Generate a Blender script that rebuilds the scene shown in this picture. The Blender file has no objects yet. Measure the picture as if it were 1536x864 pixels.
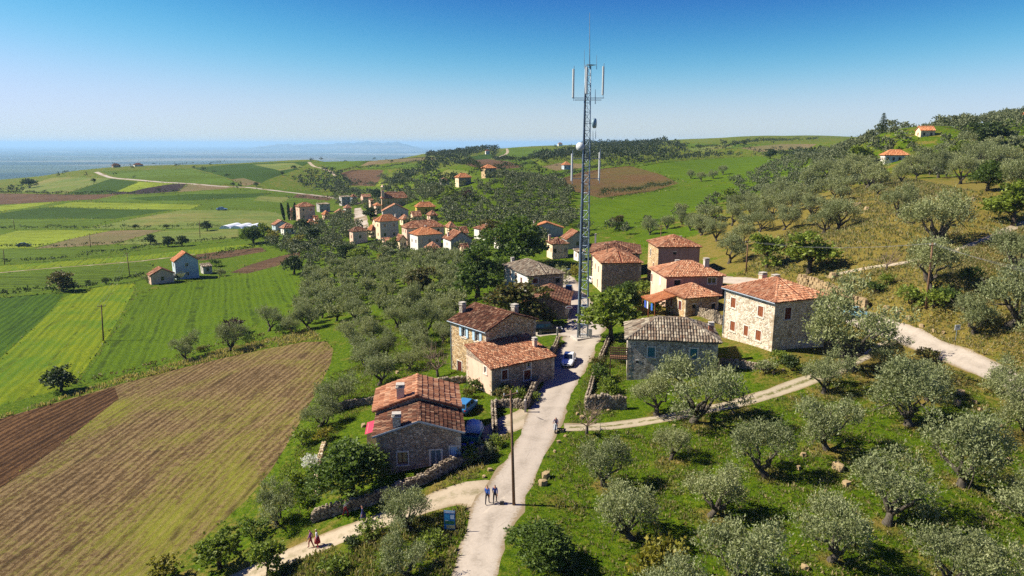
import bpy, bmesh, math, random
import numpy as np
from mathutils import Vector, Matrix
from mathutils.geometry import delaunay_2d_cdt
rng = np.random.default_rng(7); random.seed(7)
SC = bpy.context.scene; COL = SC.collection
# ---------------------------------------------------------------- camera
cam = bpy.data.objects.new('camera', bpy.data.cameras.new('camera')); COL.objects.link(cam)
cam.location = (0, 0, 30); cam.rotation_euler = (math.radians(78), 0, 0)
cam.data.sensor_width = 36; cam.data.lens = 24; cam.data.clip_start = .5; cam.data.clip_end = 200000
SC.camera = cam
# ---------------------------------------------------------------- sky and sun (late morning, sun high on the left, a little beyond)
SUN_EL = math.radians(42); SHADOW = math.atan2(-.10, 1.0)      # direction in which shadows fall on the ground
W = bpy.data.worlds.new('World'); SC.world = W; W.use_nodes = True
wn = W.node_tree; wn.nodes.clear()
wo = wn.nodes.new('ShaderNodeOutputWorld'); wb = wn.nodes.new('ShaderNodeBackground'); sk = wn.nodes.new('ShaderNodeTexSky')
sk.sky_type = 'NISHITA'; sk.sun_disc = False; sk.sun_elevation = SUN_EL
_sd = Vector((-math.cos(SHADOW), -math.sin(SHADOW), 0))
sk.sun_rotation = math.atan2(_sd.x, _sd.y)
sk.altitude = 500; sk.air_density = 1.0; sk.dust_density = .12; sk.ozone_density = 6.0
# the camera's punchy colour rendering of a clear sky: one grade for the whole dome
sp = wn.nodes.new('ShaderNodeSeparateColor'); cb = wn.nodes.new('ShaderNodeCombineColor'); wn.links.new(sk.outputs[0], sp.inputs[0])
def _wm(op, a, v=0.0):
    m = wn.nodes.new('ShaderNodeMath'); m.operation = op
    for i, q in enumerate((a, v)):
        if isinstance(q, bpy.types.NodeSocket): wn.links.new(q, m.inputs[i])
        else: m.inputs[i].default_value = q
    return m.outputs[0]
EXPO = .95; SKY = .05; _S = SKY * 2 ** EXPO
def _soft(v, top, mid, p): return _wm('DIVIDE', top / _S, _wm('ADD', 1.0, _wm('POWER', _wm('DIVIDE', mid, _wm('MULTIPLY', v, .1)), p)))
_r = _wm('ADD', _soft(sp.outputs[0], .60, .325, 5.0), _wm('MULTIPLY', sp.outputs[0], .011 / _S)); _g = _wm('ADD', _soft(sp.outputs[1], .66, .393, 5.0), _wm('MULTIPLY', sp.outputs[1], .018 / _S))
_b = _wm('ADD', _wm('MULTIPLY', sp.outputs[2], .094 / _S), _wm('MULTIPLY', _g, .33))
for i, q in enumerate((_r, _g, _b)): wn.links.new(q, cb.inputs[i])
wn.links.new(cb.outputs[0], wb.inputs[0])
wb.inputs[1].default_value = SKY
wn.links.new(wb.outputs[0], wo.inputs[0])
sl = bpy.data.lights.new('sun', 'SUN'); sl.energy = 5.0; sl.angle = math.radians(.53); sl.color = (1, .93, .80)
sun = bpy.data.objects.new('sun', sl); COL.objects.link(sun)
_dir = Vector((math.cos(SHADOW) * math.cos(SUN_EL), math.sin(SHADOW) * math.cos(SUN_EL), -math.sin(SUN_EL)))
sun.rotation_euler = _dir.to_track_quat('-Z', 'Y').to_euler(); sun.location = (-60, 30, 90)
vs = SC.view_settings; vs.view_transform = 'Standard'; vs.look = 'None'; vs.exposure = EXPO; vs.gamma = 1; vs.use_curve_mapping = False
HAZE = 6.5e-5                            # density of the air, see the haze box at the end
SC.render.engine = 'CYCLES'
cy = SC.cycles
cy.max_bounces = 5; cy.diffuse_bounces = 3; cy.glossy_bounces = 2; cy.transmission_bounces = 3; cy.volume_bounces = 2; cy.transparent_max_bounces = 6
cy.use_denoising = False
try: cy.denoiser = 'OPENIMAGEDENOISE'
except Exception: pass
cy.caustics_reflective = False; cy.caustics_refractive = False
cy.use_adaptive_sampling = True; cy.adaptive_threshold = .008
# ---------------------------------------------------------------- helpers: nodes
MATS = {}
class NB:
    """small node builder"""
    def __init__(s, name):
        s.m = bpy.data.materials.new(name); s.m.use_nodes = True; s.t = s.m.node_tree; s.t.nodes.clear()
        s.out = s.t.nodes.new('ShaderNodeOutputMaterial'); MATS[name] = s.m
    def n(s, typ, ins=None, **kw):
        o = s.t.nodes.new('ShaderNode' + typ)
        for k, v in kw.items(): setattr(o, k, v)
        for k, v in (ins or {}).items(): s.put(o.inputs[k], v)
        return o
    def put(s, sock, v):
        if isinstance(v, bpy.types.NodeSocket): s.t.links.new(v, sock)
        elif isinstance(v, bpy.types.Node): s.t.links.new(v.outputs[0], sock)
        else: sock.default_value = v
    def c(s, col): return (col[0], col[1], col[2], 1)
    def pos(s): return s.n('NewGeometry').outputs['Position']
    def obj(s): return s.n('TexCoord').outputs['Object']
    def noise(s, vec, scale, detail=4, rough=.6, dist=0):
        return s.n('TexNoise', {'Vector': vec, 'Scale': scale, 'Detail': detail, 'Roughness': rough, 'Distortion': dist}).outputs[0]
    def ramp(s, f, stops, interp='LINEAR'):
        r = s.n('ValToRGB', {'Fac': f}); r.color_ramp.interpolation = interp
        e = r.color_ramp.elements
        while len(e) < len(stops): e.new(.5)
        for q, (p, col) in zip(e, stops):
            q.position = p; q.color = s.c(col if hasattr(col, '__len__') else (col,) * 3)
        return r.outputs[0]
    def mix(s, f, a, b, mode='MIX'):
        m = s.n('Mix', data_type='RGBA', blend_type=mode)
        s.put(m.inputs[0], f)
        s.put(m.inputs[6], s.c(a) if isinstance(a, tuple) else a); s.put(m.inputs[7], s.c(b) if isinstance(b, tuple) else b)
        return m.outputs[2]
    def math(s, op, a, b=0.0, c=None):
        m = s.n('Math', operation=op); s.put(m.inputs[0], a); s.put(m.inputs[1], b)
        if c is not None: s.put(m.inputs[2], c)
        return m.outputs[0]
    def map(s, vec, scale=(1, 1, 1), rot=(0, 0, 0)):
        return s.n('Mapping', {'Vector': vec, 'Scale': scale, 'Rotation': rot}).outputs[0]
    def bump(s, h, dist=.05, strength=1.0, normal=None):
        i = {'Height': h, 'Distance': dist, 'Strength': strength}
        if normal is not None: i['Normal'] = normal
        return s.n('Bump', i).outputs[0]
    def bsdf(s, col, rough=.8, normal=None, spec=.3, metal=0.0, **more):
        i = {'Base Color': s.c(col) if isinstance(col, tuple) else col, 'Roughness': rough, 'Specular IOR Level': spec, 'Metallic': metal}
        i.update(more)
        if normal is not None: i['Normal'] = normal
        return s.n('BsdfPrincipled', i)
    def done(s, sh):
        s.t.links.new(sh.outputs[0] if isinstance(sh, bpy.types.Node) else sh, s.out.inputs['Surface']); return s.m
def plain(name, col, rough=.6, var=.12, scale=3.0, metal=0.0, spec=.4):
    """painted or metal surface with slight blotches and grime"""
    if name in MATS: return MATS[name]
    b = NB(name); p = b.obj()
    f = b.noise(p, scale, 5)
    k = tuple(max(0, x * (1 - var)) for x in col); l = tuple(min(1, x * (1 + var)) for x in col)
    return b.done(b.bsdf(b.ramp(f, [(.3, k), (.7, l)]), rough, None, spec, metal))
# ---------------------------------------------------------------- helpers: objects
def link(name, me, mat=None, parent=None):
    o = bpy.data.objects.new(name, me); COL.objects.link(o)
    if mat is not None:
        for m in (mat if isinstance(mat, (list, tuple)) else [mat]): me.materials.append(m)
    if parent is not None: o.parent = parent
    return o
def tag(o, label, cat, group=None, kind=None):
    o['label'] = label; o['category'] = cat
    if group: o['group'] = group
    if kind: o['kind'] = kind
    return o
def empty(name, loc, rz=0.0, label=None, cat=None, group=None):
    o = bpy.data.objects.new(name, None); COL.objects.link(o); o.empty_display_size = .3
    o.location = loc; o.rotation_euler = (0, 0, rz)
    if label: tag(o, label, cat, group)
    return o
class MB:
    """collects polygons, then builds ONE mesh object"""
    def __init__(s): s.v = []; s.f = []; s.mi = []
    def add(s, vs, fs, mi=0):
        k = len(s.v); s.v.extend([tuple(map(float, p)) for p in vs])
        for f in fs: s.f.append(tuple(i + k for i in f)); s.mi.append(mi)
    def box(s, c, size, rz=0.0, mi=0, M=None):
        x, y, z = (q / 2 for q in size); ca, sa = math.cos(rz), math.sin(rz); out = []
        for dz in (-z, z):
            for dx, dy in ((-x, -y), (x, -y), (x, y), (-x, y)):
                p = (c[0] + dx * ca - dy * sa, c[1] + dx * sa + dy * ca, c[2] + dz)
                out.append(tuple(M @ Vector(p)) if M else p)
        s.add(out, [(3, 2, 1, 0), (4, 5, 6, 7), (0, 1, 5, 4), (1, 2, 6, 5), (2, 3, 7, 6), (3, 0, 4, 7)], mi)
    def tube(s, pts, rad, n=6, mi=0, cap=True):
        pts = [Vector(p) for p in pts]; rings = []
        rad = rad if hasattr(rad, '__len__') else [rad] * len(pts)
        up = Vector((.37, .21, .9)).normalized()
        for i, p in enumerate(pts):
            d = (pts[min(i + 1, len(pts) - 1)] - pts[max(i - 1, 0)]).normalized()
            a = d.cross(up if abs(d.dot(up)) < .95 else Vector((1, 0, 0))).normalized(); b = d.cross(a)
            rings.append([p + (a * math.cos(2 * math.pi * k / n) + b * math.sin(2 * math.pi * k / n)) * rad[i] for k in range(n)])
        vs = [q for r in rings for q in r]; fs = []
        for i in range(len(pts) - 1):
            for k in range(n):
                fs.append((i * n + k, i * n + (k + 1) % n, (i + 1) * n + (k + 1) % n, (i + 1) * n + k))
        if cap:
            fs.append(tuple(range(n - 1, -1, -1))); fs.append(tuple(range((len(pts) - 1) * n, len(pts) * n)))
        s.add(vs, fs, mi)
    def lathe(s, c, prof, n=12, mi=0, axis=None):
        """prof: (radius, height) pairs round +Z (or a Matrix axis)"""
        vs = []
        for r, h in prof:
            for k in range(n):
                p = Vector((r * math.cos(2 * math.pi * k / n), r * math.sin(2 * math.pi * k / n), h))
                if axis is not None: p = axis @ p
                vs.append(p + Vector(c))
        fs = [(i * n + k, i * n + (k + 1) % n, (i + 1) * n + (k + 1) % n, (i + 1) * n + k) for i in range(len(prof) - 1) for k in range(n)]
        fs += [tuple(range(n - 1, -1, -1)), tuple(range((len(prof) - 1) * n, len(prof) * n))]
        s.add(vs, fs, mi)
    def mesh(s, name, mats=None, smooth=False):
        me = bpy.data.meshes.new(name); me.from_pydata(s.v, [], s.f)
        if any(s.mi): me.polygons.foreach_set('material_index', s.mi)
        if smooth: me.polygons.foreach_set('use_smooth', [True] * len(me.polygons))
        for m in (mats if isinstance(mats, (list, tuple)) else ([mats] if mats else [])): me.materials.append(m)
        me.update(); return me
    def build(s, name, mats=None, parent=None, smooth=False):
        o = bpy.data.objects.new(name, s.mesh(name, mats, smooth)); COL.objects.link(o)
        if parent is not None: o.parent = parent
        return o
def copy_tree(o, parent=None):
    c = o.copy(); COL.objects.link(c)
    if parent is not None: c.parent = parent
    for ch in list(o.children): copy_tree(ch, c)
    return c
# ---------------------------------------------------------------- camera model + terrain height
CZ = 30.0; FPX = 1024.0; PIT = math.radians(12.0)
_c, _s = math.cos(PIT), math.sin(PIT)
def ray(px, py):
    r = (px - 768.0) / FPX; u = (432.0 - py) / FPX
    return r, _c + u * _s, -_s + u * _c
def PZ(px, py, z):                       # pixel -> point on the level z
    a, b, c = ray(px, py); t = (z - CZ) / c
    return np.array((a * t, b * t, z))
def PY(px, py, Y):                       # pixel -> point at ground distance Y
    a, b, c = ray(px, py); t = Y / b
    return np.array((a * t, Y, CZ + c * t))
# survey points read off the photograph: (px, py, elevation)
CTRL_Z = [(710,860,0),(770,757,0),(830,640,0),(873,508,0),(840,600,0),(868,470,-.3),(850,430,-.8),(835,390,-2),
 (735,358,-3),(820,350,-1),(685,372,-5),(640,372,-6),(580,358,-7),(590,328,-4),(541,335,-8),(450,335,-14),
 (280,418,-12),(0,600,-9),(150,510,-10.5),(100,565,-9.5),(0,400,-15),(0,330,-18),(200,330,-17),(100,300,-15),(0,285,-15),
 (300,300,-13),(450,280,-8),(540,266,-5),(600,296,-9),(340,345,-15),
 (1060,250,13),(1000,300,5),(880,320,1),(1100,300,7.5),(1000,350,2),(920,275,7),(1000,245,15),(1200,235,20),(1215,268,14),
 (732,267,12),(693,278,8.5),(760,300,4),(800,272,9.5),(760,335,-1.5),(845,256,10),
 (1165,530,4),(1210,410,8),(1395,440,10),(1395,362,14),(1260,345,11),(1346,322,16),(1481,285,21),(1440,275,20),
 (1300,282,17),(1338,245,22.5),(1514,488,8.2),(1440,510,5.2),(1500,560,4.4),(1240,465,5.2),(1340,492,5),(1534,640,2.8),
 (1440,730,1.5),(1240,680,1.5),(1240,860,.5),(1100,610,1.5),(960,635,.3),(900,800,0),(1005,583,1),(1190,575,2.5),(1110,500,3.6),
 (590,715,-1),(470,780,-3.2),(410,860,-4.2),(300,700,-6),(490,520,-4.5),(200,560,-8.8),(400,600,-5.5),(0,860,-9),(0,720,-9),
 (620,530,-2.5),(680,560,-1),(560,460,-5.5),(640,430,-4),(440,450,-10),(500,380,-10),(420,400,-12),(350,410,-12.5),(300,520,-8.5),
 (1000,400,1.5),(1060,420,3.5),(930,430,.3),(1090,370,6),(790,440,-1),(740,480,-1.5),(960,470,1.2),(1020,470,2.2)]
# the same with a ground distance instead
CTRL_Y = [(145,258,860),(300,249,930),(400,244,924),(480,240,980),(640,233,1150),(0,272,900),(-300,280,900),(-900,290,900),
 (720,243,780),(560,245,800),(800,220,1500),(900,216,1500),(1000,211,1450),(1150,205,1350),(1240,206,1300),
 (1323,200,300),(1388,204,380),(1536,192,300),(1700,160,300),(1536,330,120),(1900,330,120),(1750,560,75),(1750,800,50),
 (1600,250,220),(640,262,520),(690,250,640),(860,244,640)]
WPTS = [(0,-40,0),(0,15,-.5),(-60,-20,-8),(60,-20,2),(-90,30,-10),(80,20,3),(-300,60,-16),(-500,300,-18),(-900,500,-22),
 (180,40,22),(260,150,45),(330,300,55),(500,500,60),(-250,1000,-6),(-900,1000,-30),(700,900,45),(900,1300,42)]
_pts = [PZ(*p) for p in CTRL_Z] + [PY(*p) for p in CTRL_Y] + [np.array(p, float) for p in WPTS]
_pts = np.array(_pts)
def _warp(x, y):                         # far country compressed so that survey points stay comparable
    d = np.sqrt(x * x + y * y) + 1e-9
    f = np.where(d < 300, 1.0, (300 + 260 * np.log(np.maximum(d, 300) / 300)) / d)
    return x * f / 100.0, y * f / 100.0
_wx, _wy = _warp(_pts[:, 0], _pts[:, 1])
def _U(r2): return np.where(r2 > 1e-12, r2 * np.log(np.maximum(r2, 1e-12)), 0.0)
_n = len(_pts)
_A = np.zeros((_n + 3, _n + 3))
_A[:_n, :_n] = _U((_wx[:, None] - _wx) ** 2 + (_wy[:, None] - _wy) ** 2) + np.eye(_n) * 0.004
_A[:_n, _n] = 1; _A[:_n, _n + 1] = _wx; _A[:_n, _n + 2] = _wy
_A[_n:, :_n] = _A[:_n, _n:].T
_sol = np.linalg.solve(_A, np.concatenate([_pts[:, 2], np.zeros(3)]))
PLAIN = -210.0
def _ss(a, b, v):
    t = np.clip((v - a) / (b - a), 0, 1); return t * t * (3 - 2 * t)
def H(x, y):
    x = np.asarray(x, float); y = np.asarray(y, float); sh = x.shape
    x = x.ravel(); y = y.ravel()
    u, v = _warp(x, y); out = np.empty(len(x))
    for i in range(0, len(x), 20000):
        s = slice(i, i + 20000)
        K = _U((u[s, None] - _wx) ** 2 + (v[s, None] - _wy) ** 2)
        out[s] = K @ _sol[:_n] + _sol[_n] + _sol[_n + 1] * u[s] + _sol[_n + 2] * v[s]
    d = np.sqrt(x * x + y * y); az = x / np.maximum(y, 1.0)
    r1 = 1000 + 600 * _ss(-.35, .1, az)
    w = _ss(r1, r1 * 1.9, np.maximum(y, d * .6))
    roll = 3.4 * np.sin(x / 61 + 1) * np.sin(y / 83) * _ss(250, 600, d)
    small = (.10 * np.sin(x / 3.1 + .6 * np.sin(y / 4.7)) * np.sin(y / 3.7 + 1.3)) * _ss(20, 50, np.abs(x) + 20)
    z = np.clip(out, -60, 75) + roll + small
    return (z * (1 - w) + PLAIN * w).reshape(sh)
_TY = 28.0 * np.exp(np.arange(0, 620) * .0075)
def hit(px, py):                         # pixel -> first point of the ground under it (x, y, z)
    a, b, c = ray(px, py); t = _TY / b
    f = CZ + c * t - H(a * t, _TY)
    k = np.nonzero(f < 0)[0]
    if len(k) == 0: return None
    k = max(int(k[0]), 1)
    w = f[k - 1] / (f[k - 1] - f[k] + 1e-12)
    Y = _TY[k - 1] + w * (_TY[k] - _TY[k - 1]); tt = Y / b
    return np.array((a * tt, Y, float(H(a * tt, Y))))
def proj(p):                             # point -> pixel
    x, y, z = p[0], p[1], p[2] - CZ
    d = y * _c - z * _s
    return 768 + FPX * x / d, 432 - FPX * (y * _s + z * _c) / d
# feet of the orchard olives: (px, py, crown width in px)
OL_ORCH = [(1239,674,98),(1148,716,104),(1362,637,120),(1332,786,126),(1248,842,122),(1441,728,132),(1521,608,84),(1545,660,80),(1115,884,124),(905,729,82),(947,808,106),(1066,775,96),(1006,689,62),
 (1040,634,125),(985,622,74),(1278,556,128),(1236,590,78),(1330,560,60),(1430,880,110),(1010,930,110),(1560,800,120),(1500,905,120),(1640,720,120),(1390,600,64)]
# ---------------------------------------------------------------- ground: one sheet cut into meadow, fields and roads
def L(r, g, b, k=1.0):                   # picture colour -> surface colour
    return tuple(((v / 255) ** 2.2) * k for v in (r, g, b))
def G(r, g, b): return L(r, g, b, .55)    # crops, grass and soil
def field_mat(name, c1, c2, ang=0.0, space=1.0, rows=.5, bump=.06, patch=None, nscale=.12, wob=2.0):
    """crop or soil in drilled rows running along ang, with blotches; patch = third colour in drifts"""
    b = NB(name); p = b.pos()
    rp = b.map(p, rot=(0, 0, -ang)); rp = b.map(rp, scale=(.12, 1, 1))
    wv = b.n('TexWave', {'Vector': rp, 'Scale': .314 / space, 'Distortion': wob, 'Detail': 3, 'Detail Scale': 1.6, 'Detail Roughness': .65}, wave_type='BANDS', bands_direction='Y').outputs[1]
    big = b.noise(p, nscale, 5, .6, .4); fine = b.noise(p, 1.9, 7, .78, .3)
    f = b.math('ADD', b.math('MULTIPLY', wv, rows), b.math('MULTIPLY', fine, 1 - rows))
    k = b.ramp(f, [(.30, tuple(x * .72 for x in c1)), (.44, c1), (.62, c2), (.76, tuple(x * 1.25 for x in c2))])
    if patch:
        g = b.ramp(b.math('ADD', big, b.math('MULTIPLY', b.math('SUBTRACT', fine, .5), .8)), [(.43, 0.0), (.62, 1.0)])
        g = b.math('MULTIPLY', g, b.math('ADD', .7, b.math('MULTIPLY', b.math('SUBTRACT', 1.0, wv), .3)))
        k = b.mix(g, k, patch)
    k = b.mix(.55, k, b.ramp(big, [(.3, .62), (.7, 1.28)]), 'MULTIPLY')
    tr = b.n('TexWave', {'Vector': rp, 'Scale': .314 / (space * 4.3), 'Distortion': wob * .6, 'Detail': 3, 'Detail Scale': 2.5, 'Detail Roughness': .7}, wave_type='BANDS', bands_direction='Y').outputs[1]
    tram = b.math('MULTIPLY', b.ramp(tr, [(.93, 0.0), (1.0, 1.0)]), b.ramp(b.noise(p, .3, 4), [(.42, 0.0), (.6, .75)]))
    k = b.mix(tram, k, tuple(x * .42 for x in c1))
    fur = b.math('MULTIPLY', b.ramp(wv, [(.72, 0.0), (.95, 1.0)]), b.ramp(b.noise(b.map(rp, scale=(1.2, 1, 1)), 1.1, 5, .7), [(.46, 0.0), (.62, .8)]))
    k = b.mix(b.math('MULTIPLY', fur, min(1.0, rows * 2.8)), k, tuple(x * .45 for x in c1))
    clod = b.noise(p, 5.5, 6, .8)
    k = b.mix(.5, k, b.ramp(clod, [(.34, .55), (.66, 1.4)]), 'MULTIPLY')
    h = b.math('ADD', b.math('MULTIPLY', wv, .9 * rows + .1), b.math('ADD', b.math('MULTIPLY', fine, .9), b.math('MULTIPLY', clod, .8)))
    return b.done(b.bsdf(k, .95, b.bump(h, bump * 2.6), .1))
def meadow_mat():
    b = NB('meadow'); p = b.pos()
    dry = b.n('Attribute', attribute_name='dry').outputs['Fac']
    n1 = b.noise(p, .22, 6, .65, .5); n2 = b.noise(p, 1.7, 6, .7, .3); n3 = b.noise(p, 7.0, 5, .7)
    g = b.ramp(b.math('ADD', b.math('MULTIPLY', n2, .55), b.math('MULTIPLY', n3, .45)), [(.30, G(40, 60, 12)), (.42, G(74, 102, 16)), (.52, G(104, 130, 24)), (.62, G(140, 150, 42)), (.74, G(182, 172, 88))])
    d = b.ramp(b.math('ADD', b.math('MULTIPLY', n2, .5), b.math('MULTIPLY', n3, .5)), [(.25, G(84, 86, 34)), (.45, G(136, 126, 56)), (.6, G(170, 146, 80)), (.78, G(202, 180, 126))])
    w = b.math('ADD', dry, b.math('MULTIPLY', b.math('SUBTRACT', n1, .5), 2.4))
    w = b.math('ADD', w, b.math('MULTIPLY', b.math('SUBTRACT', n2, .5), .9))
    k = b.mix(b.ramp(w, [(.30, 0.0), (.72, 1.0)]), g, d)
    bare = b.ramp(b.noise(b.map(p, scale=(1, 1, .4)), .62, 6, .7, .6), [(.665, 0.0), (.74, 1.0)])
    k = b.mix(b.math('MULTIPLY', bare, .75), k, G(176, 148, 104))
    h = b.math('ADD', b.math('MULTIPLY', n2, .7), b.math('MULTIPLY', n3, .5))
    return b.done(b.bsdf(k, .95, b.bump(h, .30), .08))
def road_mat(name, base, dark, grass_mid=0.0, bump=.02):
    b = NB(name); p = b.pos()
    n1 = b.noise(p, .35, 6, .65, .6); n2 = b.noise(p, 4.0, 6, .7); 
    k = b.ramp(b.math('ADD', b.math('MULTIPLY', n1, .6), b.math('MULTIPLY', n2, .4)), [(.3, dark), (.52, base), (.72, tuple(min(1, x * 1.13) for x in base))])
    across = b.n('Attribute', attribute_name='across').outputs['Fac']      # 0 centre .. 1 edge
    tr = b.math('ABSOLUTE', b.math('SUBTRACT', across, .48))
    wheel = b.ramp(b.math('ADD', tr, b.math('MULTIPLY', b.math('SUBTRACT', n1, .5), .3)), [(.05, 1.0), (.28, 0.0)])
    k = b.mix(b.math('MULTIPLY', wheel, .35), k, tuple(min(1, x * 1.22) for x in base))
    edge = b.ramp(b.math('ADD', across, b.math('MULTIPLY', b.math('SUBTRACT', n2, .5), .9)), [(.80, 0.0), (1.02, 1.0)])
    k = b.mix(b.math('MULTIPLY', edge, .75), k, L(116, 98, 66))
    if grass_mid:
        gm = b.ramp(b.math('ADD', across, b.math('MULTIPLY', b.math('SUBTRACT', n2, .5), 1.1)), [(.05, 1.0), (.3, 0.0)])
        k = b.mix(b.math('MULTIPLY', gm, grass_mid), k, L(88, 90, 36))
    cr = b.n('TexVoronoi', {'Vector': b.n('Mix', {0: .25, 4: p, 5: b.n('TexNoise', {'Vector': p, 'Scale': .8, 'Detail': 3}).outputs[1]}, data_type='VECTOR').outputs[1], 'Scale': .42}, feature='DISTANCE_TO_EDGE').outputs[0]
    crack = b.ramp(cr, [(.004, 1.0), (.016, 0.0)])
    crack = b.math('MULTIPLY', crack, b.ramp(n1, [(.5, 0.0), (.66, .3)]))
    if not grass_mid: k = b.mix(crack, k, tuple(x * .45 for x in dark))
    return b.done(b.bsdf(k, .9, b.bump(n2, bump), .15))
def plain_mat():
    b = NB('far_plain'); p = b.pos()
    q = b.n('Mix', {0: .06, 4: p, 5: b.n('TexNoise', {'Vector': p, 'Scale': .0006, 'Detail': 3}).outputs[1]}, data_type='VECTOR').outputs[1]
    v1 = b.n('TexVoronoi', {'Vector': b.map(p, scale=(.5, 1.2, 1), rot=(0, 0, .5)), 'Scale': .0012, 'Randomness': .9}).outputs['Color']
    v2 = b.n('TexVoronoi', {'Vector': b.map(p, scale=(.35, 1, 1), rot=(0, 0, -.2)), 'Scale': .00035}).outputs['Color']
    k1 = b.ramp(b.n('SeparateColor', {'Color': v1}).outputs[0], [(0, (.025, .04, .02)), (.35, (.08, .10, .04)), (.6, (.16, .15, .09)), (.85, (.04, .06, .03)), (.95, (.26, .24, .18))], 'CONSTANT')
    k2 = b.ramp(b.n('SeparateColor', {'Color': v2}).outputs[1], [(0, (.6, .6, .6)), (1, (1.2, 1.2, 1.2))])
    town = b.ramp(b.noise(b.map(p, scale=(.4, 1, 1)), .0022, 5, .8), [(.66, 0.0), (.70, 1.0)])
    town = b.math('MULTIPLY', town, b.ramp(b.noise(p, .03, 2), [(.56, 0.0), (.6, 1.0)]))
    k = b.mix(town, b.mix(1.0, k1, k2, 'MULTIPLY'), (.7, .66, .6))
    wood = b.ramp(b.noise(b.map(p, scale=(.3, 1, 1)), .0016, 6, .7), [(.54, 0.0), (.6, 1.0)])
    k = b.mix(b.math('MULTIPLY', wood, .8), k, (.03, .05, .025))
    return b.done(b.bsdf(k, 1, None, 0))
ROWA = math.atan2(*(lambda d: (d[1], d[0]))(hit(455, 575) - hit(215, 800)))
ROWB = math.atan2(*(lambda d: (d[1], d[0]))(hit(205, 440) - hit(120, 560)))
ROWC = math.atan2(*(lambda d: (d[1], d[0]))(hit(420, 330) - hit(20, 335)))
FM = {
 'stubble': field_mat('stubble_field', G(116, 92, 60), G(188, 158, 112), ROWA, 1.1, .14, .07, G(142, 142, 52), .055, 7),
 'ploughed': field_mat('ploughed_field', G(88, 62, 40), G(140, 104, 68), ROWA, 1.1, .22, .09, None, .09, 7),
 'lush': field_mat('lush_field', G(84, 112, 4), G(128, 160, 12), ROWB, 1.6, .07, .06, G(100, 124, 10), .07, 6),
 'lime': field_mat('lime_field', G(122, 144, 10), G(172, 184, 30), ROWB, 1.7, .1, .06, G(96, 130, 26), .07, 6),
 'deep': field_mat('deep_green_field', G(60, 92, 4), G(92, 124, 10), ROWB, 1.5, .15, .04, None, .05, 6),
 'green': field_mat('green_field', G(92, 116, 12), G(120, 146, 24), ROWC, 3, .4, .08, G(104, 130, 44), .02),
 'darkgreen': field_mat('dark_green_field', G(62, 90, 12), G(84, 112, 22), ROWC, 3, .4, .08, None, .02),
 'yellowgreen': field_mat('yellow_green_field', G(140, 160, 34), G(172, 186, 60), ROWC, 3, .4, .08, None, .02),
 'paleg': field_mat('pale_green_field', G(120, 142, 56), G(150, 168, 80), ROWC, 4, .4, .08, G(150, 140, 80), .02),
 'tan': field_mat('tan_field', G(150, 128, 90), G(184, 160, 118), ROWC, 3, .4, .1, G(120, 118, 70), .02),
 'brown': field_mat('brown_field', G(104, 80, 58), G(146, 114, 84), ROWC, 2.2, .45, .12, None, .03),
 'purple': field_mat('dark_fallow', G(62, 50, 52), G(86, 70, 66), ROWC, 3, .4, .1, None, .02),
 'hillbrown': field_mat('hill_brown_field', G(122, 92, 56), G(172, 136, 88), .5, 1.1, .4, .14, G(110, 104, 50), .03),
}
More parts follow.
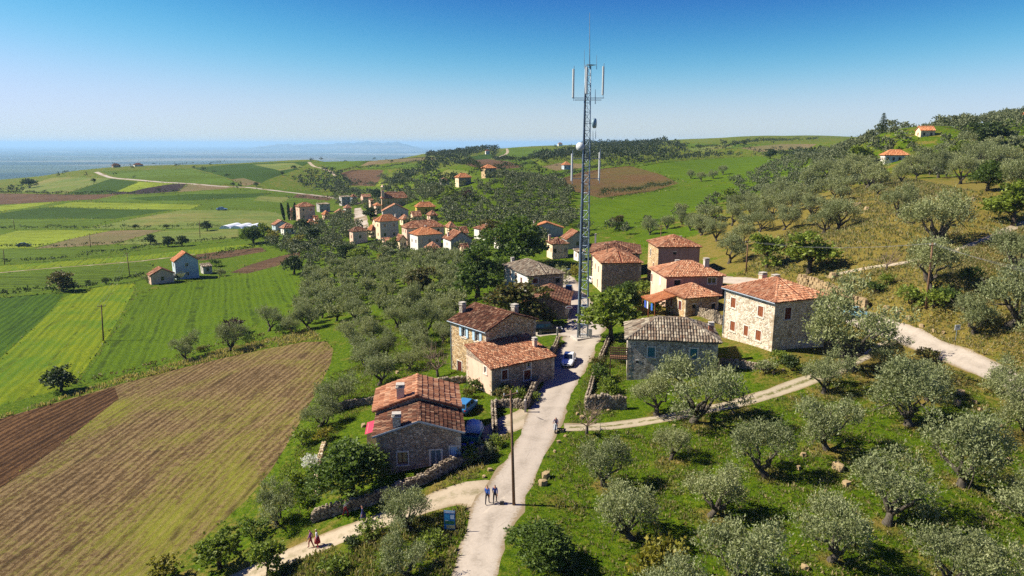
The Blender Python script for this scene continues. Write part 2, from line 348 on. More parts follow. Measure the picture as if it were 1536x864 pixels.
FIELDS = [  # (material, label, picture outline)
 ('stubble', 'stubble field with straw rows and weeds beside the dirt track', [(0,628),(90,602),(180,576),(260,555),(330,538),(400,523),(455,513),(490,512),(500,524),(496,545),(480,578),(458,618),(430,668),(405,708),(372,748),(330,786),(285,822),(235,862),(190,900),(0,930),(-160,900),(-160,680)]),
 ('ploughed', 'dark ploughed wedge of soil along the grassy bank', [(0,629),(90,603),(172,581),(178,598),(140,628),(90,668),(40,705),(0,732),(-120,800),(-160,680)]),
 ('lush', 'deep bright green crop field below the small blue house', [(112,577),(140,545),(172,500),(205,442),(250,430),(300,421),(360,412),(415,400),(432,408),(447,428),(446,450),(425,476),(395,487),(345,498),(300,515),(265,535),(200,556),(150,570)]),
 ('lime', 'yellow-green striped crop strip with a lone utility pole', [(0,608),(105,580),(132,548),(165,500),(200,440),(203,425),(165,428),(120,436),(98,445),(62,482),(0,538),(-120,640)]),
 ('deep', 'dark green wedge of crop below a low bank', [(0,447),(55,442),(96,440),(94,446),(60,482),(0,536),(-160,660),(-160,460)]),
 ('green', 'flat green field in front of the hedge line', [(0,411),(100,404),(215,393),(232,398),(222,410),(200,418),(120,430),(50,438),(0,444),(-200,460),(-200,425)]),
 ('lime', 'bright lime strip between two dark hedge lines', [(0,399),(110,391),(221,382),(320,371),(365,367),(390,369),(345,376),(292,382),(182,393),(80,401),(0,408),(-200,422),(-200,412)]),
 ('green', 'green field with small bushes along its hedge', [(0,374),(120,370),(234,367),(250,369),(190,377),(130,385),(60,391),(0,396),(-200,408),(-200,384)]),
 ('yellowgreen', 'vivid lime field with a car on its edge', [(0,353),(26,346),(90,345),(165,346),(112,357),(47,372),(0,373),(-150,376),(-150,357)]),
 ('tan', 'bare tan field narrowing between green ones', [(167,346),(205,345),(245,345),(205,356),(172,366),(110,370),(52,373),(112,357)]),
 ('paleg', 'pale green field by three round trees', [(245,346),(300,344),(357,344),(359,356),(300,362),(234,367),(175,367),(205,357)]),
 ('paleg', 'wide dry green field in front of the greenhouse', [(130,343),(200,328),(273,315),(330,315),(400,316),(432,324),(405,341),(330,342),(260,343)]),
 ('green', 'broad green field with straight far edge', [(0,330),(90,329),(172,329),(146,338),(127,343),(0,343),(-200,344),(-200,331)]),
 ('darkgreen', 'dark green strip under the lime band', [(0,320),(35,315),(70,311),(160,312),(260,315),(172,328),(90,328),(0,329),(-200,331),(-200,328)]),
 ('yellowgreen', 'thin lime band between dark green crops', [(73,310),(109,303),(200,305),(302,307),(286,314),(182,314)]),
 ('green', 'long green field below the pale far road', [(130,302),(180,296),(234,291),(320,286),(420,283),(480,289),(495,300),(420,314),(288,314),(304,307),(200,304)]),
 ('darkgreen', 'dark stripe of crop across the long field', [(190,297),(290,291),(410,290),(380,296),(280,301),(220,301)]),
 ('yellowgreen', 'yellow-green strip by the brown track field', [(0,309),(45,305),(86,303),(45,311),(0,317),(-200,327),(-200,318)]),
 ('brown', 'long brown fallow strip on the valley side', [(0,290),(65,291),(120,292),(182,291),(143,299),(70,303),(0,307),(-200,315),(-200,294)]),
 ('purple', 'dark purple-brown fallow wedge below the far road', [(158,291),(196,284),(234,278),(281,275),(268,287),(215,291)]),
 ('tan', 'pinkish bare strip beside the dark fallow', [(281,277),(320,278),(351,280),(338,283),(268,288)]),
 ('paleg', 'pale green slope on the far left hill', [(26,287),(50,276),(78,266),(120,266),(165,268),(104,290)]),
 ('darkgreen', 'dark green slope beside the far road', [(94,292),(130,280),(167,268),(208,273),(175,288),(156,291)]),
 ('yellowgreen', 'small light wedge on the far slope', [(175,287),(208,273),(262,275),(220,282),(193,288)]),
 ('green', 'green field on the crest of the far hill', [(151,257),(215,255),(284,253),(333,265),(366,279),(290,275),(208,270),(170,264)]),
 ('darkgreen', 'dark green field on the far ridge', [(288,252),(345,247),(400,244),(470,242),(440,256),(400,270),(392,275),(375,278),(336,265)]),
 ('tan', 'narrow tan wedge on the far ridge', [(346,269),(365,267),(392,275),(366,279)]),
 ('paleg', 'pale stripe on the far ridge crest', [(380,247),(440,244),(455,250),(420,256)]),
 ('green', 'striped field on the ridge before the plain', [(472,243),(540,238),(620,231),(640,238),(560,246),(500,255)]),
 ('tan', 'dry brown stripe along the ridge top', [(560,238),(622,231),(657,239),(600,243),(540,249)]),
 ('green', 'thin green strip over the brown valley field', [(532,253),(590,247),(633,244),(633,252),(580,253)]),
 ('brown', 'striped brown field in the valley', [(510,260),(527,255),(575,255),(570,268),(563,279),(527,278)]),
 ('yellowgreen', 'small yellow field in the valley', [(563,274),(576,272),(586,278),(562,280)]),
 ('green', 'green valley field behind the village', [(514,286),(527,280),(586,280),(576,288),(542,293)]),
 ('green', 'green patch beside the wooded slope', [(613,270),(635,260),(636,274),(615,276)]),
 ('paleg', 'small pale field beside the village road', [(380,301),(389,294),(436,296),(425,304)]),
 ('brown', 'brown strip beside the village road', [(438,296),(446,291),(500,294),(493,301)]),
 ('brown', 'brown ploughed strip below the olive slope', [(345,409),(372,398),(405,388),(451,377),(450,386),(415,399),(372,410)]),
 ('brown', 'brown strip beside the farm track', [(292,382),(340,376),(392,371),(400,377),(345,386),(300,391)]),
 ('brown', 'rounded brown field on the middle hill', [(690,246),(708,241),(728,238),(765,242),(786,251),(735,255)]),
 ('green', 'green field with a pale track on the far hill', [(742,239),(750,230),(762,222),(800,222),(838,225),(843,229),(791,236),(809,248),(786,251),(765,243)]),
 ('lush', 'bright green slope beside the lone hill house', [(812,260),(840,254),(874,256),(861,263),(820,271)]),
 ('hillbrown', 'brown ploughed field on the hill behind the tower', [(833,270),(874,258),(910,252),(945,249),(992,262),(1018,275),(978,287),(900,297),(861,287)]),
 ('lush', 'long bright green meadow curving behind the village', [(856,318),(900,302),(973,289),(1040,283),(1120,272),(1200,262),(1215,270),(1130,290),(1060,310),(1000,330),(940,345),(880,336)]),
 ('lush', 'vivid green field under the wooded ridge', [(958,249),(1000,243),(1040,240),(1140,234),(1200,248),(1210,258),(1100,272),(1030,274)]),
 ('green', 'far green field on the skyline', [(1013,213),(1100,208),(1225,205),(1225,210),(1100,222),(1040,224)]),
 ('paleg', 'pale pasture on the slope beside the far woods', [(655,262),(672,254),(700,256),(708,264),(680,268)]),
 ('tan', 'dry tan pasture below the far woods', [(812,250),(840,244),(880,246),(872,252),(835,256)]),
 ('darkgreen', 'dark green crop on the far centre slope', [(700,236),(728,231),(742,232),(736,238),(715,240)]),
 ('yellowgreen', 'light green strip on the far skyline', [(846,222),(862,218),(876,219),(866,224)]),
 ('paleg', 'pale field on the skyline behind the ridge field', [(1020,224),(1085,216),(1100,219),(1060,228)]),
 ('tan', 'tan patch on the skyline slope', [(1110,222),(1190,214),(1225,214),(1215,222),(1140,228)]),
 ('lush', 'green strip of field below the olive rows', [(950,352),(1000,342),(1040,340),(1050,350),(1010,362),(975,372),(955,368)]),
]
def smooth_line(pts, step=1.0, widths=None):
    pts = np.array(pts, float); n = len(pts); out = []; ws = []
    for i in range(n - 1):
        p0, p1, p2, p3 = pts[max(i - 1, 0)], pts[i], pts[i + 1], pts[min(i + 2, n - 1)]
        m = max(2, int(np.linalg.norm(p2 - p1) / step))
        for k in range(m):
            t = k / m
            out.append(.5 * ((2 * p1) + (-p0 + p2) * t + (2 * p0 - 5 * p1 + 4 * p2 - p3) * t * t + (-p0 + 3 * p1 - 3 * p2 + p3) * t ** 3))
            if widths: ws.append(widths[i] * (1 - t) + widths[i + 1] * t)
    out.append(pts[-1]); 
    if widths: ws.append(widths[-1])
    return np.array(out), np.array(ws)
ROADS = [ # name, label, material, picture centre line, widths in metres
 ('dirt_track', 'pale dirt track with a grassy middle below the olive orchard houses', 'track', [(846,641),(900,640),(960,633),(1040,618),(1100,606),(1150,592),(1195,576),(1250,556),(1300,532),(1335,512)], [2.2,2.0,2.0,2.0,2.0,2.2,2.2,2.0,1.9,1.9]),
 ('dirt_path', 'pale dirt path running down beside the stubble field', 'dirt', [(752,748),(715,738),(680,742),(640,757),(600,770),(560,785),(510,804),(470,820),(400,850),(330,884),(240,940)], [5.5,5,3.6,2.8,2.6,2.6,2.6,2.6,2.6,2.6,2.6]),
 ('yard', 'dusty yard between the front house and the village road', 'dirt', [(800,622),(770,632),(745,645),(716,655)], [5,4.4,3.6,3.2]),
 ('road', 'cracked pale village road running past the lattice tower', 'asphalt', [(690,960),(703,890),(712,860),(728,800),(748,755),(776,710),(797,670),(815,630),(832,590),(848,560),(862,530),(874,505),(878,485),(872,462),(863,445),(853,432),(846,418),(838,404)], [3.4,3.4,3.4,3.5,4.4,3.7,3.7,4.2,4.4,4.8,5.6,6.4,6.6,5.2,4.8,5,5,3]),
 ('yard', 'pale gravel forecourt where the black car is parked', 'asphalt', [(868,500),(845,497),(815,499),(800,502)], [5.5,4.5,4,4]),
 ('road', 'pale road curving up the hillside past the white sign', 'asphalt', [(1070,418),(1110,421),(1150,427),(1192,440),(1235,459),(1290,479),(1340,497),(1400,520),(1460,545),(1520,572),(1600,612),(1700,668)], [3.8,3.8,3.8,3.8,3.6,3.6,3.6,3.6,3.6,3.7,3.7,3.8]),
 ('hill_path', 'narrow earth path climbing the dry hillside', 'dirt', [(1240,416),(1262,410),(1300,402),(1350,395),(1400,384),(1440,373),(1470,362),(1536,335),(1600,310)], [1.0,1.2,1.3,1.3,1.3,1.4,1.4,1.6,1.6]),
 ('village_road', 'pale concrete road entering the village by the church', 'asphalt', [(548,352),(543,338),(540,325),(537,312)], [5,6.5,6.5,5]),
 ('far_road', 'white road winding over the far fields', 'asphalt', [(144,258),(156,263),(180,268),(230,272),(290,276),(340,280),(370,281),(430,288),(490,295),(520,301),(540,306)], [5,5,5,5,5,5,5,5,5,5,5]),
 ('far_track', 'pale track between the ridge fields', 'dirt', [(463,243),(470,249),(485,253),(497,258),(503,264)], [4,4,4,4,3]),
 ('far_track', 'pale track climbing the far green hill', 'dirt', [(742,238),(752,234),(761,229),(760,223)], [4,4,4,4]),
 ('farm_track', 'earth farm track along the hedge of the valley', 'dirt', [(0,409),(80,402),(182,394),(240,388),(292,381)], [1.6,1.6,1.6,1.6,1.6]),
]
REG = []     # (name, label, material, world outline)
GM = {'asphalt': road_mat('worn_asphalt', L(162, 151, 137), L(124, 114, 101)), 'track': road_mat('two_rut_track', L(158, 146, 124), L(122, 108, 84), .85),
      'dirt': road_mat('pale_dirt', L(162, 148, 126), L(124, 110, 88), .3)}
def project_outline(px):
    px = np.array(px, float); out = []
    for i in range(len(px)):
        a, b_ = px[i], px[(i + 1) % len(px)]
        m = max(1, int(np.linalg.norm(b_ - a) / 14))
        for k in range(m):
            q = a + (b_ - a) * k / m
            h = hit(q[0], max(q[1], 216))
            if h is not None and h[1] < 2500: out.append(h[:2])
    return np.array(out)
for k_, lab_, px_ in FIELDS: REG.append(('field', lab_, FM[k_], project_outline(px_), None))
for nm_, lab_, mk_, px_, wd_ in ROADS:
    c_ = []; w2_ = []
    for q_, w_ in zip(px_, wd_):
        h_ = hit(*q_)
        if h_ is not None: c_.append(h_[:2]); w2_.append(w_)
    far_ = np.mean([p[1] for p in c_])
    ln_, ww_ = smooth_line(c_, .9 if far_ < 150 else 8.0, w2_)
    tg_ = np.gradient(ln_, axis=0); tg_ /= np.linalg.norm(tg_, axis=1)[:, None] + 1e-9
    nr_ = np.stack([-tg_[:, 1], tg_[:, 0]], 1)
    q_ = np.arange(len(ln_)); j1_ = 1 + rng.normal(0, .045, len(ln_)) + .07 * np.sin(q_ * .33 + 1) + .05 * np.sin(q_ * .91); j2_ = 1 + rng.normal(0, .045, len(ln_)) + .07 * np.sin(q_ * .29 + 4) + .05 * np.sin(q_ * .83 + 2)
    ol_ = np.concatenate([ln_ + nr_ * (ww_ / 2 * j1_)[:, None], (ln_ - nr_ * (ww_ / 2 * j2_)[:, None])[::-1]])
    REG.append((nm_, lab_, GM[mk_], ol_, (ln_, ww_)))
def inside(pts, poly):
    x, y = pts[:, 0], pts[:, 1]; r = np.zeros(len(pts), bool)
    bb = (x > poly[:, 0].min()) & (x < poly[:, 0].max()) & (y > poly[:, 1].min()) & (y < poly[:, 1].max())
    if not bb.any(): return r
    xs, ys = x[bb], y[bb]; c = np.zeros(len(xs), bool); j = len(poly) - 1
    for i in range(len(poly)):
        xi, yi, xj, yj = poly[i][0], poly[i][1], poly[j][0], poly[j][1]
        if yi != yj: c ^= ((yi > ys) != (yj > ys)) & (xs < (xj - xi) * (ys - yi) / (yj - yi) + xi)
        j = i
    r[bb] = c; return r
# sheet vertices: rows growing with distance, columns by bearing
_ts = np.linspace(-1.45, 1.45, 190); _ys = [20.0]
while _ys[-1] < 1400: _ys.append(_ys[-1] * 1.0165)
while _ys[-1] < 46000: _ys.append(_ys[-1] * 1.06)
_gl = np.array([(t, math.log(y)) for y in _ys for t in _ts])
vin = [Vector(p) for p in _gl]; ein = []
for r_ in REG:
    k0 = len(vin); pl = r_[3]
    for p in pl: vin.append(Vector((p[0] / p[1], math.log(p[1]))))
    ein += [(k0 + i, k0 + (i + 1) % len(pl)) for i in range(len(pl))]
for r_ in REG:                            # inner rows of points along the roads, so that wheel tracks and verges follow them
    if r_[4] is None: continue
    l_, w_ = r_[4]; t_ = np.gradient(l_, axis=0); t_ /= np.linalg.norm(t_, axis=1)[:, None] + 1e-9; n_ = np.stack([-t_[:, 1], t_[:, 0]], 1)
    for k_ in (-.78, -.48, -.2, 0, .2, .48, .78):
        for q in l_ + n_ * (w_ / 2 * k_)[:, None]: vin.append(Vector((q[0] / q[1], math.log(q[1]))))
_o = delaunay_2d_cdt(vin, ein, [], 0, 1e-7, False)
cv = np.array([tuple(v) for v in _o[0]]); cf = np.array([f for f in _o[2] if len(f) == 3])
gy = np.exp(cv[:, 1]); gx = cv[:, 0] * gy; gz = H(gx, gy)
GV = np.stack([gx, gy, gz], 1); cen = GV[cf].mean(1)[:, :2]
who = np.full(len(cf), -1)
for i_, r_ in enumerate(REG): who[inside(cen, r_[3])] = i_
farm = cen[:, 1] > np.where(cen[:, 0] / cen[:, 1] < -.1, 1650, 2300)
who[(who < 0) & farm] = -2
def dryness(x, y):
    def blob(cx, cy, rx, ry): return np.exp(-((x - cx) / rx) ** 2 - ((y - cy) / ry) ** 2)
    d = .10 + 1.0 * blob(75, 140, 38, 60) + .7 * blob(62, 100, 22, 16) + .55 * blob(52, 84, 20, 14) + .5 * blob(30, 120, 12, 25) + .35 * blob(-6, 56, 8, 6) + .35 * blob(-24, 55, 12, 10) + .3 * blob(120, 240, 80, 90) + .45 * blob(100, 185, 45, 45)
    for q in TRUNKS: d = d + .75 * np.exp(-((x - q[0]) ** 2 + (y - q[1]) ** 2) / 1.6)
    return d + .28 * _ss(350, 700, y)
def sub(name, sel, mat, label, strip=None):
    f = cf[sel]; u, inv = np.unique(f, return_inverse=True); v = GV[u]; f = inv.reshape(f.shape)
    me = bpy.data.meshes.new(name); me.vertices.add(len(v)); me.vertices.foreach_set('co', v.ravel())
    me.loops.add(f.size); me.loops.foreach_set('vertex_index', f.ravel())
    me.polygons.add(len(f)); me.polygons.foreach_set('loop_start', np.arange(0, f.size, 3)); me.polygons.foreach_set('loop_total', np.full(len(f), 3))
    me.polygons.foreach_set('use_smooth', np.ones(len(f), bool)); me.update(calc_edges=True); me.validate()
    if me.polygons and me.polygons[0].normal.z < 0: me.flip_normals()
    a = me.attributes.new('dry', 'FLOAT', 'POINT'); a.data.foreach_set('value', dryness(v[:, 0], v[:, 1]).astype(np.float32))
    if strip is not None:
        ln, ww = strip; ac = np.zeros(len(v))
        for i in range(len(v)):
            dd = np.hypot(ln[:, 0] - v[i, 0], ln[:, 1] - v[i, 1]); k = int(dd.argmin()); ac[i] = dd[k] / (ww[k] / 2 + 1e-6)
        b = me.attributes.new('across', 'FLOAT', 'POINT'); b.data.foreach_set('value', ac.astype(np.float32))
    return tag(link(name, me, mat), label, name.split('_')[-1], None, 'structure')
TRUNKS = [hit(q[0], q[1])[:2] for q in OL_ORCH]
MEADOW = meadow_mat()
sub('ground', who == -1, MEADOW, 'rolling grassy ground with dry patches between the fields', None)
sub('plain', who == -2, plain_mat(), 'hazy blue plain of tiny fields reaching the horizon')
for i_, r_ in enumerate(REG):
    if (who == i_).any(): sub(r_[0], who == i_, r_[2], r_[1], r_[4])
# ribbon roads need the centre line among their vertices: insert it as wheel-track detail
# ---------------------------------------------------------------- far mountains
def mountain(x0, x1, Y, tops, label):
    mb = MB(); n = 70; prof = np.interp(np.linspace(0, 1, n), *zip(*tops)); rows = []
    for r, (dy, k) in enumerate(((-2600, 0), (-1500, .45), (0, 1), (2600, 0))):
        rows.append([((x0 + (x1 - x0) * i / (n - 1)) / FPX * (Y + dy), Y + dy, PLAIN + (prof[i] * k) * (1 + .07 * math.sin(i * 1.7 + r) + .05 * math.sin(i * .6 + 2 * r))) for i in range(n)])
    mb.add([p for r in rows for p in r], [(r * n + i, r * n + i + 1, (r + 1) * n + i + 1, (r + 1) * n + i) for r in range(3) for i in range(n - 1)])
    b = NB('far_hills_cover'); k = b.ramp(b.noise(b.pos(), .001, 5), [(.4, (.05, .07, .04)), (.6, (.16, .15, .09))])
    o = mb.build('mountains', b.done(b.bsdf(k, 1, None, 0)), None, True)
    tag(o, label, 'mountains', None, 'structure')
mountain(-400, -128, 24000, [(0, 0), (.12, 130), (.2, 205), (.3, 190), (.45, 196), (.6, 250), (.68, 282), (.75, 265), (.86, 255), (.95, 120), (1, 0)], 'low blue mountains fading into haze beyond the plain')
# ---------------------------------------------------------------- houses: materials
def stone_mat(name, tones, mortar, scale=2.6, bump=.06, grime=(.10, .09, .07)):
    b = NB(name); p = b.obj()
    w = b.n('Mix', {0: .10, 4: p, 5: b.n('TexNoise', {'Vector': p, 'Scale': 2.2, 'Detail': 2}).outputs[1]}, data_type='VECTOR').outputs[1]
    q = b.map(w, scale=(1, 1, 1.55))
    v = b.n('TexVoronoi', {'Vector': q, 'Scale': scale, 'Randomness': .9}); e = b.n('TexVoronoi', {'Vector': q, 'Scale': scale, 'Randomness': .9}, feature='DISTANCE_TO_EDGE').outputs[0]
    r = b.n('SeparateColor', {'Color': v.outputs['Color']}).outputs[0]
    n = len(tones); k = b.ramp(r, [((i + .5) / n, t) for i, t in enumerate(tones)])
    fine = b.noise(p, 9, 5, .7); big = b.noise(p, .45, 5, .65, .5)
    k = b.mix(.35, k, b.ramp(fine, [(.3, .6), (.7, 1.3)]), 'MULTIPLY')
    m = b.ramp(b.math('ADD', e, b.math('MULTIPLY', b.math('SUBTRACT', fine, .5), .05)), [(.015, 1.0), (.06, 0.0)])
    k = b.mix(b.math('MULTIPLY', m, .8), k, mortar)
    gap = b.math('MULTIPLY', b.ramp(e, [(.0, 1.0), (.03, 0.0)]), b.ramp(b.noise(p, 1.3, 4), [(.44, 0.0), (.56, .9)]))
    k = b.mix(gap, k, tuple(x * .28 for x in mortar))
    k = b.mix(b.ramp(big, [(.5, 0.0), (.72, .5)]), k, tuple(x * 1.25 for x in mortar))
    k = b.mix(b.ramp(b.noise(b.map(p, scale=(1.5, 1.5, .35)), .8, 6, .7), [(.56, 0.0), (.74, .55)]), k, grime)
    h = b.math('ADD', b.ramp(e, [(0, 0.0), (.10, 1.0)]), b.math('MULTIPLY', fine, .5))
    return b.done(b.bsdf(k, .92, b.bump(h, bump), .15))
def plaster_mat(name, col, stain=(.25, .22, .18), st=.5):
    b = NB(name); p = b.obj()
    n1 = b.noise(p, .5, 6, .65, .4); n2 = b.noise(b.map(p, scale=(2.2, 2.2, .25)), .9, 6, .7); n3 = b.noise(p, 12, 4)
    k = b.ramp(n1, [(.3, tuple(x * .80 for x in col)), (.65, col)])
    k = b.mix(b.ramp(n2, [(.5, 0.0), (.72, st)]), k, stain)
    return b.done(b.bsdf(k, .9, b.bump(n3, .012), .2))
def tile_mat(name, tones, lichen, amt=.5):
    b = NB(name); p = b.obj()
    r = b.n('NewGeometry').outputs['Random Per Island']; n = len(tones)
    k = b.ramp(r, [((i + .5) / n, t) for i, t in enumerate(tones)])
    big = b.noise(p, .55, 5, .65, .5); fine = b.noise(p, 14, 4, .7)
    k = b.mix(b.math('MULTIPLY', b.ramp(b.math('ADD', big, b.math('MULTIPLY', b.math('SUBTRACT', fine, .5), .5)), [(.46, 0.0), (.66, 1.0)]), amt), k, lichen)
    k = b.mix(.4, k, b.ramp(fine, [(.3, .6), (.7, 1.3)]), 'MULTIPLY')
    return b.done(b.bsdf(k, .85, b.bump(fine, .01), .2))
ST = {
 'warm': stone_mat('warm_stone', [L(150, 118, 82), L(196, 162, 116), L(214, 184, 140), L(172, 138, 98), L(226, 204, 168)], L(206, 180, 140), 3.8),
 'grey': stone_mat('grey_brown_stone', [L(124, 108, 94), L(178, 156, 134), L(148, 122, 100), L(202, 184, 162), L(136, 126, 116)], L(182, 164, 144), 4.2),
 'pale': stone_mat('pale_stone', [L(176, 158, 134), L(222, 208, 184), L(198, 182, 158), L(236, 224, 204), L(160, 140, 112)], L(228, 214, 190), 3.6),
 'cool': stone_mat('cool_grey_stone', [L(134, 124, 112), L(192, 180, 164), L(158, 146, 132), L(212, 202, 186), L(118, 104, 90)], L(202, 190, 172), 3.8),
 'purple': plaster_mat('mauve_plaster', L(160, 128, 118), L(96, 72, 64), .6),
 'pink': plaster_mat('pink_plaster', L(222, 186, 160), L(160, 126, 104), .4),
 'cream': plaster_mat('cream_plaster', L(232, 208, 170), L(160, 140, 110), .4),
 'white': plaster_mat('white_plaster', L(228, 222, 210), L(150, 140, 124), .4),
 'bluewhite': plaster_mat('pale_blue_plaster', L(182, 196, 200), L(110, 118, 120), .5),
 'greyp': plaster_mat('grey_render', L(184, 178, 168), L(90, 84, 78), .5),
 'ochre': plaster_mat('ochre_plaster', L(206, 178, 84), L(130, 110, 60), .4),
}
def Tt(r, g, b): m = (r + g + b) / 3; return L(r * .76 + m * .24, g * .80 + m * .23, b * .78 + m * .22, .84)
TM = {
 'red': tile_mat('red_tiles', [Tt(150, 84, 56), Tt(190, 108, 72), Tt(206, 128, 88), Tt(134, 72, 50), Tt(222, 158, 120), Tt(170, 92, 60)], Tt(112, 74, 56), .45),
 'old': tile_mat('old_brown_tiles', [Tt(104, 60, 44), Tt(150, 84, 58), Tt(122, 68, 48), Tt(172, 104, 74), Tt(92, 56, 44), Tt(196, 140, 106)], Tt(84, 58, 46), .55),
 'bright': tile_mat('bright_orange_tiles', [Tt(206, 124, 84), Tt(226, 146, 104), Tt(190, 106, 70), Tt(234, 168, 128), Tt(170, 96, 66)], Tt(150, 92, 66), .35),
 'grey': tile_mat('weathered_grey_tiles', [Tt(124, 100, 84), Tt(152, 128, 108), Tt(178, 154, 132), Tt(108, 86, 72), Tt(198, 176, 152), Tt(142, 106, 84)], Tt(98, 82, 70), .4),
 'orange': tile_mat('new_orange_tiles', [Tt(224, 128, 74), Tt(210, 112, 64), Tt(232, 144, 92)], Tt(190, 110, 70), .25),
}
DECK = {k: plain('deck_' + k, L(*c), .9, .3) for k, c in dict(red=(112, 62, 44), old=(80, 48, 38), bright=(130, 76, 54), grey=(84, 72, 64), orange=(160, 84, 52)).items()}
M_WOOD = plain('brown_shutter', L(128, 72, 42), .75, .3, 6); M_DWOOD = plain('dark_red_shutter', L(92, 40, 34), .75, .3, 6)
M_TEAL = plain('teal_shutter', L(40, 104, 112), .6, .25, 6); M_WHITE = plain('white_paint', L(226, 226, 222), .6, .1, 4)
M_LBLUE = plain('light_blue_shutter', L(176, 200, 214), .6, .12, 5)
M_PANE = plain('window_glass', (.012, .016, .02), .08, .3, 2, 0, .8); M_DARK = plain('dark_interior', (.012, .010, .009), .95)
M_SURR = plain('stone_surround', L(206, 196, 180), .85, .2, 5); M_CURT = plain('pale_curtain', L(196, 168, 110), .9, .25, 9); M_BCURT = plain('blue_grey_curtain', L(92, 110, 122), .8, .3, 9)
M_GUT = plain('grey_gutter', L(150, 162, 172), .5, .2, 4, .3); M_CAP = plain('concrete', L(176, 168, 156), .9, .25, 3)
M_BRICK = stone_mat('chimney_brick', [L(150, 84, 60), L(178, 104, 76), L(128, 76, 58)], L(180, 160, 140), 6, .02)
# ---------------------------------------------------------------- houses: builder
def ray_plane(px, py, O, N):
    d = np.array(ray(px, py)); o = np.array((0, 0, CZ)); return o + d * (((O - o) @ N) / (d @ N))
def tiles_on(mb, O, U, V, N, poly, pitch, ln, rs):
    """rows of barrel tiles on one roof plane; poly = convex outline in (u, v), v up the slope"""
    poly = np.array(poly); u0, u1 = poly[:, 0].min(), poly[:, 0].max(); nc = max(1, int((u1 - u0) / pitch))
    ph = rs.random() * 6; sag = lambda a, b: .035 * (1 + math.sin(a * .9 + ph) * math.sin(b * .8 + 2 * ph)) + .02 * math.sin(a * 2.7 + b * 1.3 + ph)
    pu = (u1 - u0) / nc; arc = [(math.cos(a), math.sin(a)) for a in np.linspace(math.pi, 0, 5)]
    for i in range(nc):
        u = u0 + (i + .5) * pu; vs = []
        for k in range(len(poly)):
            a, b = poly[k], poly[(k + 1) % len(poly)]
            if (a[0] - u) * (b[0] - u) < 0: vs.append(a[1] + (b[1] - a[1]) * (u - a[0]) / (b[0] - a[0]))
        if len(vs) < 2: continue
        lo, hi = min(vs), max(vs); v = lo - .04; drift = rs.uniform(-.02, .02)
        while v < hi - .08:
            e = min(v + ln * 1.12, hi + .02)
            if rs.random() > .004:
                du = rs.gauss(0, .012) + drift; dv = rs.gauss(0, .018); tw = rs.gauss(0, .02); lift = abs(rs.gauss(0, .012)); r0 = pu * .45; r1 = pu * .37
                vv = []
                for (vq, r, z) in ((v + dv, r0, .045 + lift), (e + dv, r1, .015)):
                    for c, s in arc:
                        uu = u + du + c * r + (tw if vq > v + .1 else 0)
                        p = O + U * uu + V * vq + N * (s * r * .95 + z - .03 + sag(uu, vq))
                        vv.append(p)
                mb.add(vv, [(k, k + 1, 6 + k, 5 + k) for k in range(4)] + [(0, 4, 3, 2, 1)])
            v += ln
def ridge_tiles(mb, a, b, r, ln, rs):
    a, b = np.array(a, float), np.array(b, float); d = b - a; n = max(1, int(np.linalg.norm(d) / ln)); t = d / np.linalg.norm(d)
    s = np.cross(t, (0, 0, 1)); s /= np.linalg.norm(s) + 1e-9; up = np.cross(s, t)
    for i in range(n):
        p0 = a + d * (i - .04) / n; p1 = a + d * (i + 1.06) / n; j = rs.gauss(0, .012); vv = []
        for p, q, z in ((p0, r, .05), (p1, r * .86, .02)):
            for ang in np.linspace(math.pi, 0, 5): vv.append(p + s * (math.cos(ang) * q + j) + up * (math.sin(ang) * q * .8 + z - .03))
        mb.add(vv, [(k, 5 + k, 6 + k, k + 1) for k in range(4)] + [(0, 1, 2, 3, 4)])
def wall_face(mb, O, D, Nn, ln, z0, z1, holes, depth):
    """one wall with real window openings; Nn points outwards"""
    us = sorted({0.0, ln} | {h[0] for h in holes} | {h[1] for h in holes}); zs = sorted({z0, z1} | {h[2] for h in holes} | {h[3] for h in holes})
    P = lambda u, z, d=0.0: tuple(np.array(O) + np.array(D) * u + np.array((0, 0, z)) - np.array(Nn) * d)
    for i in range(len(us) - 1):
        for j in range(len(zs) - 1):
            a, b, c, d = us[i], us[i + 1], zs[j], zs[j + 1]
            if any(h[0] - 1e-6 <= a and b <= h[1] + 1e-6 and h[2] - 1e-6 <= c and d <= h[3] + 1e-6 for h in holes): continue
            mb.add([P(a, c), P(b, c), P(b, d), P(a, d)], [(0, 1, 2, 3)])
    for a, b, c, d in holes:
        mb.add([P(a, c), P(b, c), P(b, d), P(a, d), P(a, c, depth), P(b, c, depth), P(b, d, depth), P(a, d, depth)], [(0, 4, 5, 1), (1, 5, 6, 2), (2, 6, 7, 3), (3, 7, 4, 0)])
STY = {'shut': ('shutter', M_WOOD), 'dshut': ('shutter', M_DWOOD), 'teal': ('shutter', M_TEAL), 'white': ('shutter', M_WHITE), 'glass': None, 'dark': None, 'curtain': None, 'bcurtain': None, 'door': ('leaf', M_DWOOD), 'bluedoor': ('leaf', M_LBLUE), 'open': None, 'small': None}
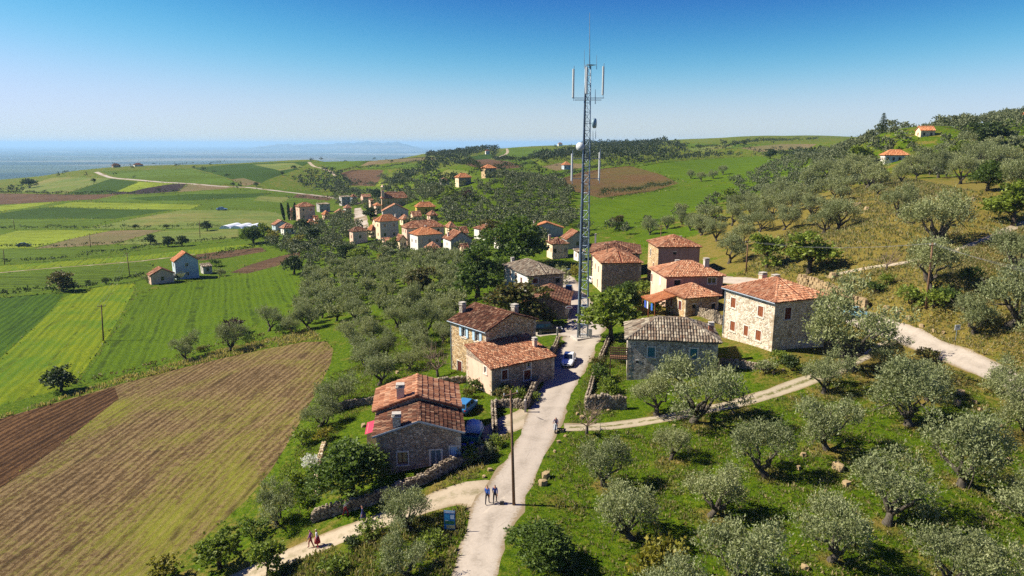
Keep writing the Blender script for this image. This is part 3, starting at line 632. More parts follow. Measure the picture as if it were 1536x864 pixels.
def window(h, face, u, z, w, hh, style, detail):
    """window part: surround and frame, with pane and shutter sub-parts; placed in wall coordinates of its house"""
    O, D, N = face; O = np.array(O, float); D = np.array(D, float); N = np.array(N, float); Z = np.array((0, 0, 1.0))
    def bx(mb, u0, u1, z0, z1, d0, d1, mi=0):        # box from depth d0 to d1 (positive = outwards)
        p = lambda a, c, d: tuple(O + D * a + Z * c + N * d)
        mb.add([p(u0, z0, d1), p(u1, z0, d1), p(u1, z1, d1), p(u0, z1, d1), p(u0, z0, d0), p(u1, z0, d0), p(u1, z1, d0), p(u0, z1, d0)],
               [(0, 1, 2, 3), (5, 4, 7, 6), (4, 0, 3, 7), (1, 5, 6, 2), (3, 2, 6, 7), (4, 5, 1, 0)], mi)
    a, b, c, d = u - w / 2, u + w / 2, z - hh / 2, z + hh / 2
    isdoor = 'door' in style
    if detail == 0:
        m = MB(); bx(m, a - .02, b + .02, c - .02, d + .02, -.22, -.14); m.build('door' if isdoor else 'window', {'white': M_WHITE, 'shut': M_WOOD, 'dshut': M_DWOOD, 'teal': M_TEAL}.get(style, M_PANE), h); return
    m = MB(); s = .14
    if style != 'dark':
        bx(m, a - s, a - .004, c - (.02 if isdoor else .10), d + s, -.02, .035); bx(m, b + .004, b + s, c - (.02 if isdoor else .10), d + s, -.02, .035); bx(m, a - .003, b + .003, d + .003, d + s - .003, -.02, .045)
        if not isdoor: bx(m, a - s - .05, b + s + .05, c - .20, c - .102, -.02, .11)
    f = .06
    if style in ('glass', 'open', 'curtain', 'bcurtain', 'small'):
        bx(m, a, a + f, c, d, -.17, -.11, 1); bx(m, b - f, b, c, d, -.17, -.11, 1); bx(m, a + f, b - f, c, c + f, -.17, -.11, 1); bx(m, a + f, b - f, d - f, d, -.17, -.11, 1)
        if style != 'small': bx(m, u - f / 2, u + f / 2, c + f, d - f, -.17, -.105, 1)
    if not m.v: bx(m, a - .1, b + .1, d + .004, d + .16, -.02, .03)
    wo_ = m.build('door' if isdoor else 'window', [M_SURR, M_WOOD if style == 'curtain' else M_WHITE], h)
    if style in ('shut', 'dshut', 'teal', 'white'):
        for s0, s1 in ((a + .01, u - .012), (u + .012, b - .01)):
            q = MB(); bx(q, s0, s1, c + .01, d - .01, -.08, -.035)
            n = max(3, int((d - c) / .11))
            for i in range(n):
                zc = c + .06 + (d - c - .12) * (i + .5) / n; bx(q, s0 + .05, s1 - .05, zc - .028, zc + .028, -.034, -.018)
            q.build('shutter', STY[style][1], wo_)
    elif isdoor:
        q = MB(); bx(q, a + .01, b - .01, c + .01, d - .01, -.12, -.07)
        for i in range(4): bx(q, a + .04 + (w - .08) * i / 4 + .012, a + .04 + (w - .08) * (i + 1) / 4 - .012, c + .06, d - .06, -.069, -.05)
        q.build('leaf', STY[style][1], wo_)
    else:
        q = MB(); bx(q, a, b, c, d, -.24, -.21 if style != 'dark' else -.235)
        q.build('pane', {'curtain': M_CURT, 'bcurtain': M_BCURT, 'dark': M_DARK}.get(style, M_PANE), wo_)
        if style == 'open':
            for s0, s1 in ((a - w * .52, a - .015), (b + .015, b + w * .52)):
                q = MB(); bx(q, s0, s1, c + .01, d - .01, .05, .09)
                n = max(3, int((d - c) / .13))
                for i in range(n):
                    zc = c + .06 + (d - c - .12) * (i + .5) / n; bx(q, s0 + .05, s1 - .05, zc - .03, zc + .03, .091, .105)
                q.build('shutter', M_LBLUE, wo_)
def _quoin():
    b = NB('quoin_stone'); r = b.n('NewGeometry').outputs['Random Per Island']; f = b.noise(b.obj(), 7, 5, .7)
    k = b.mix(.5, b.ramp(r, [(0, L(150, 132, 108)), (.5, L(186, 168, 142)), (1, L(206, 192, 168))]), b.ramp(f, [(.3, .6), (.7, 1.25)]), 'MULTIPLY')
    return b.done(b.bsdf(k, .9, b.bump(f, .02), .15))
M_QUOIN = _quoin()
HOUSES = {}
def house(name, label, C, R, Lp, z0, eh, roof='hip', rh=1.6, wall='warm', tile='red', wins=(), chim=(), over=.35, pitch=.24, detail=1, base=1.6, cat='house', group=None, wallL=None, dims=None, rot=None, shift=0.0):
    """eave corners C (near), R, Lp in picture pixels on the eave level, or C point + dims + rot"""
    rs = random.Random(hash(label) % 1000 if False else sum(map(ord, label)))
    ze = z0 + eh
    if dims is None:
        c, r, l = PZ(*C, ze)[:2], PZ(*R, ze)[:2], PZ(*Lp, ze)[:2]
        wb, wa = np.linalg.norm(r - c), np.linalg.norm(l - c)
        e1, e2 = (r - c) / wb, (l - c) / wa
        bis = e1 + e2; ang = math.atan2(bis[1], bis[0]) - math.pi / 4
        ex = np.array((math.cos(ang), math.sin(ang)))
    else:
        c = np.array(C[:2], float); wb, wa = dims; ang = rot; ex = np.array((math.cos(ang), math.sin(ang)))
    ey = np.array((-ex[1], ex[0])); c = c + (ex + ey) * over; wb -= 2 * over; wa -= 2 * over
    h = empty(name, (c[0], c[1], z0), ang, label, cat, group)
    HOUSES[label] = h; h['_b'] = wb; h['_a'] = wa
    faces = {'R': ((0, 0, 0), (1, 0, 0), (0, -1, 0), wb), 'L': ((0, wa, 0), (0, -1, 0), (-1, 0, 0), wa), 'B': ((wb, wa, 0), (-1, 0, 0), (0, 1, 0), wb), 'E': ((wb, 0, 0), (0, 1, 0), (1, 0, 0), wa)}
    X = lambda p: np.array((c[0] + ex[0] * p[0] + ey[0] * p[1], c[1] + ex[1] * p[0] + ey[1] * p[1], z0 + p[2]))
    holes = {k: [] for k in faces}; todo = []
    for (fc, wx, wy, ww, wh, sty) in wins:
        O, D, N, ln = faces[fc]
        if wx > 2:                                   # picture position
            nw = np.array((ex[0] * N[0] + ey[0] * N[1], ex[1] * N[0] + ey[1] * N[1], 0)); p = ray_plane(wx, wy, X(O), nw) - np.array((c[0], c[1], z0))
            lp = (p[:2] @ ex, p[:2] @ ey); u = (np.array(lp) - np.array(O[:2])) @ np.array(D[:2]); z = p[2]
        else: u, z = wx * ln, wy
        u = min(max(u, ww / 2 + .2), ln - ww / 2 - .2); z = min(max(z, wh / 2 - .3), eh - wh / 2 - .22)
        hr = (u - ww / 2, u + ww / 2, z - wh / 2, z + wh / 2)
        if any(not (hr[1] < g[0] + .0 or hr[0] > g[1] or hr[3] < g[2] or hr[2] > g[3]) for g in holes[fc]): continue
        holes[fc].append(hr); todo.append((fc, u, z, ww, wh, sty))
    mb = MB(); mlist = [ST[wall]]
    for k, (O, D, N, ln) in faces.items():
        m2 = MB(); wall_face(m2, O, D, N, ln, -base, eh, holes[k], .25)
        mi = 0
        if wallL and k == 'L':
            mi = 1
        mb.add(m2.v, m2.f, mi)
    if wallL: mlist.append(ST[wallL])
    # roof planes
    x0, x1, y0, y1 = -over, wb + over, -over, wa + over; W2, D2 = x1 - x0, y1 - y0; planes = []; ridges = []
    drop = 0.02
    def hgt(px, py): return 0
    if roof == 'hip':
        if W2 >= D2: a, b2 = np.array((x0 + D2 / 2, (y0 + y1) / 2, eh + rh)), np.array((x1 - D2 / 2, (y0 + y1) / 2, eh + rh))
        else: a, b2 = np.array(((x0 + x1) / 2, y0 + W2 / 2, eh + rh)), np.array(((x0 + x1) / 2, y1 - W2 / 2, eh + rh))
        if np.linalg.norm(b2 - a) < .3: b2 = b2 + (np.array((.3, 0, 0)) if W2 >= D2 else np.array((0, .3, 0)))
        c4 = [np.array(q) for q in ((x0, y0, eh), (x1, y0, eh), (x1, y1, eh), (x0, y1, eh))]
        if W2 >= D2: planes = [[c4[0], c4[1], b2, a], [c4[1], c4[2], b2], [c4[2], c4[3], a, b2], [c4[3], c4[0], a]]; ridges = [(a, b2), (c4[0], a), (c4[3], a), (c4[1], b2), (c4[2], b2)]
        else: planes = [[c4[0], c4[1], a], [c4[1], c4[2], b2, a], [c4[2], c4[3], b2], [c4[3], c4[0], a, b2]]; ridges = [(a, b2), (c4[0], a), (c4[1], a), (c4[2], b2), (c4[3], b2)]
        hin = min(W2, D2) / 2
        hgt = lambda px, py: eh + rh * max(0, min(1, min(px - x0, x1 - px, py - y0, y1 - py) / hin))
    elif roof == 'gy':                               # ridge along y, gable wall towards R face
        xm = (x0 + x1) / 2 + shift; a, b2 = np.array((xm, y0, eh + rh)), np.array((xm, y1, eh + rh)); lo = eh - .05
        planes = [[np.array((x0, y1, lo)), np.array((x0, y0, lo)), a, b2], [np.array((x1, y0, lo)), np.array((x1, y1, lo)), b2, a]]; ridges = [(a, b2)]
        hgt = lambda px, py: lo + (rh + .05) * ((px - x0) / (xm - x0) if px < xm else (x1 - px) / (x1 - xm))
        for yy, rev in ((0, 0), (wa, 1)): mb.add([(0, yy, eh), (wb, yy, eh), (wb, yy, hgt(wb, 0) - .10), (xm, yy, eh + rh - .10), (0, yy, hgt(0, 0) - .10)], [(0, 1, 2, 3, 4) if not rev else (4, 3, 2, 1, 0)])
        for xx in (0, wb): mb.add([(xx, 0, eh), (xx, wa, eh), (xx, wa, hgt(xx, 0) - .1), (xx, 0, hgt(xx, 0) - .1)], [(0, 1, 2, 3)])
    elif roof == 'gx':                               # ridge along x, gable wall towards L and E faces
        ym = (y0 + y1) / 2 + shift; a, b2 = np.array((x0, ym, eh + rh)), np.array((x1, ym, eh + rh)); lo = eh - .05
        planes = [[np.array((x0, y0, lo)), np.array((x1, y0, lo)), b2, a], [np.array((x1, y1, lo)), np.array((x0, y1, lo)), a, b2]]; ridges = [(a, b2)]
        hgt = lambda px, py: lo + (rh + .05) * ((py - y0) / (ym - y0) if py < ym else (y1 - py) / (y1 - ym))
        for xx, rev in ((0, 1), (wb, 0)): mb.add([(xx, 0, eh), (xx, wa, eh), (xx, wa, hgt(0, wa) - .10), (xx, ym, eh + rh - .10), (xx, 0, hgt(0, 0) - .10)], [(0, 1, 2, 3, 4) if not rev else (4, 3, 2, 1, 0)], 1 if (wallL and rev) else 0)
        for yy in (0, wa): mb.add([(0, yy, eh), (wb, yy, eh), (wb, yy, hgt(0, yy) - .1), (0, yy, hgt(0, yy) - .1)], [(0, 1, 2, 3)])
    elif roof == 'shed':                             # low at the R face, high at the back
        planes = [[np.array((x0, y0, eh)), np.array((x1, y0, eh)), np.array((x1, y1, eh + rh)), np.array((x0, y1, eh + rh))]]
        hgt = lambda px, py: eh + rh * (py - y0) / D2
        for xx in (0, wb): mb.add([(xx, 0, eh), (xx, wa, eh), (xx, wa, hgt(0, wa) - .1), (xx, 0, hgt(0, 0) - .1)], [(0, 1, 2, 3)])
        mb.add([(0, wa, eh), (wb, wa, eh), (wb, wa, hgt(0, wa) - .1), (0, wa, hgt(0, wa) - .1)], [(3, 2, 1, 0)]); mb.add([(0, 0, eh), (wb, 0, eh), (wb, 0, hgt(0, 0) - .1), (0, 0, hgt(0, 0) - .1)], [(0, 1, 2, 3)])
    mb.build('wall', mlist, h)
    if detail >= 1 and wall in ('warm', 'grey', 'pale', 'cool'):
        qn = MB()
        for (qx, qy, sx, sy) in ((0, 0, 1, 1), (wb, 0, -1, 1), (0, wa, 1, -1)):
            z = -.6; i = 0
            while z < eh - .35:
                a_, b_ = (.46, .26) if i % 2 else (.26, .46); a_ *= rs.uniform(.85, 1.2); b_ *= rs.uniform(.85, 1.2); hh = rs.uniform(.22, .34)
                qn.box((qx + sx * (a_ / 2 - .02), qy + sy * (b_ / 2 - .02), z + hh / 2), (a_, b_, hh - .02)); z += hh; i += 1
        qo = qn.build('quoins', M_QUOIN, h); qo['kind'] = 'stuff'
    dk = MB(); tl = MB()
    for pl in planes:
        n = len(pl); O = pl[0]; U = pl[1] - pl[0]; U /= np.linalg.norm(U); nn = np.cross(pl[1] - pl[0], pl[-1] - pl[0]); nn /= np.linalg.norm(nn)
        V = np.cross(nn, U)
        top = list(pl); bot = [q - np.array((0, 0, .11)) for q in pl]
        dk.add(top + bot, [tuple(range(n)), tuple(range(2 * n - 1, n - 1, -1)), (0, n, n + 1, 1)] + ([(1, n + 1, n + 2, 2), (3, n + 3, n, 0)] if roof in ('gx', 'gy', 'shed') else []))
        if detail >= 0: tiles_on(tl, O, U, V, nn, [((q - O) @ U, (q - O) @ V) for q in pl], pitch, pitch * 1.7, rs)
    rf = dk.build('roof', DECK[tile], h)
    if detail >= 0:
        for a_, b_ in ridges: ridge_tiles(tl, a_, b_, pitch * .62, pitch * 1.9, rs)
        to = tl.build('roof_tiles', TM[tile], rf); to['kind'] = 'stuff'
    for q in chim:
        cpx, cpy, cw, cd, ch, cm = q
        zz = ze + rh * .5
        for _ in range(4):                            # settle on the roof surface
            p = PZ(cpx, cpy, zz)[:2] - c; lx, ly = p @ ex, p @ ey; lx = min(max(lx, .1), wb - .1); ly = min(max(ly, .1), wa - .1); zz = z0 + hgt(lx, ly)
        if cpx <= 2: lx, ly = cpx * wb, cpy * wa; zz = z0 + hgt(lx, ly)
        m = MB(); zr = zz - z0
        m.box((lx, ly, zr + ch / 2 - .25), (cw, cd, ch + .5)); m.box((lx, ly, zr + ch + .05), (cw + .16, cd + .16, .10), 0, 1)
        for sx in (-1, 1):
            for sy in (-1, 1): m.box((lx + sx * (cw / 2 - .06), ly + sy * (cd / 2 - .06), zr + ch + .20), (.10, .10, .2), 0, 1)
        m.box((lx, ly, zr + ch + .335), (cw + .10, cd + .10, .07), 0, 1)
        m.build('chimney', [{'s': ST['cool'], 'b': M_BRICK, 'p': ST['pink'], 'w': ST['white'], 'g': ST['greyp']}[cm], M_CAP], rf)
    for (fc, u, z, ww, wh, sty) in todo: window(h, faces[fc][:3], u, z, ww, wh, sty, 1 if detail >= 1 else 0)
    return h
def local_tube(h, name, pts, r, mat):
    m = MB(); m.tube(pts, r, 6); return m.build(name, mat, h)
# ---------------------------------------------------------------- houses close by
hA = house('stone_house', 'grey-brown stone house with two-step red gable roof beside the parked trailer', (558.5, 656), (697, 652), (561, 606), -1.3, 4.2, 'gy', 1.35, 'grey', 'old',
   [('R', 604, 687, .95, 1.2, 'curtain'), ('R', 654, 688, 1.05, 1.75, 'bcurtain'), ('R', .93, 1.7, .85, 1.9, 'bluedoor'), ('L', .3, 2.2, .8, 1.0, 'shut'), ('L', .7, 2.2, .8, 1.0, 'shut')], [(595, 645, .75, .6, 1.1, 's')], pitch=.26)
hA2 = house('stone_house', 'rear half of the front stone house with neat orange tiles and square chimney', (558.5, 617.5), (692, 614), (560, 583), -1.3, 4.75, 'gy', 1.45, 'grey', 'bright',
   [('E', .5, 2.2, .8, 1.1, 'dshut')], [(601, 598, .75, .75, 1.25, 'p')], pitch=.36)
hB = house('stone_house', 'tall warm stone house with brown tiled gable roof and pale blue shutters', (728.5, 498.3), (804.6, 478.5), (674.4, 479.6), -1.2, 7.1, 'gy', 1.75, 'warm', 'old',
   [('L', 696, 498, .95, 1.35, 'open'), ('L', 716, 504.5, .95, 1.35, 'open'), ('L', 705, 529, .8, 1.3, 'dshut'), ('L', 689.5, 551.5, .95, 1.9, 'door'), ('E', .3, 4.8, .8, 1.2, 'shut')],
   [(694, 470, .7, .7, 1.1, 's'), (772, 470, .75, .75, 1.0, 's')], over=.3)
hB2 = house('stone_annex', 'low stone annex with single-pitch red roof leaning on the tall house', (736.5, 554), (809, 526), (721, 529), -.9, 4.0, 'shed', 1.35, 'grey', 'red',
   [('R', 757, 562, .8, 1.15, 'dshut'), ('R', 791, 562, 1.0, 1.2, 'dshut'), ('R', 793.5, 541, .5, .6, 'small'), ('L', 728, 548, .6, .8, 'glass')], [(802, 520, .5, .5, .9, 'p')], over=.22, wallL='pink')
hC = house('plaster_house', 'two-storey white plaster house with weathered grey hip roof and arched brown shutters', (791.5, 414.5), (848, 410), (754, 397), -1.0, 5.6, 'hip', 1.7, 'grey', 'grey',
   [('L', 782, 421, .8, 1.3, 'dshut'), ('L', 774, 413.5, .75, 1.2, 'dshut'), ('L', 765.5, 409.5, .75, 1.2, 'dshut'), ('L', 760, 404, .7, 1.2, 'glass'), ('R', 803, 421, 1.1, .95, 'dshut'), ('R', 836.5, 420.5, 1.0, 1.0, 'dark')],
   [(760, 391.5, .6, .6, 1.0, 'g')], pitch=.28, wallL='white')
hD = house('stone_house', 'low stone house with crumbling red gable roof beside the signpost', (781, 455), (854, 458), (790, 436), -.9, 3.1, 'gy', 1.5, 'grey', 'old', [], [], pitch=.3)
hE = house('stone_house', 'long stone house with cream side wall and broken red hip roof near the tower', (901, 395), (965.4, 394.6), (885, 380.7), .1, 6.0, 'hip', 1.9, 'grey', 'red',
   [('L', 898, 404, .75, 1.35, 'dshut'), ('L', 893, 399.5, .7, 1.3, 'dshut'), ('L', 888.5, 395, .7, 1.3, 'dshut'), ('L', 896, 425, .85, 1.9, 'door'), ('L', 899, 423, .7, 1.4, 'white')], [], pitch=.3, wallL='cream')
hE2 = house('stone_house', 'white-walled house with sagging brown hip roof and slim white flue', (884, 379), (960, 384), (868, 366), .1, 5.4, 'hip', 1.7, 'grey', 'old', [('L', .3, 3.8, .8, 1.2, 'dshut'), ('L', .7, 3.8, .8, 1.2, 'dshut'), ('L', .5, 1.3, .9, 2, 'door')], [(893, 366, .35, .35, 2.2, 'w')], pitch=.32, wallL='white')
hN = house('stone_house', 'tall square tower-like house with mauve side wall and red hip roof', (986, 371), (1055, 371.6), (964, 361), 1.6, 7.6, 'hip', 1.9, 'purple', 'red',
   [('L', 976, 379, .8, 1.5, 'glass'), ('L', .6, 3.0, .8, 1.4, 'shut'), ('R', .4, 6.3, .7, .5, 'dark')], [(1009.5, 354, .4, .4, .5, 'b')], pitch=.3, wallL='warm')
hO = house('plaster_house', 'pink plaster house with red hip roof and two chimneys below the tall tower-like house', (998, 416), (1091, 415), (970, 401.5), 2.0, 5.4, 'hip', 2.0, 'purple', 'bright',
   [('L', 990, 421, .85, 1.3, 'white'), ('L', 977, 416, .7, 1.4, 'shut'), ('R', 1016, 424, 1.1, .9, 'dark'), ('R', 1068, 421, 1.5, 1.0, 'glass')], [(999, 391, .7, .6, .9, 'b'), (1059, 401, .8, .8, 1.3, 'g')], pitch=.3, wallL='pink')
hP = house('stone_house', 'small low stone house with red hip roof and orange porch', (1028, 448), (1084, 444.5), (994, 435), 2.2, 3.3, 'hip', 1.6, 'warm', 'bright',
   [('L', 1007, 453, .8, 1.3, 'shut'), ('L', 1020, 458, .9, 1.5, 'door'), ('R', .25, 1.8, .6, .7, 'dark'), ('R', .85, 1.6, .7, .9, 'dark')], [], pitch=.28)
hQ = house('stone_house', 'large pale stone house with brown shutters and orange hip roof above the orchard', (1163, 454.5), (1247, 444.5), (1084.3, 431), 3.9, 6.5, 'hip', 1.95, 'pale', 'bright',
   [('L', 1100, 454, .95, 1.35, 'shut'), ('L', 1141, 467, .95, 1.35, 'shut'), ('L', 1099, 489, .95, 1.3, 'shut'), ('L', 1119, 496, .8, 1.35, 'shut'), ('L', 1137.5, 503, .95, 1.3, 'shut'),
    ('R', 1182, 470, 1.0, 1.5, 'dshut'), ('R', 1228, 466, .95, 1.5, 'dshut'), ('L', 1100, 507, .7, 1.5, 'bluedoor')], [(1122, 419, .85, .7, 1.2, 'p'), (1174, 416, .9, .7, .7, 'b')], pitch=.27)
hR = house('stone_house', 'cool grey stone house with weathered grey ridged hip roof and teal shutters', (938, 509), (1083, 516), (935, 484), .3, 5.9, 'hip', 2.0, 'cool', 'grey',
   [('R', 977, 528, .85, 1.2, 'teal'), ('R', 1040.5, 530, .85, 1.2, 'teal'), ('L', .5, 3.8, .8, 1.2, 'teal'), ('R', 956, 543, .3, .3, 'dark')], [(1066, 498, .6, .6, .95, 'b')], pitch=.34)
# small trims on the near houses
wa = hQ['_a']; local_tube(hQ, 'gutter', [(-.40, wa + .35, 6.43), (-.40, -.35, 6.40)], .075, M_GUT); local_tube(hQ, 'drainpipe', [(-.10, wa - .12, 6.4), (-.10, wa - .12, 0)], .05, M_GUT)
wa = hB['_a']; local_tube(hB, 'gutter', [(-.36, wa + .3, 7.0), (-.36, -.3, 6.97)], .06, M_GUT); local_tube(hB, 'drainpipe', [(-.08, wa - .12, 7.0), (-.08, wa - .12, 0)], .045, M_GUT)
wb = hA['_b']
for sx in (0, 1):
    x0 = -.38 if sx == 0 else wb + .38; xm = wb / 2; m = MB(); y = -.37
    m.box(((x0 + xm) / 2, y, 0), (abs(xm - x0) / math.cos(math.atan2(1.37, abs(xm - x0))), .05, .16), 0, 0, Matrix.Translation((0, 0, 0)))
    a_ = math.atan2(1.40, xm - x0); c_ = Vector(((x0 + xm) / 2, y, 4.2 + .66))
    Mx = Matrix.Translation(c_) @ Matrix.Rotation(-a_, 4, 'Y') @ Matrix.Translation(-c_)
    m = MB(); m.box(c_, (abs(xm - x0) / abs(math.cos(a_)), .05, .17), 0, 0, Mx); m.build('verge_board', M_GUT, hA)
# lean-to with red metal roof on the front house, porch with orange roof, balcony of the grey house
m = MB(); lean = empty('lean_to', hA.location + Vector((-1.9, 4.4, .2)), hA.rotation_euler.z, 'small wooden lean-to shed with crimson metal roof beside the front stone house', 'shed')
m = MB()
for i in range(8): m.box((.1 + i * .21, 0, 1.0), (.19, .05, 2.6)); 
for i in range(12): m.box((0, .12 + i * .21, 1.0), (.05, .19, 2.6))
m.build('plank_wall', plain('grey_plank', L(176, 160, 138), .85, .25, 4), lean)
m = MB()
for i in range(14):
    y = -.15 + i * .22; m.add([(-.2, y, 2.22), (1.75, y, 2.75), (1.75, y + .11, 2.79), (-.2, y + .11, 2.26), (1.75, y + .22, 2.75), (-.2, y + .22, 2.22)], [(0, 1, 2, 3), (3, 2, 4, 5)])
m.build('metal_roof', plain('crimson_metal', L(176, 52, 78), .45, .15, 3, .2), lean)
pc = HOUSES['small low stone house with red hip roof and orange porch']; wa = pc['_a']
porch = empty('porch', pc.location, pc.rotation_euler.z, 'open porch with new orange roof on thin posts and hanging washing', 'porch')
m = MB(); T_ = MB(); pl = [np.array(q) for q in ((-4.1, wa + 1.2, 2.15), (-4.1, wa - 3.6, 2.15), (-.05, wa - 3.2, 2.95), (-.05, wa + .8, 2.95))]
m.add(pl + [q - np.array((0, 0, .09)) for q in pl], [(0, 1, 2, 3), (7, 6, 5, 4), (0, 4, 5, 1), (1, 5, 6, 2), (3, 7, 4, 0)]); pr_ = m.build('roof', DECK['orange'], porch)
U_ = (pl[1] - pl[0]) / np.linalg.norm(pl[1] - pl[0]); N_ = np.cross(pl[1] - pl[0], pl[3] - pl[0]); N_ /= np.linalg.norm(N_); V_ = np.cross(N_, U_)
tiles_on(T_, pl[0], U_, V_, N_, [((q - pl[0]) @ U_, (q - pl[0]) @ V_) for q in pl], .28, .5, random.Random(3)); to_ = T_.build('roof_tiles', TM['orange'], pr_); to_['kind'] = 'stuff'
for px_, py_ in ((-3.95, wa + 1.0), (-3.95, wa - 1.2), (-3.95, wa - 3.4)):
    m = MB(); m.box((px_, py_, .55), (.12, .12, 3.0)); m.build('post', M_WOOD, porch)
for i_, (dy_, cc_) in enumerate(((.4, (70, 96, 190)), (-.5, (205, 215, 235)), (-1.9, (60, 110, 190)))):
    m = MB(); n_ = 6
    m.add([(-3.9 + .06 * math.sin(k * 1.9), wa + dy_ - .7 * k / n_, z) for z in (1.75, .55) for k in range(n_ + 1)], [(k, k + 1, n_ + 2 + k, n_ + 1 + k) for k in range(n_)])
    o_ = m.build('washing', plain('cloth_%d' % i_, L(*cc_), .9, .15, 4)); o_.location = porch.location; o_.rotation_euler = porch.rotation_euler
    sol_ = o_.modifiers.new('thick', 'SOLIDIFY'); sol_.thickness = .012
    tag(o_, ['dark blue cloth hanging under the orange porch', 'white sheet hanging under the orange porch', 'bright blue cloth hanging at the end of the orange porch'][i_], 'laundry')
wa = hR['_a']
bal = MB(); bal.box((-1.1, .7, 3.2), (2.2, 1.4, .14)); bo = bal.build('balcony', plain('weathered_timber', L(128, 92, 66), .85, .3, 4), hR)
for i in range(10):
    m = MB(); m.box((-2.16 + i * .235, .03, 3.95), (.07, .05, 1.4)); m.build('baluster', MATS['weathered_timber'], bo)
for z_ in (3.45, 3.75, 4.05, 4.35, 4.65):
    m = MB(); m.box((-1.1, -.01, z_), (2.22, .045, .17)); m.build('rail', MATS['weathered_timber'], bo)
for yy in (.08, 1.3):
    m = MB(); m.box((-2.1, yy, 1.2), (.15, .15, 3.85)); m.build('post', MATS['weathered_timber'], bo)
# ---------------------------------------------------------------- houses of the far village, each placed where its foot meets the ground
def farhouse(label, x0, x1, yb, ye, rh=1.5, roof='hip', wall='cream', tile='bright', rot=.45, split=.38, wallL=None, wins=2, floors=1, chim=(), name='village_house', group='houses of the village', Y=None, cat='house', pitch=.5, detail=0, over=.3):
    g = hit((x0 + x1) / 2, yb) if Y is None else PY((x0 + x1) / 2, yb, Y)
    if Y is not None: g[2] = float(H(g[0], g[1])) - .3
    zc = g[1] * _c - (g[2] - CZ) * _s; mpp = zc / FPX; wpx = (x1 - x0) * mpp; eh = max(2.4, (yb - ye) * mpp / math.cos(PIT))
    az = math.atan2(g[0], g[1]); yaw = -az + rot                    # turn relative to the line of sight
    vis = wpx * (1 - split); side = wpx * split
    wb = vis / max(.3, math.cos(rot)); wa = max(4.5, side / max(.25, math.sin(abs(rot)) + .05)); wa = min(wa, wb * 1.7)
    ex = np.array((math.cos(yaw), math.sin(yaw))); ey = np.array((-ex[1], ex[0]))
    cc = g[:2] + np.array((math.cos(-az), math.sin(-az))) * (-(wpx / 2) + side)
    ws = []
    for f in range(floors):
        zz = eh * (f + .55) / floors
        for i in range(wins): ws.append(('R', (i + .5) / wins, zz, .9, 1.2, 'glass'))
        for i in range(max(1, wins - 1)): ws.append(('L', (i + .5) / max(1, wins - 1), zz, .8, 1.2, 'dshut'))
    h = house(name, label, cc, None, None, g[2], eh, roof, rh, wall, tile, ws, chim, over, pitch, detail, 4.0, cat, group, wallL, dims=(wb, wa), rot=yaw)
    return h
fh = farhouse
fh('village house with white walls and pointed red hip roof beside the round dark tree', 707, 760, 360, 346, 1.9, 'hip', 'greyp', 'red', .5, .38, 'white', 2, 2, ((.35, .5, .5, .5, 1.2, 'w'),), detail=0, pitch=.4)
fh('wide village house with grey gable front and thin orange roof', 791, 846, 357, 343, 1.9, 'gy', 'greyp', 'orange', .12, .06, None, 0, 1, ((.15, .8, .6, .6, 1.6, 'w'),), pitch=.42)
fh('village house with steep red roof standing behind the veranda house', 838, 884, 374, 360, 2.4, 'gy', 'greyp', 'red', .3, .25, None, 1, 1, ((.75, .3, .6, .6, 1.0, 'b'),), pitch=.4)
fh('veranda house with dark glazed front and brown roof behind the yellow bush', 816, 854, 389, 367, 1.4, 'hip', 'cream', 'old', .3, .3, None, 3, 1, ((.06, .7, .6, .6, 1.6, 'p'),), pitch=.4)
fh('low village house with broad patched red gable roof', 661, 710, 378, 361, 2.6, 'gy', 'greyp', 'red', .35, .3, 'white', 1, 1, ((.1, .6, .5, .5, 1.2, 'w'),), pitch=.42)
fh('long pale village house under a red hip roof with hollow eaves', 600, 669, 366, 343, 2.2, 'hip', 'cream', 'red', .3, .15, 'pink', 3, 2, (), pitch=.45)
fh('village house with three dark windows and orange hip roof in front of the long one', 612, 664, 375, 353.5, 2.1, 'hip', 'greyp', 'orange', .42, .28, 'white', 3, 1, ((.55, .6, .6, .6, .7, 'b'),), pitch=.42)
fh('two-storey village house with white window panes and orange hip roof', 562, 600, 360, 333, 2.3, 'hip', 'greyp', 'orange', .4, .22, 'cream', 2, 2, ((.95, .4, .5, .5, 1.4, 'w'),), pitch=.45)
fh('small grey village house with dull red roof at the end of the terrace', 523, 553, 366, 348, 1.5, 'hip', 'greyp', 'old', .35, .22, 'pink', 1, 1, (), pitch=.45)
ch = fh('village church of brown stone with orange hip roof', 571, 613, 313, 298, 3.0, 'hip', 'warm', 'bright', .1, .04, None, 2, 1, ((.55, .6, .6, .6, 1.0, 'w'),), name='church', group=None, cat='church', pitch=.5)
m = MB(); m.box((.7, .9, 3), (1.5, 1.5, 12.5)); m.build('bell_tower', ST['pink'], ch)
m = MB()
for a_ in (0, 1):
    for b_ in (0, 1): m.box((.12 + a_ * 1.16, .32 + b_ * 1.16, 10.0), (.3, .3, 1.6))
m.box((.7, .9, 10.95), (1.7, 1.7, .25)); m.lathe((.7, .9, 11.07), [(1.0, 0), (.55, .5), (.08, 1.3)], 4); m.build('belfry', ST['pink'], ch)
m = MB(); m.lathe((.7, .9, 9.5), [(.32, 0), (.26, .15), (.18, .4), (.05, .5)], 8); m.build('bell', plain('bronze', (.2, .13, .05), .4, .2, 4, .9), ch)
fh('grey stone gable house with peach roof in front of the church', 572, 614, 331, 317, 3.0, 'gy', 'greyp', 'bright', .12, .05, None, 2, 1, (), pitch=.5)
fh('narrow pink porch house with arch beside the church wall', 561, 573, 321, 309, 1.2, 'hip', 'pink', 'orange', .3, .25, None, 1, 1, (), pitch=.5)
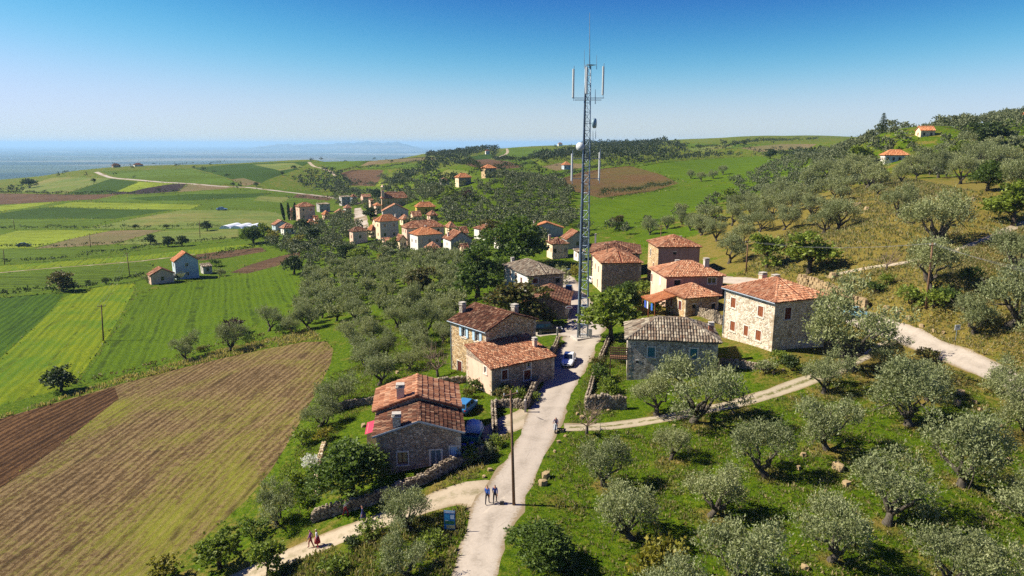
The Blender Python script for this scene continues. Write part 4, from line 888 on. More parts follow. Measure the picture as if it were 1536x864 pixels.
fh('narrow grey ruined house with flat brown roof by the church road', 553, 562, 319, 301, .6, 'shed', 'pink', 'old', .25, .3, None, 1, 2, (), pitch=.5)
fh('ochre house with low red hip roof below the olive hill', 621, 654, 321, 311, 2.0, 'hip', 'ochre', 'orange', .2, .12, None, 1, 1, ((.4, .6, .5, .5, .8, 'w'),), pitch=.5)
fh('square tower house of brown stone crowning the olive hill', 720, 745, 267, 253, 2.0, 'hip', 'grey', 'orange', .45, .32, 'warm', 1, 2, (), pitch=.55)
fh('small stone house with orange roof below the hilltop tower house', 681, 708, 279.5, 267, 2.0, 'hip', 'grey', 'orange', .4, .25, 'cream', 1, 1, (), pitch=.55)
fh('tiny house with red roof half hidden on the olive hill', 658, 675, 279, 271, 1.4, 'hip', 'greyp', 'red', .3, .25, None, 1, 1, (), pitch=.6)
fh('lone white house with orange roof beside the brown hill field', 841, 857, 254.5, 248, 2.4, 'hip', 'bluewhite', 'orange', .4, .3, None, 2, 1, (), pitch=.7)
fh('white house with red hip roof and blue tarpaulin on the dry hill', 1319, 1361, 245, 233.5, 1.9, 'hip', 'bluewhite', 'orange', .35, .2, 'white', 4, 1, (), pitch=.5)
fh('cream house with long orange gable roof on the wooded hilltop', 1372, 1401, 207, 196, 1.6, 'gx', 'cream', 'orange', .5, .3, None, 2, 1, (), pitch=.6, Y=276)
fh('small cream house peeping over the hilltop olives', 1526, 1545, 189, 181, 1.4, 'hip', 'cream', 'orange', .4, .3, None, 1, 1, (), pitch=.6, Y=330)
hT = fh('pale blue two-storey farmhouse with red gable roof in the green fields', 258.5, 299.5, 419, 392.5, 2.6, 'gy', 'bluewhite', 'orange', .18, .16, None, 1, 2, (), pitch=.4, detail=1)
fh('low farm barn with red gable roof joined to the blue farmhouse', 224, 262, 426, 413, 1.9, 'gy', 'pink', 'red', .2, .1, None, 1, 1, (), pitch=.42)
fh('grey flat shed behind the blue farmhouse', 301, 320, 411, 404, .4, 'shed', 'greyp', 'grey', .2, .2, None, 1, 1, (), pitch=.5)
# lower village along the valley road
for (x0, x1, yb, ye, rf, wl, tl, lab) in [
 (442, 474, 331, 311, 'hip', 'pink', 'red', 'large dark red-roofed house by the three cypresses'), (407, 434, 349, 338, 'gy', 'bluewhite', 'bright', 'pale blue house with peach gable roof above the brown strip'),
 (456, 478, 344, 337, 'hip', 'white', 'orange', 'white house with orange roof among the lower olives'), (502, 519, 327, 320, 'hip', 'cream', 'bright', 'cream house with peach roof above the olive slope'),
 (484, 496, 329, 324, 'hip', 'pink', 'orange', 'little orange-roofed house below the road'), (515, 528, 318, 314, 'hip', 'white', 'bright', 'little peach-roofed house beside the village road'),
 (508, 527, 309, 296, 'shed', 'greyp', 'grey', 'grey flat-roofed block at the road bend'), (526, 536, 306, 296, 'hip', 'bluewhite', 'red', 'small pale blue house with dark red roof at the bend'),
 (540, 558, 304, 296, 'gx', 'pink', 'bright', 'pink house with long peach roof behind the bend'), (474, 496, 318, 307, 'shed', 'greyp', 'grey', 'unfinished grey house with flat roof by the fields'),
 (420, 444, 352, 343, 'hip', 'white', 'bright', 'white house with peach hip roof at the foot of the slope'), (432, 446, 330, 318, 'hip', 'pink', 'red', 'narrow pink house behind the cypresses'),
 (471, 480, 340, 331, 'gx', 'white', 'orange', 'tiny white cottage among dark trees')]:
    fh(lab, x0, x1, yb, ye, 2.0 if rf != 'shed' else .4, rf, wl, tl, .35, .25, None, 2, 2 if yb - ye > 9 else 1, (), pitch=.7)
for (x0, x1, yb, ye, Y, lab) in [(640, 648, 227, 223, 1250, 'red-roofed house on the far wooded ridge end'), (673, 682, 228.5, 224.5, 1200, 'pale house with red roof on the far wooded ridge'), (688, 694, 227.5, 224, 1200, 'small red-roofed house beside the pale one on the far ridge'), (836, 844, 216.5, 212.5, 1500, 'lone red-roofed house on the far skyline'), (727, 735, 234, 229, 1000, 'white house in the far woods'), (168, 181, 254.5, 251, 900, 'dark red farm shed on the left ridge'), (200, 215, 252.5, 250, 920, 'long dark barn on the left ridge')]:
    fh(lab, x0, x1, yb, ye, 2.4, 'hip', 'white' if Y != 900 else 'grey', 'red', .3, .2, None, 2, 1, (), Y=Y, pitch=1.2, detail=-1, group='houses on the far hills')
for (x0, x1, yb, ye, rf, wl, tl, lab) in [(636, 656, 352, 343, 'gx', 'greyp', 'red', 'low red-roofed shed behind the long village house'), (600, 616, 338, 331, 'hip', 'cream', 'bright', 'small cream house with peach roof between church and long house'), (560, 572, 342, 334, 'gx', 'cream', 'red', 'narrow cream house beside the two-storey house'), (756, 772, 372, 362, 'hip', 'pink', 'red', 'pink house half hidden by the round tree'), (690, 706, 388, 378, 'gx', 'cream', 'old', 'low cream outbuilding under the patched red roof'), (862, 880, 392, 381, 'shed', 'white', 'grey', 'white flat-roofed garage beside the tower road')]:
    fh(lab, x0, x1, yb, ye, 1.8 if rf != 'shed' else .3, rf, wl, tl, .35, .25, None, 2, 1, (), pitch=.5)
for (x0, x1, yb, ye, rf, wl, tl, lab) in [(614, 634, 334, 325, 'gx', 'cream', 'bright', 'cream house with long peach roof above the village terrace'), (640, 658, 332, 324, 'hip', 'pink', 'red', 'pink hip-roofed house at the foot of the olive hill'), (668, 686, 352, 342, 'hip', 'cream', 'bright', 'cream house with peach roof behind the patched roof'), (686, 704, 360, 350, 'gx', 'white', 'red', 'white cottage next to the pointed hip roof'), (638, 662, 386, 374, 'hip', 'pink', 'bright', 'pink house with peach roof among the terrace olives'), (594, 612, 374, 362, 'gy', 'cream', 'red', 'cream gable house below the long village house'), (742, 760, 374, 362, 'gx', 'greyp', 'red', 'grey house in front of the pointed hip roof'), (770, 792, 358, 346, 'hip', 'pink', 'bright', 'pink house behind the round tree'), (554, 566, 356, 346, 'hip', 'cream', 'orange', 'small cream house above the grey end house'), (574, 592, 372, 362, 'shed', 'pink', 'red', 'pink lean-to house under the two-storey house')]:
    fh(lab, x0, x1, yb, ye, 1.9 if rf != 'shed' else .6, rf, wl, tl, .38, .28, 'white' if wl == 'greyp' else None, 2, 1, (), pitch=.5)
# greenhouse by the fields
g_ = hit(353, 343); gh = empty('greenhouse', g_, -.1, 'white polytunnel greenhouse beside dark trees in the valley', 'greenhouse')
for k_ in range(3):
    m = MB(); n_ = 8; xs = (-9 + k_ * 6.2, -9 + k_ * 6.2 + 6)
    ring = [(math.cos(a) * 3, max(0, math.sin(a) * 1.9)) for a in np.linspace(math.pi, 0, n_ + 1)]
    m.add([((xs[0] + xs[1]) / 2 + q[0], y, q[1] - .4) for y in (0, 14) for q in ring], [(i, i + 1, n_ + 2 + i, n_ + 1 + i) for i in range(n_)] + [tuple(range(n_, -1, -1)), tuple(range(n_ + 1, 2 * n_ + 2))])
    m.build('tunnel', plain('white_film', L(226, 230, 232), .4, .1, .4), gh)
# ---------------------------------------------------------------- trees: leaf geometry
def leaf_mat(name, tones, trans=.3, back=1.25, rough=.6):
    b = NB(name); g = b.n('NewGeometry'); r = g.outputs['Random Per Island']; n = len(tones)
    k = b.ramp(r, [((i + .5) / n, t) for i, t in enumerate(tones)])
    o = b.n('ObjectInfo').outputs['Random']
    k = b.mix(.55, k, b.ramp(o, [(0, (.72, .74, .70)), (.5, (1, 1, 1)), (1, (1.25, 1.18, 1.1))]), 'MULTIPLY')
    pz = b.noise(b.pos(), .9, 3)
    k = b.mix(.5, k, b.ramp(pz, [(.3, .65), (.7, 1.3)]), 'MULTIPLY')
    d = b.bsdf(k, rough, None, .35); t = b.n('BsdfTranslucent', {'Color': b.mix(1.0, k, (back, back * 1.05, back * .6), 'MULTIPLY')})
    return b.done(b.n('MixShader', {0: trans, 1: d, 2: t}))
LM = {
 'olive': leaf_mat('olive_leaves', [(.155, .18, .066), (.215, .24, .098), (.265, .287, .128), (.185, .21, .08), (.32, .335, .165)], .25),
 'oliveshade': leaf_mat('shade_toned_olive_leaves', [(.105, .125, .052), (.165, .185, .085), (.23, .245, .125), (.13, .15, .065)], .15),  # darker olive tones for far groves: missing crown self-shadow put into the colour
 'broad': leaf_mat('broad_leaves', [(.058, .095, .014), (.095, .148, .022), (.14, .20, .034), (.07, .115, .017)], .34),
 'dark': leaf_mat('dark_leaves', [(.034, .056, .014), (.055, .085, .02), (.08, .112, .028)], .25),
 'light': leaf_mat('light_green_leaves', [(.14, .19, .022), (.20, .26, .034), (.27, .32, .05), (.11, .155, .02)], .38),
 'yellow': leaf_mat('yellow_leaves', [(.20, .19, .022), (.27, .24, .03), (.15, .16, .025), (.32, .26, .035)], .32),
 'autumn': leaf_mat('bronze_leaves', [(.08, .10, .02), (.14, .115, .03), (.19, .125, .036), (.10, .12, .024)], .28),
 'red': leaf_mat('dark_red_leaves', [(.055, .022, .02), (.085, .03, .026), (.04, .026, .02)], .28),
 'wood': leaf_mat('far_wood_leaves', [(.05, .07, .026), (.075, .10, .034), (.10, .125, .05), (.06, .08, .03)], .2),
}
def bark_mat(name, a, c):
    b = NB(name); p = b.obj(); n = b.noise(b.map(p, scale=(4, 4, 1)), 3, 6, .7)
    return b.done(b.bsdf(b.ramp(n, [(.3, a), (.7, c)]), .95, b.bump(n, .05), .1))
BARK = bark_mat('olive_bark', (.03, .024, .018), (.13, .11, .085)); BARK2 = bark_mat('brown_bark', (.03, .022, .015), (.10, .075, .05))
def norm(v): return v / (np.linalg.norm(v, axis=-1, keepdims=True) + 1e-9)
def quads(P, D, ln, wd, rs, tilt=None):
    """one rhombic leaf per row: centre P, long axis D"""
    n = len(P); r = rs.normal(size=(n, 3)); 
    if tilt is not None: r = r * (1 - tilt) + np.array((0, 0, 1.0)) * tilt
    S = norm(np.cross(D, r)); ln = np.broadcast_to(ln, n)[:, None]; wd = np.broadcast_to(wd, n)[:, None]
    V = np.empty((n, 4, 3)); V[:, 0] = P - D * ln / 2; V[:, 1] = P + S * wd / 2 + D * ln * .08; V[:, 2] = P + D * ln / 2; V[:, 3] = P - S * wd / 2 + D * ln * .08
    return V.reshape(-1, 3)
def quad_mesh(name, V, mat, tri=False):
    me = bpy.data.meshes.new(name); n = len(V) // 4
    me.vertices.add(len(V)); me.vertices.foreach_set('co', V.astype(np.float32).ravel())
    me.loops.add(n * 4); me.loops.foreach_set('vertex_index', np.arange(n * 4, dtype=np.int32))
    me.polygons.add(n); me.polygons.foreach_set('loop_start', np.arange(0, n * 4, 4, dtype=np.int32)); me.polygons.foreach_set('loop_total', np.full(n, 4, np.int32))
    me.update(calc_edges=True); me.materials.append(mat); return me
def crown(rs, lobes, n, ln, wd, per=10, up=.5, spray=.6, shell=.55, tilt=None):
    """sprays of leaves through the volume of the lobes [(x,y,z,rx,rz)]"""
    lb = np.array(lobes, float); w = lb[:, 3] ** 2 * lb[:, 4]; k = rs.choice(len(lb), size=max(2, n // per), p=w / w.sum())
    d = norm(rs.normal(size=(len(k), 3))); d[:, 2] = np.where(d[:, 2] < -.35, -d[:, 2] * .6, d[:, 2])
    rad = shell + (1 - shell) * rs.random(len(k)) ** .6
    rad *= 1 + .18 * np.sin(d[:, 0] * 5 + k) * np.sin(d[:, 1] * 4 + 2 * k)
    o = lb[k, :3] + d * rad[:, None] * np.stack([lb[k, 3], lb[k, 3], lb[k, 4]], 1)
    ax = norm(d * .7 + np.array((0, 0, up)) + rs.normal(size=d.shape) * .35)
    sl = spray * (.6 + .8 * rs.random(len(k)))
    t = rs.random((len(k), per)); P = o[:, None] + ax[:, None] * (t * sl[:, None])[..., None] + rs.normal(size=(len(k), per, 3)) * (spray * .16)
    D = norm(ax[:, None] * .8 + rs.normal(size=P.shape) * .6)
    P = P.reshape(-1, 3); D = D.reshape(-1, 3); m = len(P)
    return quads(P, D, ln * (.7 + .6 * rs.random(m)), wd * (.7 + .6 * rs.random(m)), rs, tilt)
def limb(m, a, b, r0, r1, rs, k=4):
    a, b = np.array(a, float), np.array(b, float); L_ = np.linalg.norm(b - a)
    pts = [a + (b - a) * i / k + (rs.normal(size=3) * L_ * .06 if 0 < i < k else 0) for i in range(k + 1)]
    m.tube(pts, [r0 + (r1 - r0) * i / k for i in range(k + 1)], 6)
def make_olive(seed, n, ln, wd, per=10):
    rs = np.random.default_rng(seed); th = .45 + .4 * rs.random(); nl = rs.integers(4, 7); lobes = []; m = MB()
    lean = rs.normal(size=2) * .18
    m.tube([(0, 0, -.4), (.04, -.03, .1), (lean[0] * .5, lean[1] * .5, th * .5), (lean[0], lean[1], th)], [.40, .30, .22, .20], 8)
    for i in range(nl):
        a = 2 * math.pi * (i + rs.random() * .7) / nl; r = 1.15 + .55 * rs.random(); z = 1.55 + 1.1 * rs.random(); s = .70 + .36 * rs.random()
        c = np.array((lean[0] + math.cos(a) * r, lean[1] + math.sin(a) * r, z)); lobes.append((*c, s, s * (1.0 + .45 * rs.random())))
        limb(m, (lean[0], lean[1], th - .08), c, .16, .04, rs)
        for q in range(2):
            e = c + rs.normal(size=3) * .55; limb(m, c - np.array((0, 0, .3)), e, .05, .015, rs, 2)
            if rs.random() < .65: lobes.append((*(e + np.array((0, 0, .25))), .5 + .25 * rs.random(), .55 + .3 * rs.random()))
    for q in range(rs.integers(0, 2)): lobes.append((lean[0] + rs.normal() * .5, lean[1] + rs.normal() * .5, 2.75 + .6 * rs.random(), .8, .9))
    return m.mesh('trunk', BARK, True), quad_mesh('crown', crown(rs, lobes, n, ln, wd, per, .55, .55, .45), LM['olive']), 5.0
def make_broad(seed, n, ln, wd, mat, tall=1.0, loose=.0, th=.9):
    rs = np.random.default_rng(seed); lobes = []; m = MB(); top = 5.2 * tall
    m.tube([(0, 0, -.5), (.02, 0, .2), (.1, .05, th), (.05, .1, top * .55)], [.34, .26, .2, .1], 8)
    for i in range(rs.integers(9, 13)):
        a = rs.random() * 6.28; h = rs.random(); r = (1.75 - .9 * abs(h - .35)) * (.55 + .5 * rs.random()); z = th * .75 + .5 + h * (top - th - 1.0)
        s = .75 + .4 * rs.random(); lobes.append((math.cos(a) * r, math.sin(a) * r, z, s, s * .9)); limb(m, (.08, .05, th + (z - th) * .4), lobes[-1][:3], .09, .02, rs, 3)
    lobes += [(0, 0, top * .55, 1.35, 1.2 * tall), (rs.normal() * .3, rs.normal() * .3, top - .9, .9, .8)]
    return m.mesh('trunk', BARK2, True), quad_mesh('crown', crown(rs, lobes, n, ln, wd, 8, .15, .5, .6, .25), LM[mat]), 5.0
def make_bush(seed, n, ln, wd, mat):
    rs = np.random.default_rng(seed); lobes = []; m = MB()
    for i in range(rs.integers(4, 7)):
        a = rs.random() * 6.28; r = .55 * rs.random() ** .5; s = .32 + .25 * rs.random(); lobes.append((math.cos(a) * r, math.sin(a) * r, .35 + .5 * rs.random(), s, s)); limb(m, (0, 0, -.1), lobes[-1][:3], .04, .01, rs, 2)
    return m.mesh('stem', BARK2, True), quad_mesh('foliage', crown(rs, lobes, n, ln, wd, 7, .5, .3, .5), LM[mat]), 1.9
def make_cypress(seed, n):
    rs = np.random.default_rng(seed); m = MB(); m.tube([(0, 0, -.3), (0, 0, 6)], [.16, .04], 6)
    z = rs.random(n) ** .9 * 7.2; r = .62 * np.sin(np.clip((z + .6) / 7.9, 0, 1) * math.pi) ** .55 * (.75 + .3 * rs.random(n)); a = rs.random(n) * 6.28
    P = np.stack([np.cos(a) * r, np.sin(a) * r, z + .4], 1); D = norm(np.stack([np.cos(a) * .25, np.sin(a) * .25, np.ones(n)], 1) + rs.normal(size=(n, 3)) * .2)
    return m.mesh('trunk', BARK2, True), quad_mesh('crown', quads(P, D, .5, .22, rs), LM['dark']), 1.4
def make_conifer(seed):
    rs = np.random.default_rng(seed); m = MB(); m.tube([(0, 0, -.5), (0, 0, 6), (0, 0, 11)], [.22, .14, .03], 7); P = []; D = []
    for t in range(13):
        z = 1.6 + t * .74; ln = 3.0 * (1 - t / 13.5) + .15
        for k in range(7):
            a = k * 6.28 / 7 + t * .4 + rs.normal() * .1; e = np.array((math.cos(a) * ln, math.sin(a) * ln, z + .25)); limb(m, (0, 0, z), e, .05, .012, rs, 2)
            for q in range(int(30 * ln)):
                u = rs.random() ** .7; P.append(np.array((0, 0, z)) + (e - np.array((0, 0, z))) * u + rs.normal(size=3) * np.array((.14, .14, .10))); D.append(norm(e - np.array((0, 0, z)) + rs.normal(size=3) * ln * .4))
    return m.mesh('trunk', BARK2, True), quad_mesh('crown', quads(np.array(P), np.array(D), .5, .2, rs), LM['dark']), 6.0
def make_bare(seed, spread=1.0, th=.8):
    rs = np.random.default_rng(seed); m = MB(); t2 = MB(); m.tube([(0, 0, -.3), (.03, .02, th)], [.16, .11], 6)
    for i in range(9):
        a = rs.random() * 6.28; e = np.array((math.cos(a) * (.6 + rs.random()) * spread, math.sin(a) * (.6 + rs.random()) * spread, th + .5 + 1.2 * rs.random())); limb(t2, (.03, .02, th - .1), e, .05, .02, rs, 3)
        for q in range(7): limb(t2, e * .7 + np.array((0, 0, th * .3)), e + rs.normal(size=3) * .55 + np.array((0, 0, .25)), .018, .006, rs, 2)
    return m.mesh('trunk', BARK, True), t2.mesh('branches', plain('dry_twigs', (.20, .14, .09), .95, .3), False), 3.0
PROTO = {'olive': [make_olive(s, 7600, .19, .068) for s in range(20, 30)], 'olive_mid': [make_olive(s, 2200, .36, .14, 6) for s in range(40, 46)],
 'broad': [make_broad(s, 9000, .23, .16, 'broad') for s in (1, 2, 3)], 'tall': [make_broad(s, 5200, .30, .22, 'broad', 1.35) for s in (4, 5)], 'dark': [make_broad(s, 3200, .36, .26, 'dark') for s in (6, 7)],
 'light': [make_broad(s, 3600, .34, .24, 'light') for s in (8, 9)], 'autumn': [make_broad(s, 4200, .32, .24, 'autumn') for s in (10, 11)], 'yellowtree': [make_broad(s, 2200, .36, .26, 'yellow') for s in (12,)], 'redtree': [make_broad(13, 2200, .34, .26, 'red')],
 'bush': [make_bush(s, 900, .17, .10, 'broad') for s in (1, 2)], 'lightbush': [make_bush(s, 900, .17, .10, 'light') for s in (3, 4)], 'yellowbush': [make_bush(5, 1100, .15, .09, 'yellow')], 'darkbush': [make_bush(6, 900, .17, .11, 'dark')],
 'autumnbush': [make_bush(7, 800, .17, .10, 'autumn')], 'olivebush': [make_bush(8, 1100, .15, .07, 'olive')], 'cypress': [make_cypress(1, 1500)], 'conifer': [make_conifer(2)], 'bare': [make_bare(1), make_bare(2)]}
_first = {}
def plant(kind, x, y, z, scale, label, group=None, name=None, cat='tree', sz=1.0, variant=None):
    pr = PROTO[kind]; i = (random.randrange(len(pr)) if variant is None else variant) % len(pr); t, c, w = pr[i]
    nm = name or {'olive': 'olive_tree', 'olive_mid': 'olive_tree', 'cypress': 'cypress_tree', 'conifer': 'conifer_tree', 'bare': 'bare_tree'}.get(kind, 'bush' if 'bush' in kind else 'broadleaf_tree')
    e = empty(nm, (x, y, z - .05), random.random() * 6.28, label, cat, group); e.scale = (scale * random.uniform(.9, 1.1), scale * random.uniform(.9, 1.1), scale * sz); e.rotation_euler = (random.gauss(0, .05), random.gauss(0, .05), random.random() * 6.28)
    for me in (t, c): o = bpy.data.objects.new(me.name, me); COL.objects.link(o); o.parent = e
    return e
def mpp_at(g): return (g[1] * _c - (g[2] - CZ) * _s) / FPX
FOOT = []                                   # plan of houses, so that scattered plants keep off them
for h_ in HOUSES.values(): FOOT.append((h_.location.x, h_.location.y, h_.rotation_euler.z, h_['_b'], h_['_a']))
def free(x, y, m=1.2, roads=True):
    for hx, hy, r, wb_, wa_ in FOOT:
        dx, dy = x - hx, y - hy; lx = dx * math.cos(r) + dy * math.sin(r); ly = -dx * math.sin(r) + dy * math.cos(r)
        if -m < lx < wb_ + m and -m < ly < wa_ + m: return False
    if roads:
        for r_ in REG:
            if r_[4] is not None:
                d = np.hypot(r_[4][0][:, 0] - x, r_[4][0][:, 1] - y) - r_[4][1] / 2
                if d.min() < m: return False
    return True
# ---------------------------------------------------------------- trees picked out one by one: (px, py of the foot, crown width in px, kind, height factor)
OL_RIGHT = [(1514,490,110),(1460,500,70),(1397,437,92),(1397,364,90),(1257,346,60),(1346,323,55),(1301,282,44),(1352,274,34),(1407,267,42),(1440,276,48),(1094,395,52),(1129,332,38),(1098,339,36),(1052,353,34),(1023,337,26),
 (1524,405,70),(1234,352,48),(1190,318,36),(1160,330,38),(1215,325,36),(1285,270,40),(1260,276,40),(1375,262,38),(1465,258,46),(1500,262,50),(1540,300,60),(1112,372,40),(1075,362,34),(1140,348,38),(1176,345,40),(1060,330,26),(1036,346,26),(1000,344,24),(975,352,26),(1240,268,34),(1215,282,34),(1180,296,32),(1150,306,30),(1580,420,90),(1600,520,110),(1105,318,28),(1128,312,28),(1070,268,16),(1052,272,16),(1036,268,15),(1085,262,16)]
OL_LEFT = [(501,612,62),(480,640,56),(569,578,58),(613,866,80),(617,794,86),(417,790,72),(278,541,46),(345,527,46),(404,497,44),(463,492,44),(438,500,36),(533,480,40),(560,512,44),(625,520,50),(640,505,50),(595,492,46),(548,548,50),(575,545,46),(610,470,44),(520,505,34),(668,480,42)]
OWN = {(1040,634): 'wide spreading olive tree in front of the cool grey stone house', (985,622): 'small olive tree beside the pale retaining wall', (1278,556): 'tall bushy olive tree hiding the corner of the large pale house', (1236,590): 'olive tree with leaning trunk beside the dirt track', (905,729): 'olive tree below the dry twiggy shrub at the fork',
 (1006,689): 'slender young olive tree below the wide spreading one', (1521,608): 'olive tree on the lower edge of the curving road', (1397,437): 'dense olive tree behind the leaning utility pole', (1397,364): 'big spreading olive tree alone above the earth path', (1514,490): 'large olive tree on the bank beside the white road sign', (613,866): 'olive tree with dark trunk beside the information board',
 (617,794): 'olive tree between the dirt path and the front stone wall', (417,790): 'olive tree at the lower corner of the stubble field', (501,612): 'olive tree standing at the tumbled wall', (480,640): 'low olive tree beside the stubble edge below the tumbled wall', (569,578): 'olive tree on the grass above the front house'}
for lst_, lab_, grp_ in ((OL_ORCH, 'large grey-green olive tree casting a dark shadow in the grassy orchard below the track', 'olives of the front orchard'), (OL_RIGHT, 'olive tree on the dry grassy hillside above the curving road', 'olives on the dry hillside'), (OL_LEFT, 'silvery olive tree beside the stubble field and the slope under the stone houses', 'olives around the stubble field')):
    for (px_, py_, w_) in lst_:
        g_ = hit(px_, py_)
        if g_ is None: continue
        s_ = w_ * mpp_at(g_) / 5.05
        plant('olive', *g_, s_, OWN.get((px_, py_), lab_), grp_, None, 'tree', random.uniform(1.0, 1.3))
TREES = [ # px, py, width, kind, height factor, label
 (775, 400, 84, 'broad', .92, 'big round dark green tree between the white houses'), (716, 446, 70, 'tall', .86, 'tall bronze-green tree behind the grey-roofed house'), (775, 492, 88, 'autumn', .8, 'bushy green and bronze tree behind the tall stone house'),
 (916, 512, 80, 'light', 1.0, 'leafy green tree leaning over the road by the tower foot'), (940, 470, 50, 'broad', 1.0, 'fresh green tree beside the tree at the tower foot'), (527, 748, 100, 'broad', .95, 'dense dark green fig tree at the corner of the front house'),
 (630, 446, 50, 'autumn', .9, 'bronze tree among the silver olives'), (441, 411, 34, 'dark', .9, 'dark evergreen at the edge of the green field'), (519, 392, 28, 'dark', .95, 'round dark evergreen below the grey village house'), (1290, 250, 34, 'light', .9, 'yellow-green round tree left of the white hill house'.replace('left of', 'beside')),
 (1490, 216, 44, 'dark', .8, 'broad dark tree on the wooded hilltop'), (1155, 238, 16, 'dark', 1, 'small dark round tree on the green ridge field'), (1213, 410, 70, 'light', .9, 'bright green tree with dark trunk on the dry slope'), (1150, 403, 52, 'light', 1, 'bright green tree beside the thin wooden pole'),
 (1520, 338, 70, 'light', .95, 'yellow-green tree on the upper hillside'), (1481, 286, 50, 'broad', .9, 'dark green tree standing alone on the dry hillside'), (93, 437, 36, 'autumn', .85, 'olive-brown tree on the low bank between fields'), (92, 587, 44, 'dark', .95, 'dark green tree standing in the lime crop'),
 (226, 366, 14, 'dark', 1.1, 'slim dark tree on the field hedge'), (252, 370, 17, 'dark', 1, 'round dark tree on the field hedge'), (273, 369, 16, 'dark', 1, 'dark tree on the hedge next to two others'), (311, 346, 16, 'dark', 1, 'dark tree beside the greenhouse'), (352, 502, 34, 'redtree', .8, 'dark red shrub-like tree on the grassy bank'),
 (395, 356, 22, 'light', 1, 'yellow-green tree near the valley houses'), (380, 365, 30, 'broad', .9, 'green tree at the end of the hedge'), (408, 362, 22, 'yellowtree', .8, 'yellow autumn tree below the valley houses'), (448, 372, 26, 'yellowtree', .8, 'yellow tree on the edge of the olive slope'), (470, 366, 30, 'dark', .9, 'dark tree among the lower village olives'),
 (455, 350, 26, 'dark', .9, 'dark tree below the white house'), (330, 852, 62, 'light', .9, 'airy yellow-green shrub at the foot of the stubble field'), (246, 874, 52, 'yellowtree', .8, 'yellow autumn shrub at the field edge'), (401, 866, 58, 'light', 1.0, 'spindly yellow-green sapling beside the dirt path'), (815, 845, 82, 'broad', .8, 'dense green shrub-like tree on the road verge'), (700, 300, 20, 'redtree', .8, 'dark red tree on the olive hill'), (676, 300, 24, 'light', .9, 'yellow-green tree near the hill houses'),
 (1005, 372, 22, 'light', .9, 'yellow-green tree behind the tower-like house'), (925, 343, 26, 'autumn', .8, 'olive-brown tree at the meadow corner'), (1095, 306, 30, 'light', .8, 'yellow-green tree among the meadow olives'), (1465, 210, 30, 'dark', .9, 'dark tree behind the hilltop house'), (1520, 250, 40, 'yellowtree', .7, 'yellow tree on the upper hill'), (1440, 240, 36, 'light', .8, 'light green tree on the wooded hill'),
 (738, 362, 40, 'autumn', .8, 'reddish bush-like tree beside the white village house'), (760, 428, 46, 'broad', .9, 'green tree beneath the big dark tree'), (575, 392, 22, 'yellowtree', .6, 'small yellow tree on the olive slope'), (593, 372, 22, 'light', .8, 'green tree under the village houses'), (556, 330, 20, 'dark', 1, 'dark tree beside the village road'), (566, 300, 18, 'dark', 1, 'dark tree behind the church'), (538, 395, 30, 'light', .8, 'yellow-green tree above the olive slope')]
for (px_, py_, w_, k_, hz_, lab_) in TREES:
    g_ = hit(px_, py_)
    if g_ is not None: plant(k_, *g_, w_ * mpp_at(g_) / 4.4, lab_, None, None, 'tree', hz_ * .82)
g_ = PY(1323, 203, 300); g_[2] = float(H(g_[0], g_[1])); plant('conifer', *g_, .78, 'tall tiered conifer standing up from the wooded hilltop', None)
for px_ in (427, 434, 441):
    g_ = hit(px_, 331); plant('cypress', *g_, 1.35, 'slender dark cypress in the row of three by the valley houses', 'row of three cypresses')
for px_, py_, s_, lab_ in ((657, 565, 1.5, 'leafless gnarled tree on the grassy slope'), (880, 652, 1.35, 'dry brown twiggy shrub at the road fork'), (1330, 405, 1.2, 'thin leafless sapling on the hillside path')):
    g_ = hit(px_, py_); plant('bare', *g_, s_, lab_, None)
# ---------------------------------------------------------------- groves: filled area by area; largest in view stay single trees
def poly_area(px, step=14): return project_outline(px)
def scatter(px, *a, **k): return scatter_world(project_outline(px), *a, **k)
def scatter_world(pl, space, n_try=6000, seed=1, m=2.2, avoid_fields=False):
    rs = np.random.default_rng(seed); lo, hi = pl.min(0), pl.max(0)
    P = lo + (hi - lo) * rs.random((n_try, 2)); P = P[inside(P, pl)]; out = []
    cell = {}
    for p in P:
        k = (int(p[0] // space), int(p[1] // space))
        if any((p[0] - q[0]) ** 2 + (p[1] - q[1]) ** 2 < space ** 2 for i in (-1, 0, 1) for j in (-1, 0, 1) for q in cell.get((k[0] + i, k[1] + j), ())): continue
        if not free(p[0], p[1], m): continue
        if avoid_fields and any(inside(p[None], r_[3])[0] for r_ in REG if r_[4] is None): continue
        cell.setdefault(k, []).append(p); out.append(p)
    return out
taken = [(o.location.x, o.location.y, o.scale[0] * 2.0) for o in COL.objects if o.name.startswith(('olive_tree', 'broadleaf'))]
